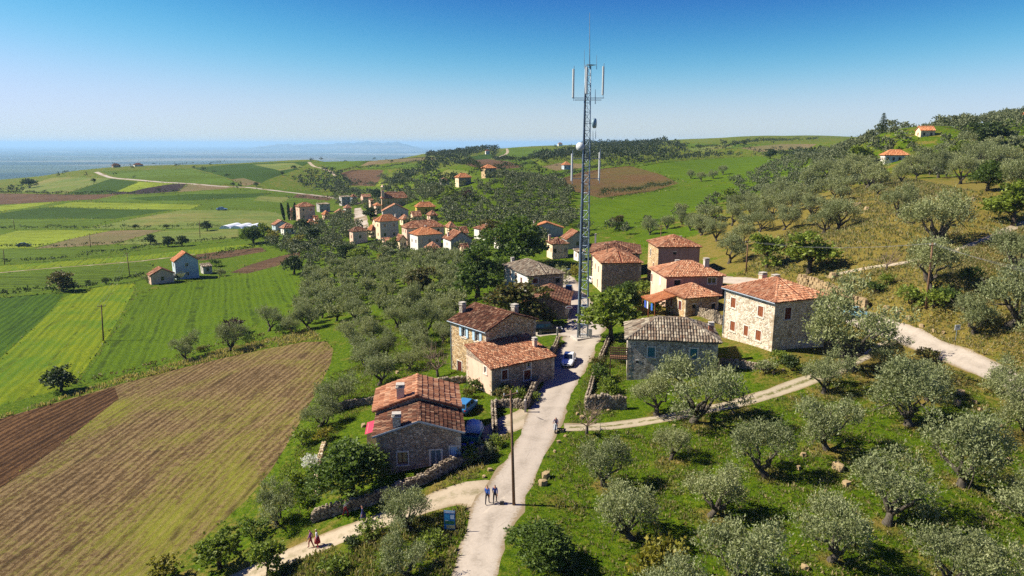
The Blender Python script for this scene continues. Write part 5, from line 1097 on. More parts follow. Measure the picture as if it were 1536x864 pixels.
GROVES = [ # outline, spacing, crown metres, seed, label
 ([(455,366),(520,352),(560,372),(640,384),(690,396),(690,430),(715,442),(690,468),(650,480),(600,470),(540,470),(505,486),(455,486),(446,440),(462,402),(440,388)], 4.9, (4.2, 5.8), 3, 'silver olive tree in the dense grove on the slope below the village'),
 ([(560,470),(690,468),(680,500),(660,540),(600,560),(540,560),(520,500)], 7.0, (4.2, 5.6), 4, 'olive tree in the open grassy rows above the front house'),
 ([(400,366),(450,352),(520,324),(545,345),(520,362),(455,384),(420,380)], 5.6, (4.6, 6.0), 5, 'silver olive tree among the lower village houses'),
 ([(640,290),(690,284),(720,272),(760,266),(830,272),(862,292),(850,318),(872,342),(760,346),(690,338),(640,318)], 4.9, (4.4, 6.0), 6, 'olive tree on the terraced hill below the hilltop houses'),
 ([(900,346),(1000,326),(1060,312),(1200,276),(1310,256),(1330,290),(1220,318),(1150,350),(1090,352),(1000,350),(960,360)], 8.0, (4.4, 6.2), 7, 'olive tree in the loose band between meadow and dry hillside'),
 ([(1216,240),(1320,208),(1450,203),(1560,196),(1580,262),(1480,268),(1400,256),(1330,262),(1240,266)], 5.2, (4.6, 6.8), 8, 'olive tree on the wooded hilltop around the red-roofed houses'),
 ([(612,300),(660,288),(690,340),(640,348),(612,336)], 5.4, (4.2, 5.6), 12, 'olive tree on the slope between church and olive hill'),
 ([(545,354),(560,364),(610,378),(690,384),(680,394),(560,380),(530,368)], 5.0, (4.2, 5.4), 13, 'olive tree directly under the village houses'),
 ([(760,352),(830,330),(860,340),(900,345),(880,356),(800,352)], 7.5, (4.2, 5.4), 9, 'olive tree behind the village roofs'),
 ([(500,272),(640,262),(650,300),(600,300),(560,318),(505,310)], 9.0, (5, 7), 10, 'grey-green tree in the valley behind the church')]
def clear_view(x, y, z, w):                 # keep the far houses from being hidden behind a grove tree
    u, v = proj((x, y, z + w * .45)); r = w * .55 / mpp_at((x, y, z))
    return not any(b[0] - r < u < b[2] + r and b[1] - r < v < b[3] + r and y < b[4] + 3 for b in ((1319, 229, 1361, 243, 262), (1372, 191, 1401, 204, 340), (721, 248, 744, 264, 352), (682, 262, 707, 276, 342), (622, 304, 653, 317, 330), (842, 244, 857, 253, 560), (573, 292, 611, 314, 330), (563, 326, 599, 348, 275), (602, 334, 668, 362, 250), (709, 337, 759, 352, 246), (524, 344, 552, 356, 270), (443, 306, 473, 324, 420), (408, 336, 433, 346, 360)))
cand = []
for px_, sp_, (c0, c1), sd_, lab_ in GROVES:
    for p in scatter(px_, sp_, 9000, sd_, 1.8, sd_ in (5, 7, 10)):
        if any((p[0] - t[0]) ** 2 + (p[1] - t[1]) ** 2 < (t[2] + 1.6) ** 2 for t in taken): continue
        cand.append((p[0], p[1], c0 + (c1 - c0) * random.random(), lab_))
for p in scatter_world(np.array([(95, 225), (150, 200), (260, 220), (330, 330), (330, 470), (200, 470), (120, 380)], float), 6.2, 3500, 31, 1.5): cand.append((p[0], p[1], 4.6 + 2.2 * random.random(), 'olive tree on the wooded hilltop around the red-roofed houses'))
for p in scatter([(690,384),(760,376),(830,372),(815,352),(760,352),(700,345),(668,372)], 5.0, 2500, 32, 1.0): cand.append((p[0], p[1], 3.6 + 1.8 * random.random(), 'small olive tree in the gardens between the village houses'))
zz_ = H(np.array([c[0] for c in cand]), np.array([c[1] for c in cand]))
cand = [c for c, z in zip(cand, zz_) if clear_view(c[0], c[1], float(z), c[2])]; zz_ = H(np.array([c[0] for c in cand]), np.array([c[1] for c in cand]))
cand = sorted(((c[2] / c[1], c[0], c[1], float(z), c[2], c[3]) for c, z in zip(cand, zz_)), reverse=True)
N_SINGLE = 300 - len(OL_ORCH) - len(OL_RIGHT) - len(OL_LEFT)
for q in cand[:N_SINGLE]: plant('olive_mid' if q[2] > 120 else 'olive', q[1], q[2], q[3], q[4] / 5.5, q[5], 'grove: ' + q[5][:60], None, 'tree', random.uniform(.95, 1.25))
def mass(name, pts, label, mat, nleaf, size, cat, ztop=.95):
    """trees too small to pick apart: leaf sprays of all of them in one mesh; pts = (x, y, z, width)"""
    rs = np.random.default_rng(len(pts)); V = []
    for x, y, z, w in pts:
        lobes = [(rs.normal() * .16 * w, rs.normal() * .16 * w, (.34 + .36 * rs.random()) * w, .25 * w, .27 * w) for _ in range(6)]
        V.append(crown(rs, lobes, nleaf, size * w, size * w * .7, 4, .4, .06 * w, .72) + np.array((x, y, z - .12 * w)))
    return tag(link(name, quad_mesh(name, np.concatenate(V), LM[mat])), label, cat, None, 'stuff')
mass('olive_grove', [(q[1], q[2], q[3], q[4] * 1.05) for q in cand[N_SINGLE:]], 'distant olive groves covering the hillsides', 'oliveshade', 380, .105, 'grove')
# far woods
def wood(px, space, w0, w1, seed, n=4000, fields=True):
    P = scatter(px, space, n, seed, 1, fields); 
    if not P: return []
    z = H(np.array([p[0] for p in P]), np.array([p[1] for p in P])); return [(p[0], p[1], float(k), w0 + (w1 - w0) * random.random()) for p, k in zip(P, z)]
KEEP = 1
wd_ = wood([(640,234),(700,226),(745,224),(742,236),(700,240),(660,250),(640,262)], 8, 5, 12, 21) + wood([(800,236),(845,228),(880,216),(1000,214),(1030,222),(1010,236),(940,244),(880,250),(815,248)], 9, 5, 13, 22, 9000) + wood([(640,262),(690,262),(690,280),(645,284)], 8, 6, 9, 23)
wd_ += wood([(505,258),(530,266),(560,282),(585,284),(600,262),(632,254),(632,280),(600,300),(530,300),(470,290),(440,272),(470,258)], 8, 6, 10, 24) + wood([(1080,214),(1110,208),(1120,222),(1085,224)], 8, 8, 12, 25)
wd_ += wood([(0,262),(60,258),(100,262),(30,290),(0,288)], 16, 6, 10, 26) + wood([(1040,236),(1220,232),(1225,240),(1150,234),(1050,240),(960,250),(905,254),(905,250)], 6, 5, 8, 27)
wd_ += wood([(600,262),(640,240),(700,229),(860,221),(1010,217),(1200,213),(1220,230),(1100,233),(960,247),(850,256),(830,268),(700,268)], 17, 4, 9, 28, 9000) + wood([(0,262),(140,258),(300,250),(480,241),(640,236),(600,256),(500,256),(470,275),(400,283),(200,292),(0,290)], 55, 4, 8, 29, 9000)
mass('far_wood', wd_, 'dark woods covering the far hills and gullies', 'wood', 80, .15, 'wood')
# hedges: each hedge line one thing
def hedge(px, h, w, label, mat='wood', dens=5, gap=0.0, leaf=.45):
    pts = [hit(*q) for q in px]; pts = [p[:2] for p in pts if p is not None]; ln, _ = smooth_line(pts, 1.0); rs = np.random.default_rng(len(label) * 7 + len(ln)); V = []
    ph = rs.random() * 9
    for i, p in enumerate(ln):
        k = .55 + .45 * math.sin(i * .21 + ph) * math.sin(i * .057 + 2 * ph)
        if rs.random() < gap or k < gap * .5: continue
        s = h * (.45 + .75 * k); q = p + rs.normal(size=2) * w * .25
        s *= 1.25; c = crown(rs, [(0, 0, s * .5, w * .5, s * .5)], dens * 11, leaf, leaf * .65, 4, .4, .3, .4)
        V.append(c + np.array((q[0], q[1], float(H(*q)))))
    e = link('hedge', quad_mesh('hedge', np.concatenate(V), LM[mat])); return tag(e, label, 'hedge')
hedge([(0,446),(60,441),(98,438),(150,429),(200,421),(216,416)], 1.8, 1.8, 'low dark hedge between the lime strip and the flat green field', 'dark', 5, .2)
hedge([(0,397),(70,392),(140,385),(220,373),(250,370),(330,363),(390,353)], 2.0, 2.2, 'long dark hedge running towards the valley houses', 'dark', 4, .25)
hedge([(0,372),(90,371),(180,367),(235,366)], 1.6, 2.0, 'thin hedge along the vivid lime field', 'dark', 3, .35)
hedge([(0,345),(60,344),(120,345),(165,344),(250,343),(330,342)], 2.2, 2.4, 'broken hedge in front of the wide dry green field', 'dark', 3, .3)
hedge([(900,297),(940,291),(975,286),(1005,280)], 3.5, 4, 'thick dark hedge below the brown hill field', 'dark', 6, .0)
hedge([(505,263),(535,254),(580,253),(633,245)], 4, 5, 'tree line along the valley ridge strip', 'wood', 3, .15, .8)
hedge([(160,252),(215,251),(290,249),(340,246),(400,242),(480,239)], 5, 5, 'scattered dark trees along the left ridge crest', 'wood', 2, .75, 1.0)
hedge([(430,300),(470,299),(500,302),(530,306)], 3.5, 3, 'row of small trees along the white road', 'wood', 3, .5, .7)
hedge([(690,246),(712,250),(735,256),(786,252)], 4, 5, 'bushy line below the rounded brown hill field', 'wood', 3, .3, .9)
hedge([(742,239),(770,243),(800,240),(843,229)], 4, 5, 'tree line round the far green hill field', 'wood', 3, .35, 1.0)
hedge([(820,271),(861,263),(905,253),(958,249),(1000,243)], 3.5, 4, 'row of trees along the top of the brown hill field', 'wood', 3, .25, .8)
hedge([(1040,225),(1100,220),(1180,213),(1225,211)], 5, 6, 'dark tree line across the skyline slope', 'wood', 3, .4, 1.1)
hedge([(0,291),(70,292),(160,291),(215,292),(270,288)], 2.5, 3, 'thin hedge along the long brown fallow strip', 'wood', 3, .45, .7)
hedge([(300,392),(335,386),(360,378),(400,372),(430,378)], 2.2, 2.5, 'scrubby hedge behind the blue farmhouse', 'dark', 4, .3)
hedge([(860,352),(900,350),(950,342),(990,336)], 2.4, 2.5, 'bushy hedge along the near side of the meadow', 'broad', 4, .3)
hedge([(112,578),(190,560),(262,540),(330,520),(400,506),(460,498)], .75, 1.6, 'low tangled weeds along the grassy bank between crop and stubble', 'autumn', 4, .15, .3)
# ---------------------------------------------------------------- lattice tower by the road
M_STEEL = plain('galvanised_steel', L(122, 138, 152), .5, .18, 2, .35); M_PANEL = plain('antenna_white', L(186, 190, 188), .5, .06, 2); M_BLACK = plain('black_plastic', (.02, .02, .022), .5)
tg_ = hit(872, 507); TYd = tg_[1]
def tz(py): return PY(872, py, TYd)[2] - tg_[2]
tower = empty('lattice_tower', tg_, .35, 'tall grey steel lattice phone mast standing beside the road', 'tower')
TH = tz(99)
m = MB(); m.box((0, 0, .05), (2.6, 2.6, .5)); m.build('footing', M_CAP, tower)
def leg_at(k, z):
    r = .98 * (1 - z / TH) + .50 * (z / TH); a = math.radians(90 + 120 * k); return np.array((math.cos(a) * r, math.sin(a) * r, z))
for k in range(3):
    m = MB(); m.tube([leg_at(k, z) for z in np.linspace(.2, TH, 9)], [.14 - .065 * i / 8 for i in range(9)], 8); m.build('leg', M_STEEL, tower, True)
nb = 30; zs_ = [.6 + (TH - .6) * (i / nb) ** .96 for i in range(nb + 1)]
for i in range(nb):
    m = MB()
    for k in range(3):
        a, b = leg_at(k, zs_[i]), leg_at((k + 1) % 3, zs_[i]); c = leg_at((k + 1) % 3, zs_[i + 1]); d = leg_at(k, zs_[i + 1])
        m.tube([a, b], .036, 5); m.tube([a, c] if i % 2 else [b, d], .034, 5)
    m.build('brace', M_STEEL, tower)
m = MB(); z = .5
while z < TH - .3: m.tube([(-.02, .32, z), (.02 + .3, .32, z)], .014, 4); z += .4
m.tube([(-.02, .32, .3), (-.02, .28, TH)], .02, 5); m.tube([(.32, .32, .3), (.32, .28, TH)], .02, 5); m.build('ladder', M_STEEL, tower)
m = MB()
for q in range(4): m.tube([(-.30 + q * .05, .12, .3), (-.2 + q * .04, .1, TH * .55), (-.16 + q * .04, .1, TH - 2)], .022, 5)
m.build('feeder_cable', M_BLACK, tower)
ppx = TYd / (_c * FPX) * 1.0                         # metres per picture pixel at the tower
inv_ = Matrix.Rotation(-.35, 3, 'Z')
def tw(px, py, dy=0.0):                              # picture position in the tower's plane -> tower space
    p = PY(px, py, TYd + dy); return inv_ @ Vector((p[0] - tg_[0], dy, p[2] - tg_[2]))
def panel(px, y0, y1, dy, w=.34):
    a, b = tw(px, y1, dy), tw(px, y0, dy); m = MB(); h = b.z - a.z
    m.box((a.x, a.y, (a.z + b.z) / 2), (w, .16, h), .5); m.box((a.x, a.y, a.z - .04), (w * .8, .12, .08), .5, 0); m.box((a.x, a.y, b.z + .04), (w * .8, .12, .08), .5, 0)
    o = m.build('panel_antenna', M_PANEL, tower); q = MB(); s = Vector((.16, .14, 0)); q.tube([Vector((a.x, a.y, a.z - .5)) + s, Vector((a.x, a.y, b.z + .5)) + s], .045, 6)
    for zz in (a.z + .3, b.z - .3): q.tube([(a.x, a.y, zz), (a.x + .16, a.y + .14, zz)], .03, 5)
    q.build('mount_pipe', M_STEEL, o)
    return a, b
panel(859.5, 104, 146, -1.0); panel(904, 100, 142, .8); panel(879.5, 101, 140, -.75); panel(857.5, 231, 271, -1.1, .30); panel(898.5, 229, 270, .9, .30)
for y_, x0, x1 in ((147, 858, 906), (150, 862, 902), (268, 857, 899), (238, 858, 899)):
    m = MB(); m.tube([tw(x0, y_, -.9), tw((x0 + x1) / 2, y_, 0), tw(x1, y_, .8)], .05, 6); m.build('cross_arm', M_STEEL, tower)
def dish(px, py, d, face, mat):
    c = tw(px, py, -.5); f = Vector(face).normalized(); A = f.to_track_quat('Z', 'Y').to_matrix(); m = MB()
    m.lathe(c, [(d * .5, 0), (d * .5, .32), (d * .38, .45), (.08, .5)], 16, 0, A.to_3x3() @ Matrix.Rotation(math.pi, 3, 'X')); o = m.build('dish_antenna', mat, tower, True)
    q = MB(); q.tube([c - f * .4, Vector((0, 0, c.z))], .05, 6); q.build('dish_mount', M_STEEL, o)
dish(893.5, 185, 1.4, (.75, -.65, 0), plain('grey_blue_radome', L(120, 146, 156), .5, .1)); dish(869.5, 220, 1.25, (-.75, -.62, 0), M_PANEL)
for x_, y0, y1, r_ in ((884.5, 19, 103, .06), (876.5, 74, 103, .035), (895, 82, 104, .035), (893, 134, 156, .05), (889.5, 196, 212, .04), (893.5, 196, 208, .04)):
    m = MB(); m.tube([tw(x_, y1, -.2), tw(x_, (y0 + y1) / 2, -.2), tw(x_, y0, -.2)], [r_ * 1.3, r_, r_ * .6], 6); m.build('whip_antenna', M_STEEL, tower)
m = MB(); m.box(tw(886, 97.5), (1.3, 1.0, .06), .2); m.build('top_plate', M_STEEL, tower)
m = MB(); m.box((1.2, -.5, .9), (.6, .4, 1.1)); m.build('equipment_cabinet', M_PANEL, tower)
# ---------------------------------------------------------------- utility poles and wires
M_POLE = plain('pole_wood', L(110, 84, 62), .9, .3, 3); M_INS = plain('insulator', L(200, 200, 196), .3); M_WIRE = plain('wire', (.18, .18, .18), .5)
POLES = {}
def pole(key, bx, by, tx, ty, r, label, arm=True):
    g = hit(bx, by); t = PY(tx, ty, g[1]); e = empty('utility_pole', g, 0, label, 'pole', 'utility poles'); d = Vector(t - g); h = d.z
    m = MB(); m.tube([Vector((0, 0, -.5)), d * .5, d], [r * 1.2, r, r * .75], 8); m.build('post', M_POLE, e, True)
    tops = []
    if arm:
        q = MB(); q.box(d + Vector((0, 0, -.35)), (1.5, .1, .12), .6); q.build('cross_arm', M_POLE, e)
        for k in (-.65, 0, .65):
            p = d + Vector((k * math.cos(.6), k * math.sin(.6), -.28)); q = MB(); q.lathe(p, [(.03, 0), (.055, .06), (.03, .1), (.055, .14), (.02, .2)], 8); q.build('insulator', M_INS, e); tops.append(Vector(g) + p + Vector((0, 0, .2)))
    POLES[key] = tops; return e
pole(1, 771, 757, 766, 586, .12, 'tall wooden utility pole at the fork of road and dirt path')
pole(2, 1389, 462, 1399, 364, .14, 'leaning wooden utility pole on the bank above the curving road')
pole(3, 1119, 409, 1122, 361, .13, 'wooden utility pole behind the large pale stone house')
pole(4, 989, 396, 992, 338, .11, 'slim dark utility pole in front of the tower-like house')
pole(5, 911, 430, 910.5, 364, .13, 'wooden utility pole at the corner of the broken-roofed house')
pole(6, 155, 511, 152, 457, .13, 'lone utility pole in the lime crop strip'); pole(7, 195, 416, 190, 379, .13, 'utility pole beside the farm barn'); pole(8, 136, 371, 134, 350, .13, 'utility pole at the tan field', False)
pole(9, 7, 397, 5, 374, .13, 'utility pole at the end of the lime strip', False); pole(10, 22, 344, 20, 330, .15, 'distant utility pole in the green valley field', False); pole(11, 300, 357, 299, 331, .14, 'distant utility pole beside the three round trees', False)
def wires(a, b, sag, label):
    m = MB()
    for p, q in zip(a, b): m.tube([p.lerp(q, t) + Vector((0, 0, -sag * 4 * t * (1 - t))) for t in np.linspace(0, 1, 14)], .010, 4, 0, False)
    tag(m.build('power_line', M_WIRE), label, 'wire')
wires(POLES[3], POLES[2], .9, 'three sagging wires between the two poles above the road'); wires(POLES[6], POLES[7], .9, 'wires crossing the lime crop to the farm barn')
far_ = [Vector(p) for p in (PY(1640, 418, 70), PY(1640, 424, 70.5), PY(1640, 430, 71))]; wires(POLES[2], far_, .5, 'wires running from the leaning pole along the hillside')
wires(POLES[4], POLES[5], .8, 'thin wires over the red roofs near the tower')
# ---------------------------------------------------------------- cars
def car(label, px, py, heading, paint, kind='sedan', scale=1.0, name='car', g=None):
    """heading: angle of the nose in plan; real parts: body, cabin, panes, wheels, lamps"""
    g = hit(px, py) if g is None else g; e = empty(name, g + np.array((0, 0, .02)), heading, label, 'car'); e.scale = (scale,) * 3
    P_ = plain('car_paint_' + kind + str(paint), paint, .25, .04, 1, 0, .5); rubber = M_BLACK; steel = plain('wheel_rim', (.35, .35, .36), .35, .1, 3, .6)
    if kind == 'suv': Ln, Wd, st = 4.6, .92, [(-2.3, .80, .45, .98), (-2.15, .90, .34, 1.08), (-1.2, .92, .28, 1.10), (.2, .92, .28, 1.08), (1.2, .90, .30, 1.02), (2.0, .84, .34, .92), (2.3, .68, .45, .78)]; cab = [(-2.2, .84, 1.06), (-2.0, .70, 1.70), (.35, .70, 1.74), (1.15, .82, 1.05)]
    elif kind == 'hatch': Ln, Wd, st = 3.8, .83, [(-1.9, .70, .42, .86), (-1.75, .80, .30, .94), (-1.0, .83, .24, .95), (.2, .83, .24, .93), (1.0, .81, .26, .88), (1.65, .74, .30, .78), (1.9, .58, .40, .64)]; cab = [(-1.82, .74, .92), (-1.5, .62, 1.42), (.25, .62, 1.46), (1.0, .74, .90)]
    else: Ln, Wd, st = 4.4, .87, [(-2.2, .70, .42, .84), (-2.05, .82, .32, .92), (-1.2, .87, .24, .93), (.1, .87, .24, .91), (1.1, .85, .26, .86), (1.95, .78, .30, .76), (2.2, .60, .40, .62)]; cab = [(-1.75, .74, .90), (-1.05, .63, 1.38), (.15, .63, 1.42), (1.0, .76, .88)]
    m = MB(); rings = []
    for x, w, zb, zt in st: rings.append([(x, -w * .92, zb), (x, -w, (zb + zt) / 2), (x, -w * .95, zt - .05), (x, -w * .6, zt), (x, w * .6, zt), (x, w * .95, zt - .05), (x, w, (zb + zt) / 2), (x, w * .92, zb)])
    n = 8; m.add([p for r in rings for p in r], [(i * n + k, (i + 1) * n + k, (i + 1) * n + (k + 1) % n, i * n + (k + 1) % n) for i in range(len(st) - 1) for k in range(n)] + [tuple(range(n)), tuple(range((len(st) - 1) * n + n - 1, (len(st) - 1) * n - 1, -1))])
    b = m.build('body', P_, e, True)
    bv = b.modifiers.new('edge', 'BEVEL'); bv.width = .03; bv.segments = 2; bv.limit_method = 'ANGLE'
    m = MB(); x0, x1, x2, x3 = cab; cv_ = []
    for x, w, z in cab: cv_ += [(x, -w, z), (x, w, z)]
    m.add(cv_, [(0, 1, 3, 2), (2, 3, 5, 4), (4, 5, 7, 6), (0, 2, 4, 6), (1, 7, 5, 3)]); c = m.build('cabin', P_, e); bv = c.modifiers.new('edge', 'BEVEL'); bv.width = .06; bv.segments = 2
    def pane(name, qs, off):
        qs = [Vector(q) for q in qs]; ce = sum(qs, Vector()) / 4; nn = (qs[1] - qs[0]).cross(qs[2] - qs[0]).normalized(); off = Vector(off)
        if nn.dot(off) < 0: nn = -nn
        q2 = [ce + (q - ce) * .84 + nn * .012 for q in qs]; m = MB(); m.add(q2 + [q - nn * .03 for q in q2], [(0, 1, 2, 3), (7, 6, 5, 4), (0, 4, 5, 1), (1, 5, 6, 2), (2, 6, 7, 3), (3, 7, 4, 0)]); m.build(name, M_PANE, c)
    V8 = cv_; pane('windscreen', (V8[4], V8[5], V8[7], V8[6]), (1, 0, .5)); pane('rear_window', (V8[0], V8[1], V8[3], V8[2]), (-1, 0, .5))
    for s in (0, 1):
        a, b2, c2, d = (Vector(V8[2 * k + s]) for k in range(4)); mid_b, mid_t = a.lerp(d, .5), b2.lerp(c2, .55)
        pane('side_window', (a, mid_b, mid_t, b2), (0, -1 if s == 0 else 1, 0)); pane('side_window', (mid_b, d, c2, mid_t), (0, -1 if s == 0 else 1, 0))
    wr = .36 if kind == 'suv' else .31
    for sx in (-Ln * .30, Ln * .31):
        for sy in (-1, 1):
            A = Matrix.Rotation(-sy * math.pi / 2, 3, 'X'); m = MB(); m.lathe((sx, sy * (Wd - .20), wr), [(wr * .6, 0), (wr, .02), (wr, .2), (wr * .62, .22)], 16, 0, A); w = m.build('wheel', rubber, e, True)
            m = MB(); m.lathe((sx, sy * (Wd - .20), wr), [(wr * .6, .19), (wr * .55, .23), (.05, .21)], 12, 0, A); m.build('rim', steel, w)
    lamp = plain('headlamp_glass', L(226, 232, 236), .15, .05); red = plain('tail_lamp', (.35, .02, .02), .25)
    xf, wf, zbf, ztf = st[-1]; xb, wbk, zbb, ztb = st[0]
    for sy in (-1, 1):
        m = MB(); m.box((xf - .10, sy * wf * .82, ztf - .02), (.26, .26, .13), -sy * .35); m.build('headlight', lamp, e)
        m = MB(); m.box((xb + .05, sy * wbk * .86, ztb - .10), (.14, .2, .16), sy * .2); m.build('tail_light', red, e)
        m = MB(); m.box((x3[0] - .25, sy * (Wd + .08), x3[2] + .08), (.1, .18, .12)); m.build('mirror', P_, e)
    m = MB(); m.box((xf - .02, 0, zbf + .05), (.16, wf * 1.7, .12)); m.box((xb + .02, 0, zbb + .02), (.16, wbk * 1.8, .12)); m.build('bumper', M_BLACK if kind != 'sedan' else P_, e)
    m = MB(); m.box((xf + .06, 0, zbf + .14), (.03, .75, .12)); m.build('grille', M_BLACK, e)
    m = MB(); m.box((xf + .07, 0, zbf + .02), (.02, .48, .11)); m.build('number_plate', M_WHITE, e)
    return e
def plan_dir(a, b): d = hit(*b) - hit(*a); return math.atan2(d[1], d[0])
rd_ = plan_dir((872, 505), (832, 590))
car('white saloon car driving down the village road towards the fork', 853, 545, rd_ + .02, L(226, 228, 230), 'sedan')
car('black off-road car parked beside the tall warm stone house', 822, 499, math.radians(4), (.012, .013, .016), 'suv')
car('dark blue hatchback parked beside the low stone house', 853, 439, rd_ + .1, (.012, .03, .09), 'hatch')
car('dark grey hatchback parked in front of the yellow bush', 857, 412, math.radians(12), (.035, .045, .055), 'hatch')
car('pale teal car parked on the road behind the big olive', 1283, 475, math.radians(-40), L(120, 160, 170), 'hatch')
car('blue car parked behind the front stone house', 700, 616, math.radians(70), L(60, 120, 170), 'hatch')
car('small dark car on the edge of the vivid lime field', 36, 370, .2, (.03, .04, .05), 'sedan', 1.3)
car('small pale blue car on the track across the wide field', 333, 315.5, .1, L(110, 140, 170), 'sedan', 1.6)
car('white hatchback parked by the cream house wall', 888, 424, math.radians(100), L(215, 215, 212), 'hatch')
# trailer with tarpaulin and barrels in the yard
g_ = hit(709, 662); tr = empty('trailer', g_, math.radians(82), 'green farm trailer under a pale tarpaulin beside the front house', 'trailer')
grn_ = plain('green_paint', L(40, 128, 108), .6, .2); m = MB(); m.box((0, 0, .75), (3.4, 1.8, .12)); m.build('bed', grn_, tr)
for yy in (-.88, .88): m = MB(); m.box((0, yy, 1.02), (3.4, .05, .42)); m.build('side_panel', grn_, tr)
m = MB(); m.box((-1.68, 0, 1.02), (.05, 1.7, .42)); m.build('tailboard', grn_, tr)
for sx in (-.7, .5):
    for sy in (-1, 1): m = MB(); m.lathe((sx, sy * .75, .38), [(.2, 0), (.38, .02), (.38, .2), (.22, .22)], 14, 0, Matrix.Rotation(-sy * math.pi / 2, 3, 'X')); m.build('wheel', M_BLACK, tr, True)
m = MB(); m.tube([(1.7, .5, .7), (2.7, 0, .6), (1.7, -.5, .7)], .05, 6); m.build('drawbar', grn_, tr)
m = MB(); nx, ny = 14, 9; rs_ = np.random.default_rng(5); vv = []
for i in range(nx):
    for j in range(ny):
        u, v = i / (nx - 1), j / (ny - 1); hgt_ = 1.25 + .85 * math.sin(math.pi * min(1, u * 1.1)) ** .5 * math.sin(math.pi * (.08 + .84 * v)) ** .6; 
        if u > .97 or u < .03 or v < .03 or v > .97: hgt_ = 1.0
        vv.append((-.2 + u * 2.0, -.95 + v * 1.9, hgt_ + rs_.normal() * .05))
m.add(vv, [(i * ny + j, (i + 1) * ny + j, (i + 1) * ny + j + 1, i * ny + j + 1) for i in range(nx - 1) for j in range(ny - 1)]); o_ = m.build('tarpaulin', plain('grey_tarp', L(206, 208, 212), .6, .1, 2), None, True); o_.location = tr.location; o_.rotation_euler = tr.rotation_euler
tag(o_, 'pale grey tarpaulin heaped over the farm trailer', 'tarpaulin')
for dx_, dy_, lab_ in ((-2.4, -.35, 'blue plastic barrel behind the trailer by the house wall'), (-2.7, .4, 'second blue plastic barrel beside the yard wall')):
    m = MB(); m.lathe((0, 0, 0), [(.27, 0), (.29, .08), (.30, .3), (.29, .32), (.30, .34), (.30, .62), (.29, .64), (.29, .86), (.26, .92)], 14); p_ = tr.matrix_basis @ Vector((dx_, dy_, 0)); o_ = m.build('barrel', plain('blue_plastic', L(40, 60, 190), .4, .1), None, True); o_.location = (p_.x, p_.y, float(H(p_.x, p_.y))); tag(o_, lab_, 'barrel')
# ---------------------------------------------------------------- people: one skinned body each
SKIN = plain('skin', L(176, 124, 96), .6, .08)
def body_points(pose):
    J = {}
    def a(n, p, r, par, mt): J[n] = (p, r, par, mt)
    if pose == 'ride':
        hip = .78; a('pel', (0, 0, hip), .13, None, 'leg'); a('sp', (0, .05, hip + .22), .125, 'pel', 'top'); a('ch', (0, .10, hip + .42), .15, 'sp', 'top')
    else: hip = .93; a('pel', (0, 0, hip), .125, None, 'leg'); a('sp', (0, .02, hip + .2), .12, 'pel', 'top'); a('ch', (0, .02, hip + .40), .15, 'sp', 'top')
    cx, cy, cz = J['ch'][0]
    a('nk', (cx, cy + .01, cz + .17), .055, 'ch', 'skin'); a('hd', (cx, cy + .03, cz + .27), .088, 'nk', 'skin'); a('ht', (cx, cy + .02, cz + .36), .086, 'hd', 'hair'); a('ns', (cx, cy + .12, cz + .27), .02, 'hd', 'skin')
    for s, n in ((-1, 'l'), (1, 'r')):
        sw = {'walk': .16 * s, 'stand': .02 * s, 'ride': 0}[pose]
        a('sh' + n, (cx + s * .17, cy, cz + .08), .062, 'ch', 'top')
        if pose == 'ride': el, wr = (cx + s * .26, cy + .16, cz - .14), (cx + s * .24, cy + .42, cz - .16)
        else: el, wr = (cx + s * .23, cy - sw * .8, cz - .20), (cx + s * .24, cy - sw * 1.4 + .05, cz - .44)
        a('el' + n, el, .045, 'sh' + n, 'top'); a('wr' + n, wr, .032, 'el' + n, 'skin'); d = np.array(wr) - np.array(el); d /= np.linalg.norm(d); hb = np.array(wr) + d * .07; a('ha' + n, tuple(hb), .036, 'wr' + n, 'skin')
        for q in range(4): a(f'f{q}{n}', tuple(hb + d * (.085 - .008 * abs(q - 1.5)) + np.array((0, (q - 1.5) * .02, 0))), .010, 'ha' + n, 'skin')
        a('th' + n, tuple(hb + d * .03 + np.array((-s * .01, .055, .0))), .011, 'ha' + n, 'skin')
        if pose == 'ride': kn, an, to = (s * .17, .40, hip - .08), (s * .17, .34, hip - .46), (s * .17, .50, hip - .52)
        else: kn, an, to = (s * .10, .03 + sw * .9, .50), (s * .10, sw * 1.4 - .03, .09), (s * .11, sw * 1.4 + .12, .04)
        a('hp' + n, (s * .09, 0, hip - .06), .09, 'pel', 'leg'); a('kn' + n, kn, .062, 'hp' + n, 'leg'); a('an' + n, an, .045, 'kn' + n, 'leg'); a('to' + n, to, .042, 'an' + n, 'shoe')
    return J
PEOPLE = []
def person(label, px, py, heading, pose, top, legs, hair=(.03, .02, .015), skirt=None, hat=None, g=None, height=1.0):
    g = hit(px, py) if g is None else g; J = body_points(pose); names = list(J); me = bpy.data.meshes.new('body')
    me.from_pydata([J[n][0] for n in names], [(names.index(J[n][2]), i) for i, n in enumerate(names) if J[n][2]], [])
    o = bpy.data.objects.new('person', me); COL.objects.link(o); sk_ = o.modifiers.new('skin', 'SKIN'); sd = o.modifiers.new('sub', 'SUBSURF'); sd.levels = 1; sd.render_levels = 1
    lay = me.skin_vertices[0].data if me.skin_vertices else None
    if lay is None:
        bm_ = bmesh.new(); bm_.from_mesh(me); bm_.verts.layers.skin.verify(); bm_.to_mesh(me); bm_.free(); lay = me.skin_vertices[0].data
    for i, n in enumerate(names): lay[i].radius = (J[n][1], J[n][1] * (.78 if n in ('ch', 'sp', 'pel') else 1)); lay[i].use_root = (n == 'pel')
    o.location = g; o.rotation_euler = (0, 0, heading); o.scale = (height,) * 3
    PEOPLE.append((o, J, names, top, legs, hair, skirt, hat, label)); return o
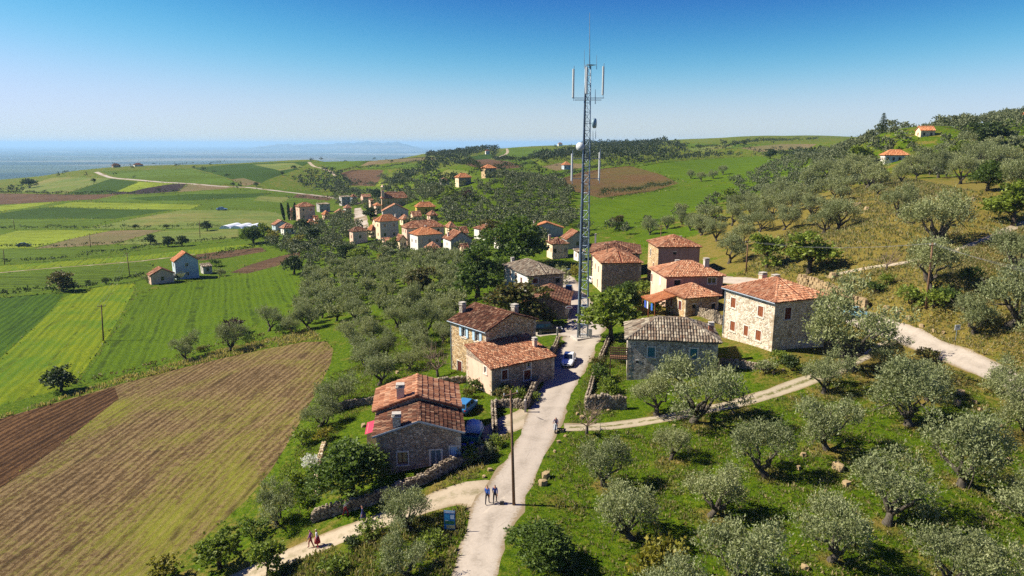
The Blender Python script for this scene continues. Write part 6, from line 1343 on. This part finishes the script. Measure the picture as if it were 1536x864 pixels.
wk_ = plan_dir((712, 860), (776, 710)); dn_ = plan_dir((560, 785), (470, 820))
person('person in blue shirt walking up the road beside another walker', 731, 756, wk_ - math.pi / 2, 'walk', L(52, 92, 168), (.02, .02, .03))
person('person in dark blue top carrying a bag on the road', 742.5, 755, wk_ - math.pi / 2 + .1, 'walk', L(40, 56, 110), (.03, .03, .04))
person('person in purple top on the dirt path', 467, 822, dn_ - math.pi / 2, 'walk', L(120, 60, 130), L(120, 30, 40), (.03, .02, .02))
person('person in pale top and red skirt on the dirt path', 476.5, 821, dn_ - math.pi / 2, 'stand', L(220, 216, 222), L(160, 40, 50), (.5, .48, .45), L(160, 40, 50))
person('person in dark blue dress on the dirt path near the wall', 545, 785, dn_ - math.pi / 2, 'stand', L(40, 46, 90), L(40, 46, 90), (.03, .02, .02), L(40, 46, 90))
person('person in white top and red trousers beside the stone wall', 519, 774, dn_ + math.pi / 2, 'walk', L(226, 224, 220), L(170, 40, 46), (.05, .04, .03))
person('person in yellow vest and blue cap at the path end', 402, 842, dn_ + .3, 'stand', L(230, 180, 40), L(60, 90, 140), (.02, .06, .2))
gs_ = hit(834, 646); sh_ = rd_ - math.pi / 2
person('rider in grey shirt sitting on the red scooter', 834, 646, sh_, 'ride', L(110, 96, 110), L(60, 60, 80), (.05, .05, .06), None, None, gs_ + np.array((0, 0, .02)))
bpy.context.view_layer.update(); dg_ = bpy.context.evaluated_depsgraph_get()
for (o, J, names, top, legs, hair, skirt, hat, label) in PEOPLE:
    me = bpy.data.meshes.new_from_object(o.evaluated_get(dg_)); o.modifiers.clear(); o.data = me
    me.materials.clear(); i_ = {'skin': 0, 'top': 1, 'leg': 2, 'hair': 3, 'shoe': 4}
    for mt in (SKIN, plain('top' + str(top), top, .85, .1), plain('legs' + str(legs), legs, .85, .1), plain('hair' + str(hair), hair, .7, .1), M_BLACK): me.materials.append(mt)
    C_ = np.array([J[n][0] for n in names]); mi = []
    for p in me.polygons:
        k = int(((C_ - np.array(p.center)) ** 2).sum(1).argmin()); mi.append(i_[J[names[k]][3]])
    me.polygons.foreach_set('material_index', mi); me.polygons.foreach_set('use_smooth', [True] * len(me.polygons)); me.update()
    tag(o, label, 'person')
    if skirt:
        m = MB(); m.lathe((0, 0, 0), [(.27, .45), (.22, .75), (.15, 1.02), (.14, 1.06)], 14); m.build('skirt', plain('skirt' + str(skirt), skirt, .9, .1), o, True)
m = MB(); m.box((0, 0, .15), (.34, .14, .3)); m.tube([(-.1, 0, .3), (-.08, 0, .42), (.08, 0, .42), (.1, 0, .3)], .012, 5)
g_ = hit(753, 757); o_ = m.build('bag', M_BLACK); o_.location = g_; tag(o_, 'small dark bag standing on the road by the pole', 'bag')
# scooter
sc_ = empty('scooter', gs_, sh_, 'red scooter ridden down the village road', 'scooter'); red_ = plain('scooter_red', L(190, 30, 44), .3, .08)
for yy in (-.55, .62):
    m = MB(); m.lathe((-.05, yy, .24), [(.14, 0), (.24, .01), (.24, .09), (.14, .1)], 14, 0, Matrix.Rotation(math.pi / 2, 3, 'Y')); m.build('wheel', M_BLACK, sc_, True)
m = MB(); m.add([(-.12, -.7, .45), (.12, -.7, .45), (.14, -.1, .42), (-.14, -.1, .42), (-.12, -.65, .72), (.12, -.65, .72), (.13, .0, .70), (-.13, .0, .70)], [(3, 2, 1, 0), (4, 5, 6, 7), (0, 1, 5, 4), (1, 2, 6, 5), (2, 3, 7, 6), (3, 0, 4, 7)]); m.build('rear_body', red_, sc_)
m = MB(); m.box((0, .15, .27), (.28, .55, .06)); m.build('footboard', M_BLACK, sc_)
m = MB(); m.box((0, .46, .62), (.36, .06, .62), 0, 0, Matrix.Translation((0, .46, .62)) @ Matrix.Rotation(.25, 4, 'X') @ Matrix.Translation((0, -.46, -.62))); m.build('leg_shield', M_WHITE, sc_)
m = MB(); m.tube([(0, .58, .3), (0, .40, 1.0)], .035, 6); m.tube([(-.32, .36, 1.02), (0, .42, 1.0), (.32, .36, 1.02)], .02, 6); m.build('handlebar', M_BLACK, sc_)
m = MB(); m.box((0, -.32, .76), (.26, .62, .08)); m.build('seat', M_BLACK, sc_); m = MB(); m.lathe((0, .47, .92), [(.09, -.05), (.1, .03), (.05, .06)], 10, 0, Matrix.Rotation(-math.pi / 2, 3, 'X')); m.build('headlight', M_WHITE, sc_)
# ---------------------------------------------------------------- dry stone walls, boulders, rocks
def rock_mat(name, tones):
    b = NB(name); p = b.pos(); r = b.n('NewGeometry').outputs['Random Per Island']; n = len(tones); k = b.ramp(r, [((i + .5) / n, t) for i, t in enumerate(tones)])
    f = b.noise(p, 6, 5, .7); k = b.mix(.5, k, b.ramp(f, [(.3, .6), (.7, 1.3)]), 'MULTIPLY'); return b.done(b.bsdf(k, .95, b.bump(f, .03), .15))
RK = rock_mat('wall_stone', [L(112, 100, 84), L(160, 146, 124), L(88, 76, 62), L(184, 170, 148), L(134, 118, 98)]); RK2 = rock_mat('pale_limestone', [L(166, 144, 108), L(190, 170, 136), L(148, 126, 92), L(204, 188, 160)])
ICO = None
def lump(rs, c, s, rz=None, mb=None):
    """faceted stone: jittered cube with cut corners"""
    a = rs.random() * 6.28 if rz is None else rz; ca, sa = math.cos(a), math.sin(a); V = []
    for z in (-1, 1):
        for k in range(6):
            t = k / 6 * 6.283 + rs.normal() * .18; r = .5 * (1 + rs.normal() * .13) * (.86 if z > 0 else 1); x, y = math.cos(t) * r * s[0], math.sin(t) * r * s[1]
            V.append((c[0] + x * ca - y * sa, c[1] + x * sa + y * ca, c[2] + z * s[2] / 2 * (.82 + rs.random() * .3)))
    V.append((c[0], c[1], c[2] + s[2] * .56)); F = [(k, (k + 1) % 6, 6 + (k + 1) % 6, 6 + k) for k in range(6)] + [(6 + k, 6 + (k + 1) % 6, 12) for k in range(6)] + [(5, 4, 3, 2, 1, 0)]
    mb.add(V, F)
def stone_wall(px, h, w, label, st=.27, mat=None):
    pts = [hit(*q)[:2] for q in px]; ln, _ = smooth_line(pts, st * .95); rs = np.random.default_rng(len(label)); m = MB(); core = MB()
    z = H(ln[:, 0], ln[:, 1]); tg2 = np.gradient(ln, axis=0); an = np.arctan2(tg2[:, 1], tg2[:, 0]); nc = max(2, int(h / (st * .62)))
    for i in range(len(ln)):
        top = h * (1 + .10 * math.sin(i * .31) + rs.normal() * .06)
        if rs.random() < .04: top *= .75
        for c in range(nc):
            zz = (c + .5) / nc * top
            for sd in ((-1, 1) if w > st * .9 else (0,)):
                off = sd * (w / 2 - st * .28); x = ln[i, 0] - math.sin(an[i]) * off + rs.normal() * .02; y = ln[i, 1] + math.cos(an[i]) * off + rs.normal() * .02; sh = (c % 2) * st * .45
                lump(rs, (x + math.cos(an[i]) * sh, y + math.sin(an[i]) * sh, z[i] + zz - .05), (st * (1.0 + rs.random() * .35), st * (.8 + .3 * rs.random()), top / nc * 1.2), an[i], m)
        if i < len(ln) - 1:
            d = ln[i + 1] - ln[i]; core.box(((ln[i][0] + ln[i + 1][0]) / 2, (ln[i][1] + ln[i + 1][1]) / 2, z[i] + h * .42 - .15), (np.linalg.norm(d) * 1.02, w * .6, h * .84), math.atan2(d[1], d[0]))
    o = core.build('stone_wall', plain('wall_core', L(70, 60, 48), .95)); tag(o, label, 'wall', None, 'thing'); s = m.build('stones', mat or RK, o); s['kind'] = 'stuff'; return o
stone_wall([(838,514),(827,536),(813,562),(801,586),(790,611)], 1.1, .5, 'long dry stone wall along the road beside the annex')
stone_wall([(789,613),(765,611),(742,611)], 1.0, .45, 'short dry stone wall closing the annex garden'); stone_wall([(740,612),(741,632),(742,650)], 1.1, .5, 'crumbling stone gate pier wall at the yard entrance')
stone_wall([(470,783),(495,774),(530,764),(580,748),(627,729),(660,713),(690,698),(722,684)], 1.15, .5, 'dry stone wall round the front of the grey-brown house')
stone_wall([(646,582),(690,574),(718,568)], 1.0, .45, 'mossy stone wall on the slope behind the front house'); stone_wall([(500,620),(530,610),(560,606)], 1.0, .45, 'tumbled stone wall running from the olives to the front house')
stone_wall([(879,614),(905,614),(936,613)], 1.6, .5, 'pale stone retaining wall under the grey house garden', .3); stone_wall([(880,606),(892,564),(904,533),(913,512)], .75, .5, 'low stone wall along the upper edge of the road')
stone_wall([(1038,470),(1060,477),(1083,487)], 1.5, .45, 'stone yard wall between the small house and the large pale house', .28); stone_wall([(1082,548),(1120,552),(1152,553)], .9, .5, 'low stone terrace wall in front of the large pale house')
stone_wall([(478,742),(474,720),(480,690),(486,668)], .5, .4, 'pale rubble line along the edge of the fig tree garden', .32, RK2)
# retaining bank of large pale boulders above the road
pts_ = [hit(*q) for q in ((1196,430),(1215,436),(1235,444),(1255,454),(1275,466),(1294,475))]; ln_, _ = smooth_line([p[:2] for p in pts_], .62); rs_ = np.random.default_rng(2)
bank = empty('boulder_bank', pts_[2], 0, 'bank of large pale boulders holding the hillside above the road', 'bank')
for i, p in enumerate(ln_):
    up_ = np.array((.55, .8))
    for c in range(3):
        q = p + up_ * (1.5 + c * .28) + rs_.normal(size=2) * .12; s = .55 + .4 * rs_.random(); m = MB(); lump(rs_, (q[0] - bank.location.x, q[1] - bank.location.y, float(H(*q)) + .1 + c * .42 - bank.location.z), (s * 1.15, s, s * .8), None, m); m.build('stone', RK2, bank)
ROCKS = [(819,716,14),(814,727,13),(873,628,8),(838,664,6),(848,655,5),(832,678,5),(843,648,6),(866,622,6),(1257,704,17),(1269,728,12),(1440,592,13),(1436,607,12),(1470,848,9),(1207,853,11),(1398,590,7),(1463,605,7),(1470,616,7),(1345,470,9),(1330,463,8),(1362,478,8),(1382,490,7),(1400,497,6),(1292,470,7),(1415,500,6),(1475,792,5),(1385,775,5),(1205,684,9),(1198,703,8),(1100,620,5),(1010,640,6),(900,612,6),(893,622,7),(912,617,5),(886,628,5),(735,706,7),(726,716,6),(1160,560,6),(1175,556,5),(1250,416,12),(1262,420,9),(1278,424,9),(1286,310,10),(1300,315,8),(1256,318,7),(1268,322,6),(1460,300,7),(596,560,6),(545,640,8),(1500,640,7),(1512,690,6)]
for i, (x, y, w) in enumerate(ROCKS):
    g_ = hit(x, y); s = w * mpp_at(g_); m = MB(); rs_ = np.random.default_rng(i); lump(rs_, (0, 0, s * .22), (s * 1.2, s * .9, s * .7), None, m); o_ = m.build('rock', RK2); o_.location = g_
    z_ = 'below the track in the orchard grass' if y > 560 and x > 930 else ('on the grassy verge of the village road' if x < 930 and x > 700 else ('on the hillside bank above the curving road' if x > 1000 else 'on the grassy slope near the front house'))
    tag(o_, 'pale limestone rock lying ' + z_, 'rock', 'rocks ' + z_)
# ---------------------------------------------------------------- signs
g_ = hit(1433, 512); sg = empty('road_sign', g_, .25, 'small white road sign on a thin post by the curving road', 'sign'); hs_ = (PY(1433, 488, g_[1])[2] - g_[2])
m = MB(); m.tube([(0, 0, -.2), (0, 0, hs_)], .035, 6); m.build('post', M_STEEL, sg); m = MB(); m.box((0, -.05, hs_ - .25), (.85, .03, .7)); bd_ = m.build('board', M_WHITE, sg)
m = MB(); m.box((0, -.068, hs_ - .1), (.55, .006, .08)); m.box((0, -.068, hs_ - .27), (.4, .006, .06)); m.build('lettering', plain('sign_grey', L(120, 120, 120), .7), bd_)
g_ = hit(675, 799); ip = empty('information_board', g_, -.12, 'blue information board with pictures standing in the grass by the path', 'sign'); ip.scale = (.74, .74, .95)
for sx in (-.62, .62): m = MB(); m.box((sx, 0, .95), (.07, .07, 2.3)); m.build('post', M_POLE, ip)
m = MB(); m.box((0, -.06, 1.2), (1.2, .05, 1.7)); bd_ = m.build('board', plain('poster_blue', L(48, 118, 170), .5, .15, 2), ip)
for (cx_, cz_, w_, h_, c_) in ((0, 1.93, 1.1, .16, (226, 232, 236)), (-.25, 1.45, .5, .5, (60, 150, 190)), (.3, 1.5, .42, .36, (210, 220, 220)), (0, .98, 1.05, .3, (54, 110, 70)), (.1, .58, .9, .3, (196, 180, 120)), (-.3, 1.12, .3, .08, (236, 236, 230))):
    m = MB(); m.box((cx_, -.089, cz_), (w_, .006, h_)); m.build('print', plain('print%d%d%d' % c_, L(*c_), .6, .3, 4), bd_)
g_ = hit(853, 481); sp_ = empty('street_sign', g_, .2, 'white and red oval sign on a thin post by the low stone house', 'sign'); hs_ = PY(853, 461, g_[1])[2] - g_[2]
m = MB(); m.tube([(0, 0, -.2), (0, 0, hs_)], .04, 6); m.build('post', M_STEEL, sp_); m = MB(); m.lathe((0, -.05, hs_), [(.5, -.02), (.52, 0), (.5, .02)], 18, 0, Matrix.Diagonal((1.25, 1, .55)) @ Matrix.Rotation(math.pi / 2, 3, 'X')); m.build('board', M_WHITE, sp_)
m = MB(); m.box((0, -.10, hs_), (.8, .01, .14)); m.build('stripe', plain('sign_red', L(190, 50, 60), .6), sp_)
# gate posts and railings at the parking place
for px_, py_, lab_ in ((836, 505, 'pale concrete gate post at the black car'), (788, 618, 'white gate post at the annex garden corner')):
    g_ = hit(px_, py_); m = MB(); m.box((0, 0, .65), (.24, .24, 1.5)); m.lathe((0, 0, 1.4), [(.19, 0), (.19, .06), (.03, .2)], 4); o_ = m.build('gate_post', M_CAP); o_.location = g_; tag(o_, lab_, 'post')
# ---------------------------------------------------------------- bushes one by one: (px, py, width px, kind, label)
LM['white'] = leaf_mat('white_plumes', [(.62, .62, .58), (.74, .74, .70), (.5, .52, .45)], .2); PROTO['whitebush'] = [make_bush(9, 1000, .2, .07, 'white')]
BUSH = [(470,706,30,'whitebush','white plumed shrub beside the fig tree'),(1000,880,90,'yellowbush','bright yellow shrub at the orchard edge'),(525,822,30,'darkbush','dark rounded bush beside the dirt path'),
 (863,416,24,'yellowbush','round yellow bush by the parked grey car'),(840,424,34,'olivebush','silvery shrub behind the grey-roofed house'),(556,806,40,'lightbush','weedy green bush by the path bend'),(500,860,46,'lightbush','dense green bush below the path'),(580,850,36,'lightbush','dark green bush beside the path olives'),(650,820,40,'lightbush','leafy bush behind the information board'),
 (705,690,34,'lightbush','tall weeds by the yard wall'),(728,682,30,'olivebush','grey-green shrub at the wall end'),(745,668,22,'lightbush','green weeds at the gate pier'),(712,640,18,'lightbush','green weeds behind the trailer'),(715,585,26,'bush','green shrub against the annex wall'),(700,598,24,'autumnbush','bronze shrub in the upper garden'),
 (752,600,30,'autumnbush','dry climbing shrub in the annex garden'),(775,600,24,'lightbush','green shrub in the annex garden'),(762,590,22,'bush','dark shrub under the annex windows'),(900,575,36,'bush','leafy shrub beside the low road wall'),(893,552,26,'autumnbush','bronze shrub on the low road wall'),(912,590,30,'lightbush','green shrub inside the retaining wall'),
 (930,545,26,'bush','green shrub below the balcony'),(1168,545,28,'lightbush','yellow-green bush at the corner of the large pale house'),(1150,560,34,'olivebush','grey bush under the large pale house'),(1188,556,30,'darkbush','dark bush behind the track olives'),(955,462,30,'bush','garden shrub near the orange porch'),(985,470,26,'lightbush','green shrub beside the orange porch'),(925,452,34,'bush','green bush under the broken-roofed house'),(965,440,28,'lightbush','bright shrub beside the pink house'),
 (1400,462,44,'lightbush','bright green bush at the foot of the leaning pole'),(1365,455,40,'lightbush','sprawling green bush on the boulder slope'),(1420,455,36,'bush','dark bush beneath the pole olive'),(1310,440,30,'bush','low bush above the boulders'),(1388,540,36,'autumnbush','bronze weeds at the lower road edge'),(1330,428,26,'lightbush','weedy bush on the hillside path'),(1450,420,30,'bush','green bush on the hillside'),
 (488,612,24,'bush','green bush beside the tumbled wall'),(455,668,34,'lightbush','green bush above the field corner'),(470,736,30,'bush','low green bush at the rubble line'),(492,660,30,'yellowbush','olive-yellow bush above the fig tree'),(440,730,36,'lightbush','weedy bush between field and garden'),(380,806,40,'bush','dark bush beside the path olive'),(455,756,30,'bush','dark low bush beside the wall end'),
 (300,528,16,'autumnbush','bronze bush between the bank olives'),(372,514,20,'bush','green bush on the bank'),(425,500,22,'bush','green bush at the bank end'),(160,426,14,'darkbush','dark bush on the low bank'),(132,428,10,'darkbush','small dark bush on the low bank'),(268,422,16,'olivebush','silver bush in front of the farm barn'),(222,424,18,'olivebush','grey bush beside the farm barn'),(322,400,18,'bush','green bush behind the farm shed'),(330,414,16,'olivebush','silver bush at the field corner'),
 (203,344,10,'darkbush','round dark bush on the far hedge'),(250,343,9,'darkbush','small round bush on the far hedge'),(141,274,8,'darkbush','dark bush on the far left slope'),(45,282,22,'darkbush','dark thicket on the far left slope'),(350,279,7,'darkbush','dark bush by the far road'),(385,280,8,'darkbush','round bush by the far road'),(441,254,9,'darkbush','round tree-like bush on the ridge field'),(424,263,7,'darkbush','small bush below the ridge field'),
 (660,500,22,'lightbush','green shrub behind the tall stone house'),(740,440,34,'bush','green shrub under the bronze tree'),(752,462,34,'lightbush','bright shrub beside the white plaster house'),(690,452,34,'bush','dark shrub on the slope'),(815,560,22,'lightbush','green weeds along the road wall'),(838,520,14,'lightbush','small green bush at the gate post'),(800,600,20,'lightbush','green weeds at the wall foot')]
for (px_, py_, w_, k_, lab_) in BUSH:
    g_ = hit(px_, py_)
    if g_ is not None: plant(k_, *g_, w_ * mpp_at(g_) / 1.9 * 1.1, lab_, None, 'bush', 'bush', random.uniform(.8, 1.1))
# ---------------------------------------------------------------- grass
LM['grass'] = leaf_mat('grass_blades', [(.09, .125, .018), (.13, .165, .028), (.18, .20, .042), (.07, .10, .015), (.26, .23, .085)], .4)
LM['drygrass'] = leaf_mat('dry_grass_blades', [(.28, .22, .09), (.38, .31, .15), (.22, .19, .07), (.16, .17, .05)], .4)
def grass(name, px, n, ht, mat, label, seed, clump=.35):
    rs = np.random.default_rng(seed); pl = project_outline(px); lo, hi = pl.min(0), pl.max(0); P = lo + (hi - lo) * rs.random((n * 3, 2)); P = P[inside(P, pl)][:n]
    keep = np.ones(len(P), bool)
    for r_ in REG:
        if r_[0] != 'ground': keep &= ~inside(P, r_[3])
    for hx, hy, r, wb_, wa_ in FOOT:
        dx, dy = P[:, 0] - hx, P[:, 1] - hy; lx = dx * math.cos(r) + dy * math.sin(r); ly = -dx * math.sin(r) + dy * math.cos(r); keep &= ~((lx > -.1) & (lx < wb_ + .1) & (ly > -.1) & (ly < wa_ + .1))
    P = P[keep]; nz = np.sin(P[:, 0] * .9 + 1.7 * np.sin(P[:, 1] * .6)) * np.sin(P[:, 1] * .8 + 1.3 * np.sin(P[:, 0] * .5)); P = P[rs.random(len(P)) < .55 + .45 * nz]
    z = H(P[:, 0], P[:, 1]); B = np.repeat(np.c_[P, z], 5, 0); B[:, :2] += rs.normal(size=(len(B), 2)) * clump * .4; h = ht * (.5 + rs.random(len(B)))
    D = norm(np.c_[rs.normal(size=(len(B), 2)) * .45, np.ones(len(B))]); V = quads(B + D * h[:, None] * .42, D, h, ht * .35, rs)
    return tag(link(name, quad_mesh(name, V, LM[mat])), label, 'grass', None, 'stuff')
ORCH = [(880,640),(960,645),(1100,612),(1200,590),(1330,540),(1400,540),(1536,600),(1620,640),(1640,900),(1100,960),(760,960),(772,860),(790,770),(800,720),(840,660)]
grass('grass', ORCH, 15000, .24, 'grass', 'green grass growing under the orchard olives', 1)
grass('grass', ORCH, 4500, .30, 'drygrass', 'straw-coloured grass tufts in the orchard', 2)
grass('grass', [(330,900),(470,830),(600,785),(700,760),(690,860),(660,960),(300,960)], 4200, .32, 'grass', 'rough grass between the dirt path and the road', 3); grass('grass', [(330,900),(470,830),(600,785),(700,760),(690,860),(660,960),(300,960)], 2600, .38, 'drygrass', 'dry grass between the dirt path and the road', 4)
grass('grass', [(380,760),(470,640),(500,560),(560,545),(640,560),(660,600),(560,600),(500,660),(470,760),(420,800)], 3500, .28, 'grass', 'grass on the slope between stubble and stone wall', 5); grass('grass', [(0,625),(110,592),(200,562),(330,526),(470,495),(480,510),(330,538),(180,577),(0,632)], 3800, .5, 'drygrass', 'tall dry grass on the bank above the stubble', 6, .6)
grass('grass', [(1250,420),(1350,400),(1536,340),(1600,400),(1620,600),(1536,570),(1400,510),(1310,470)], 9000, .34, 'drygrass', 'dry grass on the hillside above the curving road', 7, .5); grass('grass', [(1250,420),(1350,400),(1536,340),(1600,400),(1620,600),(1536,570),(1400,510),(1310,470)], 4500, .3, 'grass', 'green grass on the hillside above the curving road', 8, .5)
grass('grass', [(735,690),(780,640),(800,600),(840,520),(820,520),(780,600),(740,660),(640,740),(690,745)], 2200, .28, 'drygrass', 'dry verge grass along the village road', 9); grass('grass', [(850,640),(880,560),(910,510),(940,520),(940,620),(900,630)], 2200, .26, 'grass', 'grass on the terrace beside the road', 10)

HILL = [(1100,420),(1160,360),(1250,300),(1330,262),(1450,285),(1536,300),(1600,330),(1536,345),(1400,390),(1250,425),(1180,425)]
grass('grass', HILL, 9000, .5, 'drygrass', 'dry straw grass over the upper hillside', 11, .8); grass('grass', HILL, 5000, .5, 'grass', 'green tussocks over the upper hillside', 12, .8)
grass('grass', [(520,560),(540,480),(600,470),(690,470),(670,540),(640,560)], 3500, .34, 'grass', 'grass between the open olive rows', 13, .5)
# rough margins along the field edges
rs_ = np.random.default_rng(77); V_ = []
for r_ in REG:
    if r_[0] != 'field': continue
    pl_ = r_[3]
    for i in range(len(pl_)):
        a_, b_ = pl_[i], pl_[(i + 1) % len(pl_)]; ym_ = (a_[1] + b_[1]) / 2
        if ym_ > 650 or ym_ < 45: continue
        ht_ = .25 + ym_ / 700; n_ = int(np.linalg.norm(b_ - a_) / (.5 + ym_ / 180)) + 1; t_ = rs_.random(n_ * 3)[:, None]
        P_ = a_ + (b_ - a_) * t_ + rs_.normal(size=(n_ * 3, 2)) * (.25 + ym_ / 900); P_ = P_[rs_.random(len(P_)) < .3 + .3 * np.sin(P_[:, 0] * .07) * np.sin(P_[:, 1] * .05)]
        if len(P_): V_.append(quads(np.c_[P_, H(P_[:, 0], P_[:, 1]) + ht_ * .35], norm(np.c_[rs_.normal(size=(len(P_), 2)) * .6, np.ones(len(P_))]), ht_ * (.5 + rs_.random(len(P_))), ht_ * .7, rs_))
tag(link('grass', quad_mesh('grass', np.concatenate(V_), LM['grass'])), 'ragged grass margins along the field edges', 'grass', None, 'stuff')
# ---------------------------------------------------------------- haze: one closed box of even air round everything
mb = MB(); mb.box((0, 20000, (-212 + 88) / 2), (110000, 60000, 88 + 212))
b = NB('haze_air')
pv = b.n('VolumePrincipled', {'Color': (.43, .70, 1, 1), 'Density': HAZE, 'Anisotropy': .1})
b.t.links.new(pv.outputs[0], b.out.inputs['Volume'])
hz = mb.build('haze', b.m); tag(hz, 'thin blue haze over the fields and the far plain', 'haze', None, 'stuff')
